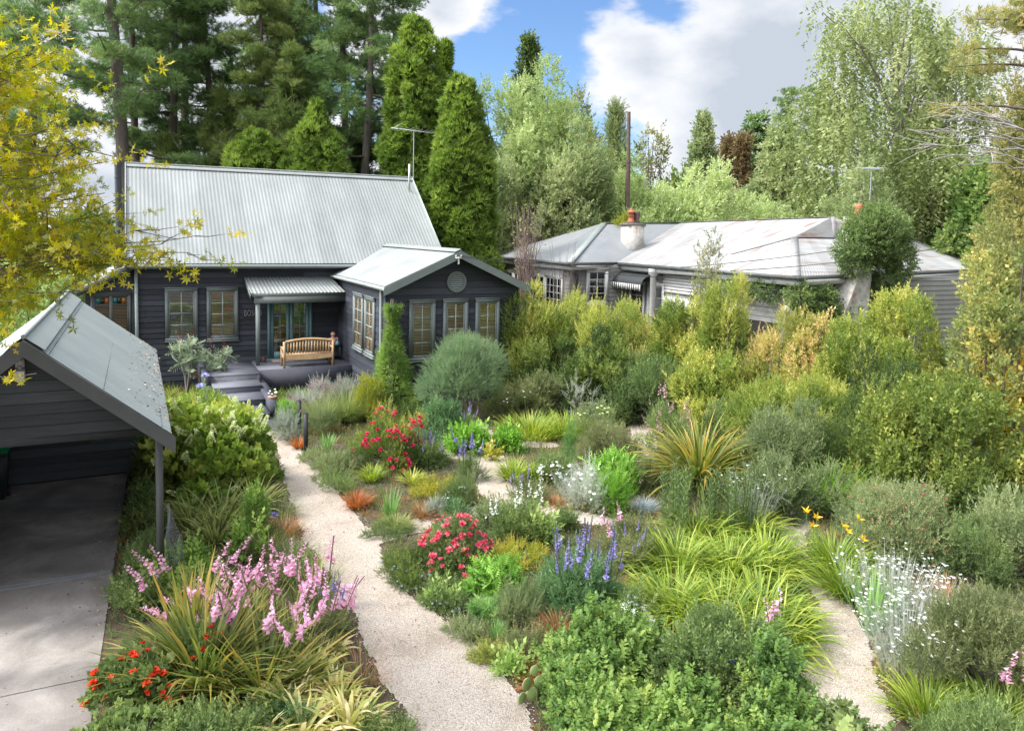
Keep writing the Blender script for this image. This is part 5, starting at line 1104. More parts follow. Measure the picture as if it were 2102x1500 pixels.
# ================================================================== CENTRAL BEDS
rose = [ball(18, .9, .8, i, .9) for i in range(3)]
shrub('rose_bush', 'large airy rose bush covered in deep crimson flowers', 'rose', P(800, 955), 1.75, 1.2, 2600, SPR, .17, FM['hedge'], nl=20, seed=50, tint=(.0, .6), flowers=(rose[0], 78, .085, FL['rose'], 'bloom', .6), r=(.22, .38))
shrub('rose_bush', 'dense low rose bush smothered in coral pink flowers', 'rose', P(938, 1165), 1.12, .80, 1500, SP, .12, FM['mid'], nl=16, seed=51, flowers=(rose[1], 98, .078, FL['rosepink'], 'bloom', .9), r=(.25, .4))
shrub('rose_bush', 'blue green leafy rose bush without flowers right of the crimson one', 'rose', P(905, 905), 1.25, 1.05, 1700, SP, .15, FM['blue'], nl=14, seed=52)
T = FM
data = [
 # kind, name, label, cat, x, y, w, h, n, tmpl, size, mat, extra
 ('s', 'lavender', 'dark grey green low bush in front of the dark posts', 'shrub', 700, 962, 1.3, .5, 1500, SPR, .12, 'soft', {}),
 ('s', 'shrub', 'low dark trailing plant along the path edge below the dark posts', 'shrub', 690, 1000, .9, .30, 900, SPR, .12, 'mid', dict(d=1.3)),
 ('s', 'shrub', 'grey green hummock left of the brown grass tuft', 'shrub', 650, 945, .8, .32, 700, SPR, .12, 'soft', {}),
 ('c', 'grass_tuft', 'light green grass tuft left of the yellow fountain grass', 'grass clump', 762, 985, .42, 260, .5, .014, 'daylily', dict(lean=(.05, .9), curve=(.5, 1.4))),
 ('c', 'grass_tuft', 'small bright yellow green fountain grass between the two roses', 'grass clump', 845, 992, .28, 130, .46, .018, 'daylily', dict(lean=(.05, .8), curve=(.6, 1.5), tint=(.4, 1.))),
 ('c', 'grass_tuft', 'reddish brown grass tuft beside the gravel path', 'grass clump', 732, 1040, .35, 300, .48, .010, 'orange', dict(lean=(.05, 1.), curve=(.4, 1.3))),
 ('c', 'iris', 'upright blue green iris fan above the path bend', 'iris', 800, 1065, .22, 46, .72, .03, 'iris', dict(lean=(.02, .45), curve=(.05, .5))),
 ('c', 'grass_tuft', 'soft olive grass mound around the iris fan', 'grass clump', 812, 1085, .55, 420, .42, .010, 'darkgrass', dict(lean=(.1, 1.1), curve=(.4, 1.4))),
 ('c', 'grass_tuft', 'tawny grass right of the iris fan', 'grass clump', 870, 1060, .38, 260, .4, .010, 'straw', dict(lean=(.1, 1.1), curve=(.4, 1.2))),
 ('s', 'creeping_plant', 'low dark creeping mat with tiny pale blue flowers at the path bend', 'ground cover', 790, 1098, 1.0, .18, 800, SPR, .10, 'mid', dict(d=.55)),
 ('s', 'creeping_jenny', 'flat yellow green mat in the middle bed', 'ground cover', 895, 1010, 1.3, .20, 1100, SPR, .12, 'lime', dict(d=1.1)),
 ('s', 'lavender', 'small silvery grey bush left of the foxgloves', 'shrub', 892, 1058, .42, .38, 420, SPR, .11, 'grey', {}),
 ('s', 'shrub', 'small blue green bush next to the silvery grey one', 'shrub', 935, 1058, .55, .32, 520, SPR, .12, 'blue', {}),
 ('s', 'shrub', 'leafy green plant with white specks right of the yellow green mat', 'shrub', 948, 1035, .62, .50, 800, NEED, .20, 'mid', dict(flowers=(daisy(), 12, .03, FL['white'], 'flower', 1.))),
 ('s', 'shrub', 'mixed green plants behind the yellow fountain grass', 'shrub', 870, 955, 1.5, .5, 1300, SPF, .2, 'mid', dict(d=.9)),
 ('s', 'shrub', 'low bluish green hummock at the near end of the crimson rose', 'shrub', 745, 940, .9, .42, 800, SPR, .14, 'blue', {}),
 ('s', 'salvia', 'tall green plant with violet spikes behind the path junction', 'salvia', 965, 985, .6, .55, 500, NEED, .2, 'mid', dict(spk=(9, .28, 1.0, 'violet'))),
 ('s', 'salvia', 'thin violet flowering plant right of the crimson rose', 'salvia', 878, 962, .35, .3, 200, NEED, .2, 'mid', dict(spk=(8, .25, .85, 'violet'))),
 ('s', 'salvia', 'small violet flowering plant by the stone slab', 'salvia', 962, 890, .4, .45, 260, NEED, .18, 'mid', dict(spk=(6, .2, .8, 'violet'))),
 ('s', 'shrub', 'bright green leafy clump in the bed right of the crimson rose', 'shrub', 962, 928, .95, .55, 900, BIG, .2, 'bright', {}),
 ('c', 'iris', 'iris fan at the junction of the small paths', 'iris', 1015, 925, .3, 50, .62, .034, 'iris', dict(lean=(.02, .5), curve=(.05, .5))),
 ('c', 'iris', 'iris blades beside the small path behind the crimson rose', 'iris', 895, 940, .2, 26, .6, .026, 'iris', dict(lean=(.02, .4), curve=(.05, .5))),
 ('s', 'mullein', 'cream flowered plant with broad lime leaves at the path junction', 'mullein', 1010, 945, .35, .22, 60, BIG, .2, 'lime', dict(spk=(1, .01, .6, 'cream'))),
 ('s', 'shrub', 'apple green leafy plant right of the cream flowered plant', 'shrub', 1045, 925, .55, .5, 420, BIG, .2, 'bright', {}),
 ('c', 'daylily', 'fountain of yellow green strappy leaves between the small paths', 'daylily', 1055, 985, .5, 260, .72, .020, 'daylily', dict(lean=(.05, .95), curve=(.6, 1.5))),
 ('c', 'daylily', 'second strappy yellow green clump behind the white daisies', 'daylily', 1098, 985, .4, 170, .62, .018, 'daylily', dict(lean=(.05, .95), curve=(.6, 1.5))),
 ('s', 'daisy_plant', 'fine leaved plant dotted with white daisies right of the strappy fountain', 'daisy', 1135, 985, .95, .65, 900, SPF, .16, 'mid', dict(flowers=(daisy(), 48, .045, FL['white'], 'flower', 1.))),
 ('c', 'daylily', 'broad bank of bright green grassy leaves below the grey bush, left part', 'daylily', 1090, 895, .95, 520, .75, .018, 'daylily', dict(lean=(.05, .95), curve=(.5, 1.5), base=.7)),
 ('c', 'daylily', 'bright green grassy bank right part next to the grey round bush', 'daylily', 1165, 892, .9, 480, .75, .018, 'daylily', dict(lean=(.05, .95), curve=(.5, 1.5), base=.7)),
 ('s', 'shrub', 'fine grey brown airy bush with white specks right of the wing', 'shrub', 1085, 862, 1.7, 1.35, 2800, SPF, .20, 'olive', dict(flowers=(daisy(), 60, .03, FL['white'], 'flower', 1.), d=1.4)),
 ('s', 'shrub', 'fine grey brown bush right half nearer the hedge', 'shrub', 1150, 850, 1.3, 1.25, 2100, SPF, .20, 'soft', {}),
 ('s', 'silver_plant', 'bare silver grey stemmed plant standing against the hedge', 'shrub', 1190, 868, .8, 1.35, 130, NEED, .3, 'grey', dict(nl=12, tint=(.5, 1.))),
 ('s', 'shrub', 'rounded dusty pink and grey green bush behind the dark green spire', 'shrub', 1245, 945, 1.55, 1.1, 3600, SPR, .13, 'olive', dict(nl=18, flowers=(ball(5, .6), 90, .022, FL['palepink'], 'flower', .8))),
 ('s', 'daisy_plant', 'bush with cream daisies on the shoulder of the rounded dusty bush', 'daisy', 1222, 905, 1.0, 1.15, 700, SPF, .16, 'soft', dict(flowers=(daisy(), 45, .045, FL['cream'], 'flower', 1.2))),
 ('s', 'shrub', 'feathery bright green plant in front of the rounded dusty bush', 'shrub', 1262, 1005, 1.0, .75, 1500, PIN, .22, 'bright', dict(nl=12)),
 ('s', 'campion', 'silver white stemmed campion beside the feathery green plant', 'campion', 1205, 1050, .8, .95, 420, NEED, .26, 'grey', dict(nl=12, tint=(.5, 1.), flowers=(daisy(), 30, .035, FL['white'], 'flower', 1.4))),
 ('s', 'shrub', 'upright leafy green stalks behind the small path, right of the silver campion', 'shrub', 1258, 1052, .55, .8, 700, NEED, .3, 'bright', dict(nl=9)),
 ('c', 'blue_fescue', 'small pale blue grey grass mound', 'grass clump', 1322, 1050, .38, 420, .4, .007, 'bluefes', dict(lean=(.05, 1.1), curve=(.3, 1.1), k=4)),
 ('s', 'shrub', 'grey brown wispy plant behind the pale blue grass', 'shrub', 1322, 1000, .5, .75, 500, NEED, .22, 'soft', dict(nl=9)),
 ('c', 'grass_tuft', 'pinkish tan grass patch in front of the pale blue grass', 'grass clump', 1290, 1085, .4, 240, .28, .009, 'straw', dict(lean=(.1, 1.1), curve=(.4, 1.3))),
 ('c', 'grass_tuft', 'dry green brown tuft left of the silver campion', 'grass clump', 1140, 1038, .5, 240, .32, .012, 'straw', dict(lean=(.1, 1.1), curve=(.4, 1.3))),
 ('s', 'salvia', 'short violet spiked plant above the white foxgloves', 'salvia', 1085, 1025, .8, .32, 380, SPF, .18, 'olive', dict(spk=(9, .35, .6, 'violet'))),
 ('s', 'foxglove', 'leafy clump with white foxglove spires beside the coral rose', 'foxglove', 1068, 1108, .95, .72, 1300, SPF, .2, 'mid', dict(nl=14, spk=(7, .35, 1.05, 'white'))),
 ('s', 'shrub', 'pale flecked bushy plant left of the foxglove spires', 'shrub', 1005, 1088, .55, .55, 600, SPF, .18, 'soft', dict(flowers=(daisy(5), 60, .02, FL['white'], 'flower', 1.))),
 ('s', 'box_ball', 'small round dark green bush in the small path', 'shrub', 1165, 1085, .45, .36, 650, SPF, .14, 'mid', {}),
 ('s', 'creeping_plant', 'wide dark green mound with tiny blue flowers at the tip of the centre bed', 'ground cover', 860, 1185, 1.25, .30, 3200, SPR, .11, 'hedgedark', dict(d=1.5, nl=18, flowers=(daisy(5), 36, .024, FL['hblue'], 'flower', .6))),
 ('s', 'creeping_plant', 'lower lobe of dark green mat with blue flowers beside the gravel', 'ground cover', 912, 1235, .75, .26, 1700, SPR, .11, 'mid', dict(d=.9, nl=12, flowers=(daisy(5), 16, .024, FL['hblue'], 'flower', .6))),
 ('s', 'shrub', 'dense fresh green mound below the coral rose', 'shrub', 1022, 1222, .80, .48, 1500, PIN, .17, 'bright', dict(nl=14)),
 ('s', 'creeping_jenny', 'lime yellow ground mat between the coral rose and the violet salvia', 'ground cover', 1062, 1150, 1.15, .26, 1700, SPR, .11, 'lime', dict(d=1.0, nl=14, tint=(.2, .9))),
 ('s', 'hosta', 'broad leaved apple green plant left of the violet salvia', 'plant', 1108, 1110, .42, .34, 150, BIG, .25, 'hosta', {}),
 ('s', 'salvia', 'bushy grey green salvia topped with a row of violet spikes', 'salvia', 1188, 1248, 1.3, .80, 2400, SPF, .20, 'blue', dict(nl=16, spk=(22, .46, 1.12, 'violet'))),
 ('s', 'salvia', 'thin violet salvia stems behind the giant strappy clump', 'salvia', 1300, 1170, .6, .35, 420, SPF, .16, 'olive', dict(spk=(7, .3, .7, 'violet'))),
 ('s', 'foxglove', 'slender plant with one pink and one white spire', 'foxglove', 1255, 1140, .45, .35, 220, SPF, .16, 'olive', dict(spk=(3, .2, .85, 'pink'))),
 ('s', 'shrub', 'dull green and brown ground plants behind the giant strappy clump', 'shrub', 1320, 1130, 1.4, .42, 1500, SPF, .18, 'olive', {}),
 ('s', 'lavender', 'grey lavender mound with a purple base near the centre', 'shrub', 1062, 1275, .66, .45, 1000, NEED, .18, 'soft', dict(nl=10)),
 ('s', 'thrift', 'low plant with little pink pompon flowers', 'thrift', 1003, 1265, .55, .24, 420, TUFT, .12, 'iris', dict(flowers=(ball(10, .8), 18, .028, FL['palepink'], 'flower', 1.2))),
 ('s', 'hosta', 'pale green scalloped leaf rosette at the gravel edge', 'plant', 905, 1240, .36, .16, 90, BIG, .16, 'hosta', {}),
 ('s', 'hosta', 'second pale green leaf rosette farther down the gravel edge', 'plant', 1050, 1380, .34, .18, 90, BIG, .16, 'hosta', {}),
 ('s', 'thyme', 'pale yellow green thyme edging the gravel, upper part', 'ground cover', 955, 1300, .55, .17, 900, SPR, .09, 'soft', dict(d=.6)),
 ('s', 'thyme', 'pale thyme edging the gravel, lower part with straw tips', 'ground cover', 1010, 1350, .62, .18, 1000, SPR, .09, 'agap', dict(d=.5, tint=(.1, .6))),
 ('c', 'chives', 'fine dark green needle tuft below the grey lavender mound', 'grass clump', 1020, 1305, .22, 220, .26, .006, 'iris', dict(lean=(.02, .7), curve=(.1, .6), k=4)),
 ('c', 'grass_tuft', 'large tan dry grass below the violet salvia', 'grass clump', 1150, 1305, .42, 420, .46, .009, 'straw', dict(lean=(.05, 1.1), curve=(.3, 1.2))),
 ('c', 'grass_tuft', 'collapsed rusty orange straw clump at the gravel edge', 'grass clump', 1088, 1365, .36, 260, .38, .012, 'orange', dict(lean=(.5, 1.5), curve=(.2, 1.2))),
 ('c', 'grass_tuft', 'second rusty orange straw clump just below the first', 'grass clump', 1110, 1405, .3, 180, .34, .012, 'orange', dict(lean=(.5, 1.5), curve=(.2, 1.2))),
 ('s', 'shrub', 'olive low plants between the tan grass and the thyme', 'shrub', 1085, 1335, .7, .25, 700, SPR, .12, 'olive', {}),
 ('s', 'daisy_plant', 'ox eye daisies with large white flowers in front of the giant strappy clump', 'daisy', 1290, 1290, .7, .52, 420, SPF, .17, 'mid', dict(flowers=(daisy(11), 40, .055, FL['white'], 'flower', 1.4))),
 # right hand bed
 ('c', 'daylily', 'bright strappy clump under the yellow lilies beside the right path', 'daylily', 1712, 1175, .55, 380, .80, .020, 'daylily', dict(lean=(.05, 1.), curve=(.6, 1.5), tint=(.0, .6), yl=1)),
 ('c', 'daylily', 'dense strappy clump right path edge below the yellow lilies', 'daylily', 1735, 1225, .45, 300, .75, .020, 'daylily', dict(lean=(.05, 1.), curve=(.6, 1.5), tint=(.0, .6))),
 ('s', 'salvia', 'wide bush with scattered small red and white flowers in the right bed', 'salvia', 1835, 1150, 2.3, 1.15, 4600, SPR, .15, 'soft', dict(nl=24, d=1.8, flowers=(ball(5, .7), 220, .035, FL['redmix'], 'flowers', 1.2))),
 ('s', 'shrub', 'plain green bush joined to the right of the red flowered bush', 'shrub', 1985, 1185, 1.3, .85, 2200, SPR, .15, 'mid', dict(nl=14)),
 ('c', 'gladiolus', 'broad green sword leaves among the white campions', 'gladiolus', 1790, 1300, .28, 40, .85, .045, 'iris', dict(lean=(.02, .5), curve=(.05, .5))),
 ('c', 'grass_tuft', 'coarse tawny grass behind the white campions', 'grass clump', 1935, 1260, .5, 360, .6, .011, 'straw', dict(lean=(.05, .9), curve=(.2, .9))),
 ('s', 'grevillea', 'feathery dark olive bush at the right edge over bare twigs', 'shrub', 2010, 1400, 1.9, .95, 3600, SPF, .17, 'olive', dict(nl=18, z0=.35, d=1.3, tint=(.1, .6))),
 ('s', 'shrub', 'leafy weeping plant at the right edge above the feathery bush', 'shrub', 2075, 1180, 1.3, 1.2, 1500, SPF, .24, 'soft', dict(nl=14)),
 ('c', 'grass_tuft', 'broad green grass leaning over the right path bottom', 'grass clump', 1905, 1480, .5, 380, .62, .016, 'daylily', dict(lean=(.1, 1.), curve=(.5, 1.5), tint=(.0, .7))),
 ('c', 'grass_tuft', 'green grass clump at the bottom right corner', 'grass clump', 2040, 1490, .6, 420, .6, .016, 'daylily', dict(lean=(.1, 1.), curve=(.5, 1.5), tint=(.0, .5))),
 ('s', 'shrub', 'leafy green plants along the bottom right edge', 'shrub', 2000, 1560, 1.7, .42, 2200, SPF, .15, 'mid', dict(nl=16, d=.8)),
 ('s', 'geranium', 'small grey leaved plant behind the gravel gap by the white campions', 'plant', 1960, 1345, .6, .35, 500, SPR, .12, 'soft', {}),
]
vsp = {'violet': [spikefl(44, .2, i, .66, .045) for i in range(3)], 'white': [spikefl(34, .25, i, .6, .055, .2) for i in range(3)], 'cream': [spikefl(40, .25, i, .45, .09, .0) for i in range(3)], 'pink': [spikefl(30, .25, i, .6, .08, .2) for i in range(3)]}
for q_i, row in enumerate(data):
    if row[0] == 's':
        _, nm, lb, ct, x, y, w_, h_, n_, tp, sz, mt, ex = row; ex = dict(ex); spk = ex.pop('spk', None)
        if y > 905 and x < 1350: w_, h_, n_ = w_*.90, h_*.80, int(n_*.85)
        o = shrub(nm, lb, ct, P(x, y), w_, h_, n_, tp, sz, T[mt], seed=100+q_i, **ex)
        if spk: add_spikes(o, spk[0], spk[1], spk[2], vsp[spk[3]], FL['whitespike' if spk[3] == 'white' else spk[3]])
    else:
        _, nm, lb, ct, x, y, r_0, n_, ln_, wd_, mt, ex = row; ex = dict(ex); yl = ex.pop('yl', None)
        if y > 905 and x < 1350: ln_ *= .85
        o = clump(nm, lb, ct, P(x, y), r_0, n_, ln_, wd_, T[mt], **ex)
        if yl:
            lily = merge([xf(leaf1(1, .38, .1, .35), (math.cos(a), math.sin(a), 1.), a, 1, (0, 0, 0)) for a in np.arange(6)*math.pi/3])
            for j, (px, py) in enumerate([(1655, 1050), (1676, 1062), (1668, 1080), (1730, 1080), (1740, 1092), (1762, 1066), (1793, 1086), (1770, 1108), (1795, 1118)]):
                b_ = MB(); pp = onY(px, py, o.location[1]+U(-.25, .15)); loc_ = A(pp)-A(o.location)
                scatter(b_, lily, [loc_], unit(A([U(-.5, .5), -.5, .9])), .10, .4); st_ = b_.build('lily_flower', FL['yellow'], o)
                b2 = MB(); b2.tube([A([loc_[0]*.5, loc_[1]*.5, 0]), A([loc_[0]*.9, loc_[1]*.9, loc_[2]*.6]), loc_], .006, 4); b2.build('stalk', FM['iris'], o)

# the giant daylily mass
for i, (x, y, r_0, n_) in enumerate([(1395, 1175, .7, 620), (1500, 1185, .75, 700), (1570, 1165, .6, 480), (1385, 1265, .65, 620), (1480, 1290, .7, 700), (1560, 1270, .6, 560), (1605, 1318, .35, 260), (1540, 1350, .45, 380), (1430, 1110, .5, 300), (1540, 1100, .5, 350)]):
    clump('daylily', ['upper left clump of the giant mass of arching lime green leaves', 'upper middle clump of the giant mass of lime green leaves', 'upper right clump of the giant lime green mass beside the right path', 'left clump of the giant lime green mass next to the white daisies', 'central clump of the giant lime green leaf mass', 'right hand clump of the giant lime green mass', 'lowest right clump of lime leaves spilling over the right path', 'lowest middle clump of lime leaves above the blue flowered bush', 'back left lime clump at the foot of the tall green stalks', 'back right lime clump at the foot of the tall green stalks by the path'][i],
          'daylily', P(x, y), r_0, int(n_*.85), .80, .024, FM['daylily'], lean=(.1, 1.1), curve=(.8, 2.1), base=.75, group='giant mass of daylilies', k=6, tint=(.0, .75))
# tall lily stalks
lf = merge([xf(leaf1(1, .16, .1, .1), (math.cos(i*2.4)*.75, math.sin(i*2.4)*.75, .75), i*2.4, .13*(1.15-.5*i/60), (0, 0, i/60.)) for i in range(60)]+[(np.array([(-.006, 0, 0), (.006, 0, 0), (.006, 0, 1), (-.006, 0, 1)]), np.array([(0, 1, 2, 3)]), np.array([-.2]))])
lf = (lf[0], lf[1], lf[2]); ms_ = []
for i, (x, y, n_, lb) in enumerate([(1410, 1092, 26, 'left group of tall leafy green lily stalks in front of the big flax'), (1505, 1092, 24, 'right group of tall leafy green lily stalks in front of the big flax')]):
    root = thing('lily_stalks', lb, 'lilies', tuple(P(x, y)), 'tall lily stalks')
    for j in range(n_):
        if j < 3 and i == 0: b_ = MB(); scatter(b_, lf, [(0, 0, 0)], (0, 0, 1), 1, .35, tj=.2); o = b_.build('stalk', FM['mid'], root); ms_.append(o.data)
        else: o = bpy.data.objects.new('stalk', ms_[j % 3]); COL.objects.link(o); o.parent = root
        a = U(0, 6.28); rr = .48*math.sqrt(rng.random()); o.location = (math.cos(a)*rr, math.sin(a)*rr, 0); s0 = float(U(.9, 1.25)); o.scale = (s0,)*3; o.rotation_euler = (U(-.1, .1), U(-.1, .1), U(0, 6))
shrub('conifer_spire', 'thin dark green leafy spire between the white daisies and the rounded dusty bush', 'plant', P(1168, 975), .22, 1.3, 260, NEED, .2, FM['iris'], nl=12, seed=61, tint=(0, .4))
# silver campion by the lilies and white campions on the right
def campion(name, lb, pos, w_, h_, ns, nf, seed):
    root = thing(name, lb, 'campion', tuple(pos)); a = U(0, 6.28, ns); rr = np.sqrt(rng.random(ns)); b_ = np.stack([np.cos(a)*rr*w_*.38, np.sin(a)*rr*w_*.38, np.zeros(ns)], -1)
    mb = MB(); tips = blades(mb, b_, a, .05+.35*rr, U(0, .25, ns), h_*U(.7, 1.05, ns), .012, U(.4, 1., ns), 4)
    k1 = rng.choice(ns, ns*4); f = U(.15, .9, ns*4)[:, None]; scatter(mb, NEED, b_[k1]*(1-f)+tips[k1]*f, unit(rng.normal(0, .5, (ns*4, 3))+A([0, 0, .8])), U(.11, .22, ns*4), U(.2, 1, ns*4))
    mb.build('foliage', FM['grey'], root)
    tj_ = tips[rng.choice(ns, nf)]+rng.normal(0, .05, (nf, 3)); mb = MB(); scatter(mb, daisy(6, .05), tj_, unit(rng.normal(0, .2, (nf, 3))+A([0, -.1, 1])), U(.018, .030, nf), 0.); o = mb.build('flowers' if nf > 100 else 'flower_heads', FL['white'], root)
    if nf > 100: o['kind'] = 'stuff'
    mb = MB(); scatter(mb, BIG, b_[:ns//2]*1.1, unit(rng.normal(0, .6, (ns//2, 3))+A([0, 0, .4])), U(.12, .2, ns//2), U(.3, .9, ns//2)); mb.build('basal_leaves', FM['agap'], root)
campion('campion', 'front white flowered silver campion clump spilling to the right path', P(1858, 1385), .85, .85, 130, 190, 1)
campion('campion', 'rear white flowered silver campion clump below the yellow lilies', P(1830, 1265), 1.3, .85, 130, 170, 2)
campion('campion', 'sparse white flowered campion near the right edge', P(1915, 1300), .9, .8, 60, 40, 3)
campion('campion', 'tall silver campion standing right of the tall green stalks', P(1540, 1080), .7, 1.05, 60, 30, 4)
campion('campion', 'slender silver campion beside the pale blue grass', P(1180, 1040), .5, .85, 50, 24, 5)
# big flax right
clump('flax', 'big spiky flax with cream, green and orange sword leaves in front of the hedge', 'flax', P(1435, 1000), .75, 430, 1.5, .050, FM['flax'], lean=(.05, 1.55), curve=(.2, 1.3), base=.45, k=6, tint=(.1, .78), zb=.25)
shrub('fuchsia', 'dark green shrub with dusky pink flower stems left of the big flax', 'shrub', P(1372, 930), 1.4, 1.15, 1500, SPF, .18, FM['mid'], nl=13, seed=62, flowers=(spikefl(18, .3, 2, .3, .1), 22, .45, FL['palepink'], 'flower_spike', 1.))
shrub('fuchsia', 'red flowered shrub behind the right side of the big flax', 'shrub', P(1490, 925), 1.3, 1.3, 1100, SPF, .18, FM['mid'], nl=13, seed=63, flowers=(ball(8, .8), 24, .05, FL['rose'], 'flower', 1.))
shrub('shrub', 'soft grey green feathery shrub right of the big flax', 'shrub', P(1600, 1010), 1.9, 1.75, 4200, SPF, .22, FM['soft'], nl=20, seed=64, d=1.6)
shrub('shrub', 'drooping grey green leafy shrub beside the right path', 'shrub', P(1600, 1060), 1.3, 1.05, 1500, SPF, .24, FM['soft'], nl=13, seed=65, tint=(0, .5))
clump('crocosmia', 'vivid green upright sword leaves in front of the dark camellia', 'crocosmia', P(1690, 1045), .7, 330, 1.15, .030, FM['bright'], lean=(.02, .8), curve=(.2, .9), base=.6, tint=(.2, 1.))
# rugosa rose foreground, right of centre
tri = [flatspray(6, .5, .75, .2, i) for i in range(3)]
for i, (x, y, w_, h_, n_) in enumerate([(1200, 1440, 1.15, .80, 1500), (1290, 1400, .9, .80, 1000), (1240, 1560, 1.2, .75, 1600), (1420, 1570, 1.2, .62, 1500), (1590, 1490, .75, .85, 900), (1600, 1570, .8, .6, 900), (1350, 1640, 1.4, .55, 1500)]):
    shrub('rugosa_rose', ['leafy rose bush at the left of the foreground mass above the gravel', 'tallest leafy rose behind, next to the white daisies', 'bottom left rose bush of the foreground mass', 'bottom middle rose bush of the foreground mass', 'right rose bush of the foreground mass with dark stems beside the path', 'lower right rose bush of the foreground mass', 'rose bush at the very bottom edge between the others'][i], 'rose', P(x, y), w_, h_, int(n_*1.9), tri, .105, FM['rugosa'], nl=18, seed=70+i, group='leafy roses in the foreground', stems=bark, tint=(.0, .8), shoot=.16, slen=2.0,
          flowers=(daisy(6), 5, .045, FL['yellow'], 'yellow_leaf', .8))
shrub('rugosa_rose', 'small dark green rose bush at the bottom of the right path', 'rose', P(1700, 1560), .9, .36, 800, tri, .17, FM['mid'], nl=10, seed=78, stems=bark)
shrub('ceratostigma', 'bluish green bush with tiny deep blue flowers below the giant lime mass', 'shrub', P(1475, 1425), 1.75, .85, 3600, SP, .14, FM['mid'], nl=22, seed=79, d=1.1, flowers=(daisy(5), 22, .03, FL['blue'], 'flower', .9))
shrub('shrub', 'slim bluish plant with lilac bell flowers at the edge of the right path', 'shrub', P(1600, 1350), .3, .3, 120, SPF, .16, FM['blue'], nl=5, seed=80)
add_spikes(bpy.data.objects[-1] if False else [o for o in bpy.data.objects if o.get('label', '').startswith('slim bluish plant')][0], 3, .12, .78, vsp['pink'], FL['pink'])
pr_ = thing('prickly_pear', 'small prickly pear cactus with oval pads at the gravel edge', 'cactus', tuple(P(1092, 1440)))
for j, (dx, dz, s0, ry) in enumerate([(0, .0, .11, 0), (.06, .16, .09, .4), (-.05, .15, .10, -.3), (.02, .30, .08, .1), (-.1, .02, .09, -.5)]):
    b_ = MB(); b_.lathe((0, 0, 0), [(.02, 0), (.55, .35), (.75, .8), (.62, 1.3), (.25, 1.6)], 12); o = b_.build('pad', surf('cactus%d' % j, (.22, .30, .10), (.30, .36, .14), scale=20, rough=.5), pr_); o.scale = (s0, s0*.25, s0); o.location = (dx, 0, dz); o.rotation_euler = (0, ry, U(-.5, .5))
# pink spikes lower right corner
root = clump('watsonia', 'magenta pink flower spikes at the right edge near the bottom', 'flowering plant', P(2085, 1480), .25, 40, .6, .025, FM['darkgrass'], lean=(.02, .4), curve=(.1, .5), spikes=(4, .15, .9, wt, FL['pink'], 'flower_spike', .2))
# ------------------------------------------------------------------ hedge towards the neighbour
def dep(p): return float((A(p)-CAM)@fw)
hedge = [
 # bx, by, topy, wpx, n, tmpl, size, mat, label
 (1090, 815, 600, 170, 4200, SPF, .30, 'hedge', 'lime green feathery hedge shrub directly beside the gabled wing'),
 (1080, 812, 670, 80, 700, SPF, .24, 'straw', 'patch of brown dead needles low on the hedge beside the wing'),
 (1165, 815, 590, 190, 5200, SPF, .27, 'hedge', 'second lime tipped hedge shrub from the wing under the sunroom windows'),
 (1140, 830, 690, 200, 3800, SPF, .26, 'hedgedark', 'dark green lower hedge shrub in front of the lime tipped ones'),
 (1255, 830, 590, 190, 5200, SPR, .27, 'hedge', 'olive lime hedge shrub below the striped awning'),
 (1235, 850, 680, 190, 3800, SPF, .25, 'hedgedark', 'dark green hedge shrub behind the silver grey bare plant'),
 (1320, 840, 632, 170, 4600, SPR, .26, 'hedgepink', 'hedge shrub with peach and salmon young leaves'),
 (1400, 850, 600, 200, 5600, SPR, .26, 'hedge', 'tall olive hedge shrub beneath the white roof'),
 (1345, 870, 720, 200, 3800, SPF, .25, 'mid', 'green lower hedge shrub behind the pink flowering stems'),
 (1440, 850, 455, 90, 750, SPR, .24, 'olive', 'thin tall sapling with small leaves rising above the hedge before the white roof'),
 (1480, 870, 540, 120, 4600, SPR, .25, 'hedge', 'bushy hedge tree left of the dark verandah opening'),
 (1455, 890, 715, 190, 4200, SPF, .24, 'hedge', 'mid green hedge shrub directly behind the big flax'),
 (1590, 890, 650, 170, 4200, SPR, .25, 'hedgepink', 'pale yellow pink tipped shrub in front of the white verandah post'),
 (1660, 905, 640, 170, 4200, SPR, .24, 'hedgepink', 'yellow pink tipped shrub left of the ivy covered chimney foot'),
 (1570, 940, 770, 190, 4200, SPF, .23, 'hedge', 'yellow green lower shrub between the flax and the bamboo like hedge'),
 (1750, 930, 650, 190, 5200, SPR, .24, 'hedge', 'wide yellow green hedge shrub in front of the peeling chimney foot'),
 (1690, 960, 760, 200, 4800, SPF, .22, 'hedge', 'bright yellow green shrub right of the soft grey shrub'),
 (1850, 940, 600, 210, 5600, SPR, .24, 'hedge', 'tall olive hedge shrub right of the ivy covered chimney'),
 (1800, 1000, 720, 190, 3600, SPF, .22, 'hedgedark', 'dark interior shrub behind the glossy camellia'),
]
for i, (bx, by, ty, wp, n_, tp, sz, mt, lb) in enumerate(hedge):
    p = g(bx, by); dd_ = dep(p); h_ = onY(bx, ty, p[1])[2]-.12; w_ = wp*dd_/F_PX
    shrub('hedge_shrub', lb, 'hedge shrub', p, w_, h_, int(n_*1.5), SP if i % 2 else SPR, sz*.88, FM[mt], nl=30, seed=200+i, d=w_*.9, group='mixed hedge between the two houses', r=(.20, .38), tint=(.0, .95), stemr=.035)
def px_shrub(name, lb, cat, bx, by, ty, wp, n_, tp, sz, mt, **k_):
    p = g(bx, by); return shrub(name, lb, cat, p, wp*dep(p)/F_PX, onY(bx, ty, p[1])[2], n_, tp, sz, FM[mt], **k_)
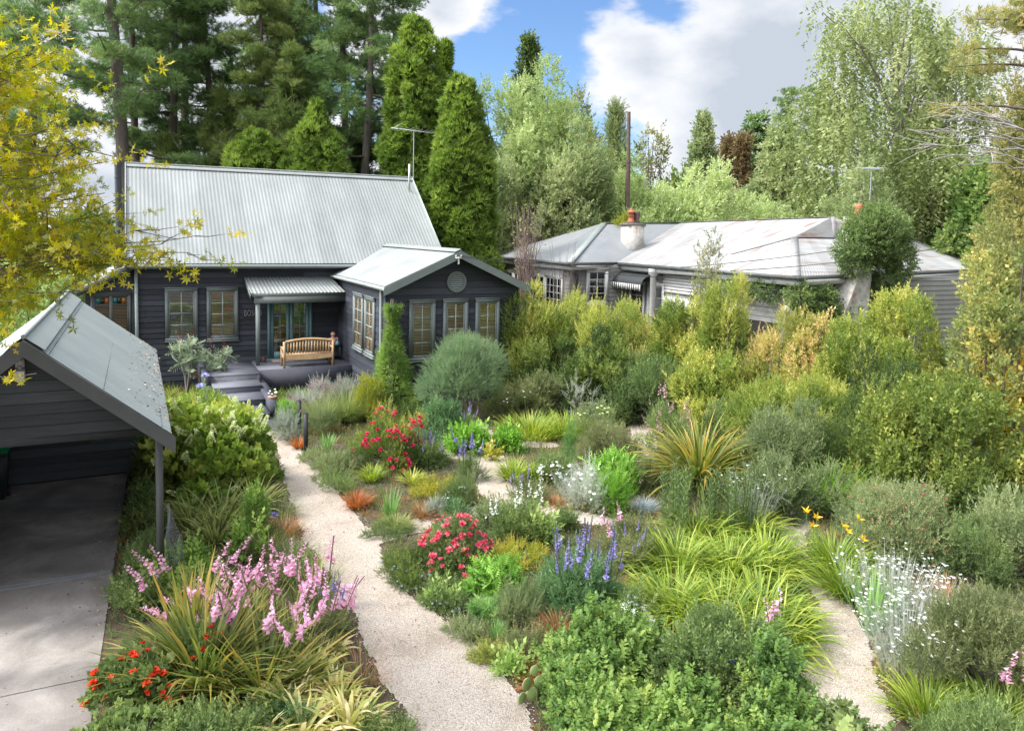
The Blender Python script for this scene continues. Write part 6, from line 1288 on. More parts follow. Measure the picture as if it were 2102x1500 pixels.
px_shrub('camellia', 'glossy dark leaved camellia with yellowing leaves in the right of the garden', 'shrub', 1890, 1060, 775, 330, 4200, BIG, .17, 'camellia', nl=26, seed=230, r=(.22, .36), stems=bark, stemr=.04)
px_shrub('camellia', 'second dark glossy shrub behind the first at the far right', 'shrub', 2020, 1060, 800, 240, 2600, BIG, .17, 'camellia', nl=20, seed=231, stems=bark, stemr=.04)
px_shrub('magnolia', 'loose magnolia with yellow and gold leaves at the right edge', 'tree', 2040, 1010, 490, 270, 1500, BIG, .21, 'magnolia', nl=30, seed=232, z0=1.0, r=(.14, .26), tint=(0, .75), stems=bark, stemr=.06)
px_shrub('barberry', 'bright golden yellow foliage bush at the right edge', 'shrub', 2085, 1000, 690, 150, 1500, SPR, .24, 'yellow', nl=16, seed=233, z0=.9, tint=(.5, 1.))
px_shrub('barberry', 'golden yellow upright sprays left of the larger yellow bush', 'shrub', 2030, 1020, 760, 70, 420, SPR, .22, 'yellow', nl=8, seed=234, z0=1.2, tint=(.4, .9))
px_shrub('shrub', 'dark leafy filler shrub behind the red flowered bush', 'shrub', 1960, 1090, 930, 260, 2200, SPF, .18, 'hedgedark', nl=16, seed=235)
px_shrub('shrub', 'dark leafy filler shrub behind the vivid green sword leaves', 'shrub', 1740, 1010, 850, 200, 2400, SPF, .19, 'hedgedark', nl=16, seed=236)
px_shrub('shrub', 'small dark leafy shrub right of the right path top', 'shrub', 1700, 1060, 960, 120, 700, SPF, .18, 'soft', nl=10, seed=237)

for i, (x, y, w_, h_, mt) in enumerate([(19.5, 11.0, 3.2, 3.4, 'hedge'), (22.5, 8.0, 3.6, 3.0, 'hedgedark'), (18.0, 6.0, 2.6, 2.2, 'mid'), (24.5, 12.5, 3.4, 3.8, 'cedar')]):
    shrub('hedge_shrub', ['green shrub outside the right edge beyond the camellia', 'dark shrub outside the right edge nearer the viewer', 'low green shrub outside the bottom right corner', 'tall soft green shrub outside the right edge near the bungalow end'][i], 'hedge shrub', (x, y, 0), w_, h_, 2600, SP, .3, FM[mt], nl=22, seed=260+i, group='shrubs beyond the right edge')
# ivy on the chimney and wall
def vine(name, lb, pts, n, sz, mt, spread=.3, droop=.2):
    root = thing(name, lb, 'climber', tuple(pts[0][:3])); L = np.array([(a-pts[0][0], b_-pts[0][1], c_-pts[0][2], rx, ry, rz) for a, b_, c_, rx, ry, rz in pts])
    p_, d_, k_ = fill(L, n, -.15, .5, .7, zmin=-9); mb = MB(); lt = U(.2, .8, len(L)); scatter(mb, SP, p_, d_, U(sz*.7, sz*1.2, len(p_)), lt[k_]*.5+U(.0, .9, len(p_))*.5); mb.build('foliage', FM[mt], root)
    mb = MB()
    for i in range(1, len(L)): mb.tube([L[i-1, :3], (L[i-1, :3]+L[i, :3])/2+U(-.1, .1, 3), L[i, :3]], .03, 5)
    mb.build('stem', barkg, root); return root
vine('ivy', 'thick green vine smothering the top of the front chimney of the pale bungalow', [(21.55, 16.6, 2.8, .35, .3, .6), (21.75, 16.6, 3.9, .5, .4, .6), (20.85, 16.7, 4.9, .75, .5, .5), (21.75, 16.7, 5.0, .75, .5, .6), (20.15, 16.6, 5.0, .55, .5, .6), (20.25, 16.6, 4.5, .45, .4, .4), (22.35, 16.6, 4.6, .5, .4, .5), (20.85, 16.3, 5.4, .7, .4, .6), (21.00, 16.5, 6.0, .5, .5, .35), (20.95, 16.7, 5.7, .8, .5, .5), (21.85, 16.7, 5.7, .6, .5, .45), (21.15, 16.7, 6.0, .5, .45, .3), (22.15, 16.7, 5.2, .45, .45, .5), (20.45, 16.6, 5.6, .4, .45, .35), (21.85, 16.5, 3.3, .3, .3, .5)], 5200, .27, 'mid')
vine('ivy', 'green vine hanging on the bungalow wall left of the front chimney', [(18.2, 16.9, 3.5, .3, .3, .4), (18.6, 16.9, 2.6, .4, .3, .6), (19.2, 16.9, 3.3, .5, .3, .5), (19.8, 16.9, 2.5, .5, .3, .7), (20.3, 16.9, 2.9, .4, .3, .6), (18.2, 18.2, 3.6, .3, .7, .3), (18.2, 19.4, 3.6, .3, .6, .3), (19.4, 16.9, 1.6, .9, .3, .7)], 3800, .25, 'mid')

# ------------------------------------------------------------------ trees
def base_at(x, depth): p = at(x, 700, depth); return A([p[0], p[1], 0.])
def zat(x, y, depth): return at(x, y, depth)[2]
def conifer(name, lb, x, top, depth, wpx, n, mt, sz=.5, tp=None, prof=None, z0=1.0, nl=80, seed=0, trunk=pinebark, bump=1., cat='conifer', group=None):
    p = base_at(x, depth); H_ = zat(x, top, depth); W_ = .76*wpx*depth/F_PX; R = np.random.default_rng(seed); root = thing(name, lb, cat, tuple(p), group)
    prof = prof or (lambda s: min(1, (1-s)*1.9)**.75*(.8+.2*math.sin(s*9)))
    L = []
    for i in range(nl):
        s = (i+.5)/nl; s = s**.9; rr = W_/2*prof(s); a = i*2.4+R.uniform(-.3, .3); lr = max(.26, rr*.40*R.uniform(.55, 1.5))*bump; q = max(0, rr-lr*R.uniform(.2, .8))
        L.append((math.cos(a)*q, math.sin(a)*q, z0+(H_-z0-.2)*s, lr, lr, lr*1.15))
    L = np.array(L); p_, d_, k_ = fill(L, n, .6, .45, .86); lt = R.uniform(0, 1, nl)
    mb = MB(); scatter(mb, tp or CYP, p_, d_, U(sz*.7, sz*1.25, len(p_)), lt[k_]*.45+U(0, 1, len(p_))*.45); mb.build('crown', FM[mt], root)
    mb = MB(); mb.tube([(0, 0, -.1), (0, 0, H_*.5), (0, 0, H_*.93)], [W_*.06, W_*.04, .02], 7); mb.build('trunk', trunk, root); return root
conifer('cypress', 'tallest bright green cypress column with a narrow knob top behind the steep roof', 848, 52, 37, 142, 19000, 'cypress', .34, nl=120, seed=1, prof=lambda s: float(np.interp(s, [0, .70, .78, .90, .925, .94, .985, 1], [1, .98, .85, .74, .36, .50, .42, .2])))
conifer('cypress', 'narrow dark cypress top peeking out right of the tallest cypress', 905, 98, 40, 80, 8000, 'cypress', .36, nl=60, seed=2)
conifer('cypress', 'bright green pointed cypress right of the television aerial', 942, 166, 32.5, 158, 19000, 'cypress', .31, nl=120, seed=3, prof=lambda s: float(np.interp(s, [0, .55, .62, .78, .80, .93, 1], [1, 1, .92, .74, .66, .46, .2])))
conifer('cypress', 'low rounded bright green conifer dome behind the roof ridge, left one', 530, 274, 36, 125, 9500, 'cypress', .33, nl=60, seed=4, prof=lambda s: 1 if s < .8 else math.sqrt(max(.12, 1-((s-.8)/.2)**2)))
for i, (x, ty, dd_, wp) in enumerate([(600, 105, 41, 215), (462, 185, 43, 190), (352, 285, 42, 150), (735, 250, 45, 150), (820, 120, 47, 120)]):
    conifer('conifer', ['tall olive green soft conifer between the pines above the low domes', 'olive green conifer behind the middle of the steep roof ridge', 'low olive conifer behind the left end of the steep roof ridge', 'dark green conifer filling between the pine trunks left of the tallest cypress', 'dark conifer just left of the tallest cypress top'][i], x, ty, dd_, wp, 5200, 'brownpine' if i < 3 else 'pine', .55, tp=TUFT, nl=70, seed=300+i, prof=lambda s: (1-s)**.7*.9+.12)
conifer('cypress', 'bright green conifer with pointed top behind the roof ridge, right of the low dome', 648, 216, 36, 178, 14500, 'cypress', .33, nl=90, seed=5, prof=lambda s: float(np.interp(s, [0, .6, .74, .78, .86, .90, 1], [1, 1, .84, .66, .55, .35, .1])))
# pines
def pine(name, lb, seed, Ht=24., mt='pine', blo=.22, W_=4.2, tr=.33, n=34, dens=24, lean=0.):
    R = np.random.default_rng(seed); root = thing(name, lb, 'pine tree', (0, 0, 0)); mbT, mbC = MB(), MB(); t_ = np.linspace(0, 1, 9)
    tx = .35*np.sin(t_*4+seed)+lean*t_; ty = .3*np.cos(t_*3+seed*2)-.3; mbT.tube(np.stack([tx, ty, t_*Ht-.1], -1), tr*(1-.75*t_), 9)
    P_, D_, T_ = [], [], []
    for i in range(n):
        s = blo+(1-blo)*(i/n)**.85; a = i*2.4+R.uniform(-.5, .5); L_ = W_*(1.05-.75*(s-blo)/(1-blo))*R.uniform(.55, 1.15); o = A([np.interp(s, t_, tx), np.interp(s, t_, ty), s*Ht])
        u_ = np.linspace(0, 1, 7)[:, None]; e = A([math.cos(a)*L_, math.sin(a)*L_, L_*R.uniform(.0, .35)]); path = o+u_*e+np.sin(u_*3.1)*A([0, 0, -.12*L_]); path[1:] += R.normal(0, .09, (6, 3)); mbT.tube(path, np.linspace(.09*(1.2-s), .02, 7), 5)
        for k_ in range(int(3+L_*1.2)):
            f = R.uniform(.35, 1.05); c_ = o+f*e+A([0, 0, math.sin(f*3.1)*-.12*L_])+R.normal(0, .30, 3)*A([1, 1, .6]); r_l = R.uniform(.45, .85); m_ = int(1.7*dens*r_l/.6); u = R.normal(size=(m_, 3)); u /= np.linalg.norm(u, axis=1)[:, None]
            P_.append(c_+u*A([r_l, r_l, r_l*.45])*R.uniform(.5, 1, (m_, 1))); D_.append(u*.7+A([math.cos(a)*.3, math.sin(a)*.3, .7])); T_.append(np.full(m_, R.uniform(0, .6))+R.uniform(0, .4, m_))
        for k_ in range(2):
            f = R.uniform(.4, 1); b_ = o+f*e; e2 = R.normal(0, .6, 3)*A([1, 1, .4])+A([math.cos(a), math.sin(a), .3])*.6; mbT.tube([b_, b_+e2*.5+A([0, 0, -.05]), b_+e2], [.03, .02, .01], 4)
    scatter(mbC, TUFT, np.vstack(P_), np.vstack(D_), U(.24, .44, sum(map(len, P_))), np.concatenate(T_)); mbC.build('crown', FM[mt], root); mbT.build('trunk', pinebark, root); return root
pv = [pine('pine_tree', 'x', 1, W_=4.8, tr=.38, blo=.36, n=34, dens=19), pine('pine_tree', 'x', 2, W_=3.3, n=34, blo=.38, tr=.30, dens=20), pine('pine_tree', 'x', 3, W_=3.6, n=36, blo=.24, tr=.28, dens=20), pine('pine_tree', 'x', 4, W_=3.2, n=36, blo=.10, mt='brownpine', tr=.24, dens=24, Ht=20)]
pines = [ # variant, px x, depth, rot, scale, label
 (0, 232, 37, .6, 1.05, 'massive pine with a thick bare trunk left of the steep roof'),
 (1, 276, 43, 1.9, .98, 'dark slender pine just right of the massive pine trunk'),
 (1, 352, 44, 2.9, 1.05, 'dark pine with a straight trunk behind the left part of the roof ridge'),
 (1, 392, 48, 5.0, 1.1, 'dark pine trunk right beside the straight one behind the roof ridge'),
 (2, 430, 45, 3.7, 1.0, 'bushy dark pine behind the middle of the roof ridge'),
 (3, 520, 42, 1.1, .95, 'brownish green pine above the low conifer dome'),
 (3, 585, 46, 2.2, 1.12, 'tall brownish green pine left of the pointed conifer'),
 #(2, 480, 52, .3, 1.15, 'tall background pine between the brownish pines and the dark trunks'),
 (2, 660, 50, 4.4, 1.15, 'tall dark pine behind the pointed bright conifer'),
 (1, 712, 44, .2, 1.02, 'dark pine trunk left of the tallest cypress'),
 (1, 748, 42, 3.5, 1.0, 'dark pine with rounded top immediately left of the tallest cypress'),
 (2, 800, 50, 2.6, .92, 'dark pine crown touching the tallest cypress from behind'),
 #(2, 310, 54, 5.6, 1.12, 'background pine between the massive pine and the slender ones'),
 (0, 95, 44, 3.9, .98, 'wide spreading pine at the far left behind the yellow maple'),
 #(2, 165, 50, 1.2, 1.02, 'background pine left of the massive trunk'),
 (1, 565, 58, 1.5, 1.25, 'thin far pine showing between the brownish pines'),
 (0, 10, 50, 2.3, .8, 'far left pine partly hidden by the yellow maple'),
]
first = {}
for v_, x, dd_, rz, s_, lb in pines:
    loc_ = tuple(base_at(x, dd_))
    if v_ not in first: first[v_] = 1; o = pv[v_]; o.location = loc_; o.rotation_euler = (0, 0, rz); o.scale = (s_,)*3; o['label'] = lb
    else: o = copy_tree(pv[v_], loc_, rz, s_, lb)
    o['group'] = 'pines behind the cottage'
# broadleaf trees
def broadleaf(name, lb, x, top, depth, wpx, n, mt, tp=FAR, sz=.5, z0=.25, nl=24, seed=0, cat='tree', trunk=barkg, r=(.2, .34), tint=(.0, .9), shell=.5, upb=.4, sparse=1, d=None, tw=.03):
    p = base_at(x, depth); H_ = zat(x, top, depth); W_ = wpx*depth/F_PX; root = thing(name, lb, cat, tuple(p)); L = lobes_of(W_, (d or .8)*W_, H_, nl, r, H_*z0, seed)
    R = np.random.default_rng(seed); lt = R.uniform(*tint, nl); p_, d_, k_ = fill(L, n, upb, .5, shell); mb = MB(); scatter(mb, tp, p_, d_, U(sz*.7, sz*1.2, len(p_)), lt[k_]*.5+U(*tint, len(p_))*.5, tj=.06); mb.build('crown', FM[mt], root)
    mb = MB(); mb.tube([(0, 0, -.1), (.1, 0, H_*z0*.7), (.0, .1, H_*.6), (.1, 0, H_*.85)], [W_*tw, W_*tw*.85, W_*tw*.4, .02], 7)
    for i in range(0, nl, sparse): e = L[i, :3]; b_ = A([.05, 0, max(H_*z0*.5, e[2]*.45)]); t_ = np.linspace(0, 1, 5)[:, None]; P_ = b_+(e-b_)*t_; P_[1:-1] += R.normal(0, .12, (3, 3)); mb.tube(P_, np.linspace(W_*tw*.35, .015, 5), 5)
    mb.build('trunk', trunk, root); return root
conifer('conifer', 'dark pyramid topped conifer rising behind the pale green tree', 1073, 90, 52, 125, 7500, 'hedgedark', .55, tp=FAR, nl=70, seed=8)
broadleaf('poplar', 'pale fresh green airy tree in the centre behind the two houses', 1090, 140, 40, 300, 9000, 'poplar', SP, .50, .12, 60, 9, r=(.14, .26), upb=.3)
broadleaf('poplar', 'lower left part of the pale green trees beside the pointed cypress', 1030, 330, 37, 120, 2800, 'cedar', SP, .5, .05, 24, 10)
broadleaf('ash_tree', 'mid green tree behind the peeling chimney', 1165, 290, 38, 270, 8800, 'cedar', SP, .5, .05, 40, 11, upb=.1)
broadleaf('birch', 'thin leafed sparse tree with orange tints against the blue sky', 1180, 155, 46, 130, 1500, 'golden', FAR, .42, .25, 34, 12, r=(.15, .28), shell=.2)
conifer('conifer', 'green pyramid tree left of the rusty brown pole', 1250, 222, 43, 110, 7200, 'cedar', .5, tp=SPF, nl=70, seed=13, trunk=barkg)
broadleaf('birch', 'wispy nearly bare tree behind the rusty brown pole', 1325, 225, 45, 130, 900, 'golden', FAR, .40, .2, 34, 14, r=(.15, .28), shell=.2)
broadleaf('willow', 'broad light green tree mass right of the rusty brown pole', 1330, 335, 40, 300, 8000, 'poplar', SP, .48, .05, 44, 15, upb=.0, r=(.14, .26))
broadleaf('willow', 'rounded light green tree in front of the layered cedar', 1435, 320, 42, 220, 7000, 'poplar', SP, .48, .05, 40, 16, upb=.0, r=(.16, .28))
broadleaf('maple_tree', 'small vivid lime tree peeping over the roof behind the peeling chimney', 1278, 428, 36, 130, 1800, 'lime', SP, .4, .4, 14, 17)
broadleaf('poplar', 'soft light green tree between the pale tree and the rusty pole', 1225, 290, 42, 270, 7500, 'poplar', SP, .5, .05, 40, 71, upb=.1, r=(.14, .26))
broadleaf('poplar', 'soft light green tree behind the ridge of the white roof', 1570, 385, 44, 260, 5200, 'poplar', SP, .5, .05, 34, 72, upb=.1, r=(.14, .26))
conifer('conifer', 'small spired conifer at the middle distance left of the bronze ones', 1428, 243, 60, 110, 5200, 'cedar', .6, tp=FAR, nl=60, seed=18)
conifer('conifer', 'dull bronze narrow conifer, left of the pair', 1478, 290, 56, 50, 2400, 'redcon', .5, tp=FAR, nl=40, seed=19, group='bronze conifers')
conifer('conifer', 'dull bronze narrow conifer, right of the pair', 1508, 284, 55, 48, 2400, 'redcon', .5, tp=FAR, nl=40, seed=20, group='bronze conifers')
# layered cedar
def cedar(lb, x, top, depth, wpx, tiers, mt, seed, tp=None, sz=.5, dens=60):
    p = base_at(x, depth); H_ = zat(x, top, depth); W_ = wpx*depth/F_PX; R = np.random.default_rng(seed); root = thing('cedar_tree', lb, 'cedar', tuple(p)); mb, mt_ = MB(), MB(); mt_.tube([(0, 0, -.1), (0, 0, H_*.95)], [.3, .03], 7)
    P_, T_, D_ = [], [], []
    for i in range(tiers):
        s = (i+.5)/tiers; rr = W_/2*(1-s)**.8*R.uniform(.8, 1.1)+.25; z = H_*(.12+.86*s)
        for j in range(7):
            a = j*.9+i*1.3+R.uniform(-.2, .2); e = A([math.cos(a)*rr, math.sin(a)*rr, -.05*rr+R.uniform(-.1, .2)]); mt_.tube([(0, 0, z), A([0, 0, z])+e*.9], [.05, .015], 4); m_ = int(dens*rr/1.5)
            f = np.sqrt(R.random(m_))[:, None]; P_.append(A([0, 0, z])+e*f+R.normal(0, 1, (m_, 3))*A([.22, .22, .07])*(.4+rr*.25)); D_.append(R.normal(0, .4, (m_, 3))+A([math.cos(a), math.sin(a), .45])); T_.append(np.full(m_, R.uniform(0, .5))+R.uniform(0, .5, m_))
    scatter(mb, tp or FAR, np.vstack(P_), np.vstack(D_), U(sz*.7, sz*1.2, sum(map(len, P_))), np.concatenate(T_)); mb.build('crown', FM[mt], root); mt_.build('trunk', pinebark, root); return root
cedar('layered cedar with flat bright green tiers behind the long white roof', 1585, 258, 50, 175, 20, 'cedar', 21, sz=.55)
cedar('dark layered conifer left of the bright tiered cedar', 1535, 235, 60, 120, 17, 'pine', 22, sz=.6)
o = copy_tree(pv[1], tuple(base_at(1655, 66)), 1.0, .76, 'distant dark pine with flat top left of the big weeping birch'); o['group'] = 'pines behind the bungalow'
o = copy_tree(pv[2], tuple(base_at(1605, 70)), 4.0, .78, 'distant dark pine behind the bright tiered cedar'); o['group'] = 'pines behind the bungalow'
# weeping birch
def weeper(lb, x, top, depth, wpx, ns, mt, seed, crown_bot=.25, nl=34, ls=(1.0, 2.2), d=.8):
    p = base_at(x, depth); H_ = zat(x, top, depth); W_ = wpx*depth/F_PX; R = np.random.default_rng(seed); root = thing('weeping_birch', lb, 'birch', tuple(p)); L = lobes_of(W_, d*W_, H_, nl, (.16, .28), H_*crown_bot, seed)
    p_, d_, k_ = fill(L, ns, .1, .5, .5); lt = R.uniform(0, 1, nl); dn = unit(np.stack([d_[:, 0]*.35, d_[:, 1]*.35, -np.ones(len(p_))], -1)); mb = MB(); scatter(mb, HANG, p_+A([0, 0, .3]), dn, U(*ls, len(p_)), lt[k_]*.5+U(0, 1, len(p_))*.4, tj=.12); mb.build('crown', FM[mt], root)
    mb = MB(); mb.tube([(0, 0, -.1), (.3, 0, H_*.35), (.1, .2, H_*.7), (.4, 0, H_*.93)], [.26, .2, .11, .03], 8)
    for i in range(nl):
        e = L[i, :3]; b_ = A([.2, .1, min(e[2]*.7, H_*.8)]); t_ = np.linspace(0, 1, 7)[:, None]; P_ = b_+(e-b_)*t_+np.sin(t_*3.1)*A([0, 0, .6]); P_[1:-1] += R.normal(0, .12, (5, 3)); mb.tube(P_, np.linspace(.07, .015, 7), 5)
    mb.build('trunk', barkg, root); return root
weeper('tall weeping birch with hanging leafy strands against the cloudy sky', 1815, -60, 35, 560, 3100, 'birch', 23, .28, nl=52, ls=(.8, 1.8))
weeper('lower weeping birch branches hanging in front of the dark laurel', 1900, 120, 33, 210, 900, 'birch', 24, .25, nl=26, ls=(.8, 1.8))
broadleaf('broad_tree', 'green tree mass below the weeping birch over the white roof', 1760, 330, 31, 230, 4500, 'cedar', SP, .42, .1, 34, 25, upb=.0)
broadleaf('laurel', 'dark glossy laurel tree right of the ivy covered chimney', 1935, 345, 34, 240, 8500, 'laurel', BIG, .46, .2, 34, 26, upb=.2)
broadleaf('laurel', 'brighter green laurel branches above the right end of the white roof', 2010, 320, 30, 180, 3800, 'laurel', BIG, .42, .3, 26, 27, upb=.2, tint=(.3, 1.))
broadleaf('golden_tree', 'tall golden green tree along the right edge', 2085, 110, 19, 190, 5200, 'golden', SP, .27, .12, 40, 28, upb=.0, tint=(.1, 1.))
broadleaf('golden_tree', 'yellow green tree lower right edge behind the magnolia', 2060, 420, 17, 200, 3200, 'golden', SP, .25, .12, 30, 29, upb=.1, tint=(.0, .8))
# golden cedar branch in the top right corner
root = thing('deodar', 'golden green conifer branches in the top right corner', 'conifer', tuple(base_at(2160, 18))); mb, mt_ = MB(), MB(); b0 = base_at(2160, 18); mt_.tube([(0, 0, -.1), (0, 0, 13.0)], [.3, .12], 8)
for (x, y, dl) in [(2040, 28, 17.6), (2080, 8, 17.8), (2005, 42, 17.4), (2060, 45, 18), (1975, 105, 18), (1960, 140, 18.5), (1925, 222, 18.5), (2090, 60, 18.2)]:
    e = at(x, y, dl)-b0; o_ = A([0, 0, e[2]-.3]); t_ = np.linspace(0, 1, 7)[:, None]; mt_.tube(o_+(e-o_)*t_+np.sin(t_*3)*A([0, 0, .15]), np.linspace(.05, .012, 7), 5)
    m_ = 70; f = U(.55, 1.05, m_)[:, None]; scatter(mb, TUFT, o_+(e-o_)*f+rng.normal(0, .16, (m_, 3))*A([1, 1, .5]), rng.normal(0, .5, (m_, 3))+A([0, 0, .6]), U(.16, .26, m_), U(.3, 1., m_))
mb.build('crown', FM['golden'], root); mt_.build('trunk', pinebark, root)
# dead branches
root = thing('dead_tree', 'grey leafless branches reaching left in front of the right hand trees', 'dead tree', tuple(base_at(2180, 17))); b0 = base_at(2180, 17); mb = MB(); mb.tube([(0, 0, -.1), (0, 0, 7.5)], [.12, .06], 7)
R = np.random.default_rng(5)
for (x, y) in [(1885, 310), (1900, 250), (1880, 280), (1950, 235), (1920, 330), (1900, 295), (1960, 350), (1880, 225)]:
    e = at(x, y, 16.3)-b0; o_ = A([0, 0, min(7.3, e[2]-.2)]); t_ = np.linspace(0, 1, 9)[:, None]; P_ = o_+(e-o_)*t_+np.sin(t_*2.6)*A([0, 0, .25]); P_[1:-1] += R.normal(0, .05, (7, 3)); mb.tube(P_, np.linspace(.03, .006, 9), 4)
    for k_ in range(7): i = R.integers(3, 8); e2 = (e-o_)*R.uniform(.12, .3)+R.normal(0, .25, 3); mb.tube([P_[i], P_[i]+e2*.5+R.normal(0, .04, 3), P_[i]+e2], [.012, .008, .004], 3)
mb.build('branch', surf('dead_wood', (.28, .26, .23), (.36, .34, .30), scale=6, rough=.9), root)
# bare pinkish shrub between the houses and other small ones
root = thing('bare_shrub', 'twiggy bare pinkish shrub between the cypress and the grey roof', 'shrub', tuple(base_at(1078, 29))); mb = MB(); lv = MB()
for k_ in range(70):
    a = R.uniform(0, 6.28); e = A([math.cos(a)*R.uniform(.1, .8), math.sin(a)*R.uniform(.1, .6), R.uniform(4.4, 6.5)]); b_ = A([0, 0, 2.5])+R.normal(0, .1, 3); t_ = np.linspace(0, 1, 6)[:, None]; P_ = b_+(e-b_)*t_; P_[1:-1] += R.normal(0, .07, (4, 3)); mb.tube(P_, np.linspace(.018, .005, 6), 3)
    scatter(lv, leaf1(1, .5), P_[3:]+R.normal(0, .1, (3, 3)), R.normal(0, 1, (3, 3)), .10, U(0, 1, 3))
mb.tube([(0, 0, 0), (0, 0, 2.6)], [.1, .06], 6); mb.build('branch', surf('pink_twig', (.28, .20, .18), (.34, .25, .22), scale=6), root); lv.build('foliage', FM['golden'], root)
root = thing('bare_shrub', 'dead grey twigs in front of the sunroom windows', 'shrub', tuple(A([14.6, 25.2, 0]))); mb = MB()
for k_ in range(26): e = A([R.uniform(-.7, .7), R.uniform(-.5, .5), R.uniform(3.6, 5.0)]); mb.tube([(0, 0, 1.5), e*A([.5, .5, .6]), e], [.02, .012, .005], 3)
mb.build('branch', surf('grey_twig', (.2, .17, .15), (.26, .22, .2), scale=6), root)
# left side greenery behind the carport and maple
for i, (x, ty, dd_, wp, mt, n_) in enumerate([(-20, 400, 31, 260, 'hedgedark', 3800), (60, 470, 27, 200, 'cedar', 3200), (190, 420, 33, 160, 'hedgedark', 3400), (120, 520, 24.5, 170, 'poplar', 2600), (0, 540, 22, 180, 'hosta', 2400), (225, 480, 31, 60, 'mid', 1200)]):
    broadleaf('tree', ['dark tree at the far left edge behind the maple', 'soft green tree left of the lean to', 'dark tree directly behind the black flue', 'pale green bush left of the lean to wall', 'bright leafy bush behind the carport roof at the left edge', 'small green bush between the flue and the lean to roof'][i], x, ty, dd_, wp, n_, mt, SPF, .4, .05, 22, 40+i, upb=.3, cat='tree')
# distant wood
mb = MB()
for i in range(150):
    x = -250+i*17+U(-8, 8); dd_ = U(62, 85)
    low_ = 110 if -60 < x < 800 else 0
    p = base_at(x, dd_); H_ = zat(x, 400+40*math.sin(i*.7)+U(-35, 30)+low_, dd_); L = lobes_of(5, 5, H_, 7, (.35, .5), 0, i); p_, d_, k_ = fill(L, 260, .4); scatter(mb, FAR, p_+p, d_, U(.9, 1.6, len(p_)), U(0, 1)*.5+U(0, .5, len(p_)))
tag(mb.build('distant_wood', FM['hedgedark']), 'dark band of distant trees behind both houses', 'wood', kind='stuff')

# ------------------------------------------------------------------ foreground maple on the left
mp = A(at(-330, 800, 8.2)); mp[2] = 0; root = thing('japanese_maple', 'yellow green maple with star shaped leaves reaching in from the left over the carport', 'maple', tuple(mp)); lv, wd = MB(), MB()
R = np.random.default_rng(12); wd.tube([(0, 0, -.1), (.1, .1, 1.5), (.0, .2, 3.0), (.2, .3, 5.0), (.3, .3, 7.5)], [.16, .13, .10, .06, .02], 8)
tips = []
def mbr(x, y, dp_, n_=26, sp=.38, tw=6, thick=.02):
    e = A(at(x, y, dp_))-mp; oz = max(1.2, min(6.5, e[2]-R.uniform(.2, .9))); o_ = A([.1, .2, oz]); t_ = np.linspace(0, 1, 9)[:, None]; P_ = o_+(e-o_)*t_+np.sin(t_*3)*A([0, 0, .12]); P_[1:-1] += R.normal(0, .06, (7, 3)); wd.tube(P_, np.linspace(thick, .004, 9), 5)
    for k_ in range(tw):
        i = R.integers(4, 9); e2 = (e-o_)*R.uniform(.03, .09)+R.normal(0, min(.22, sp*.7), 3)*A([1, 1, .6]); q = P_[i]+e2; scatter(lv, MAPLE, [q], [unit(e2)], R.uniform(.22, .32), R.uniform(.1, .7)); wd.tube([P_[i], P_[i]+e2*.5+R.normal(0, .03, 3), q], [.007, .005, .002], 3)
    c_ = P_[-1]; m_ = n_; u = R.normal(0, 1, (m_, 3))*A([sp, sp, sp*.35]); back = (P_[5]-c_)*R.random((m_, 1))*.6; scatter(lv, MAPLE, c_+u+back, unit(R.normal(0, .6, (m_, 3))+unit(e-o_)*.5+A([0, 0, -.15])), U(.24, .38, m_), np.clip(U(0, .55, m_)+R.uniform(-.2, .2), 0, .9))
for (x0, x1, y0, y1, k_, n_) in [(-80, 60, 70, 190, 9, 16), (-80, 100, 150, 320, 10, 11), (-80, 130, 320, 450, 12, 15), (80, 160, 280, 450, 6, 9), (-80, 160, 420, 540, 15, 17), (40, 130, 90, 280, 6, 6), (-80, 80, 540, 640, 8, 8), (150, 210, 440, 545, 7, 9)]:
    for j in range(k_): mbr(R.uniform(x0, x1), R.uniform(y0, y1), R.uniform(6.6, 9.2), n_, .30)
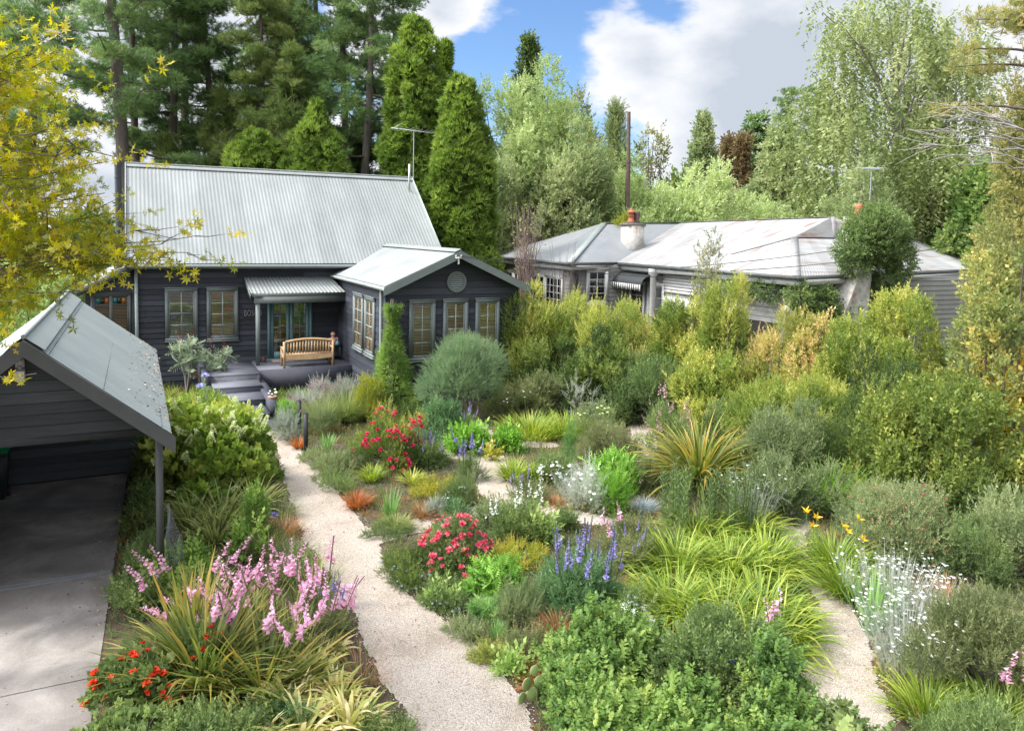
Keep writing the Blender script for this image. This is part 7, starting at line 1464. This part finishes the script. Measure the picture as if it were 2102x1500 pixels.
for (x, y, n_) in [(275, 530, 9), (300, 545, 8), (250, 510, 8), (330, 505, 3), (365, 495, 4), (400, 488, 3), (340, 532, 3), (385, 522, 3), (235, 545, 7), (215, 400, 5), (195, 340, 4)]: mbr(x, y, 7.4, n_, .13, 2, .010)
for (x, y, n_) in [(75, 770, 1), (35, 670, 6), (120, 605, 3), (-10, 690, 3), (60, 590, 3)]: mbr(x, y, 7.2, n_, .10, 3, .009)
lv.build('foliage', FM['maple'], root); wd.build('branch', bark, root)

# litter on the carport roof, the drive and the path
n = 260; x_ = CE-.02-np.abs(rng.normal(0, .22, n)); y_ = U(CY0+.5, CY1-.1, n); z_ = CRZ+(CEZ-CRZ)*(x_-CR)/(CE-CR)+.02+.010*(y_-CY0)*(x_-CR)/(CE-CR)
mb = MB(); scatter(mb, leaf1(1, .5, .1), np.stack([x_, y_, z_], -1), rng.normal(0, 1, (n, 3))*A([1, 1, .15]), U(.02, .06, n), U(0, 1, n)); tag(mb.build('leaf_litter', mulchm), 'brown leaves and twigs lying along the lower edge of the carport roof', 'leaf litter', kind='stuff')
x_, y_ = np.concatenate([-.35-np.abs(rng.normal(0, .25, 260)), U(-3.2, -.4, 150)]), np.concatenate([U(6.5, 17.5, 260), U(6, 17.5, 150)]); n = len(x_)
mb = MB(); scatter(mb, leaf1(1, .5, .1), np.stack([x_, y_, np.full(n, .012)], -1), rng.normal(0, 1, (n, 3))*A([1, 1, .1]), U(.02, .05, n), U(0, 1, n)); tag(mb.build('leaf_litter', mulchm), 'scattered dry leaves on the concrete driveway', 'leaf litter', kind='stuff')
x_, y_ = U(-1, 12, 9000), U(6, 21, 9000); k_ = pathdist(x_, y_) < 0; x_, y_ = x_[k_][:1300], y_[k_][:1300]; n = len(x_)
mb = MB(); scatter(mb, leaf1(1, .5, .1), np.stack([x_, y_, np.full(n, .02)], -1), rng.normal(0, 1, (n, 3))*A([1, 1, .1]), U(.012, .04, n), U(0, 1, n)); tag(mb.build('leaf_litter', mulchm), 'small fallen leaves on the gravel paths', 'leaf litter', kind='stuff')
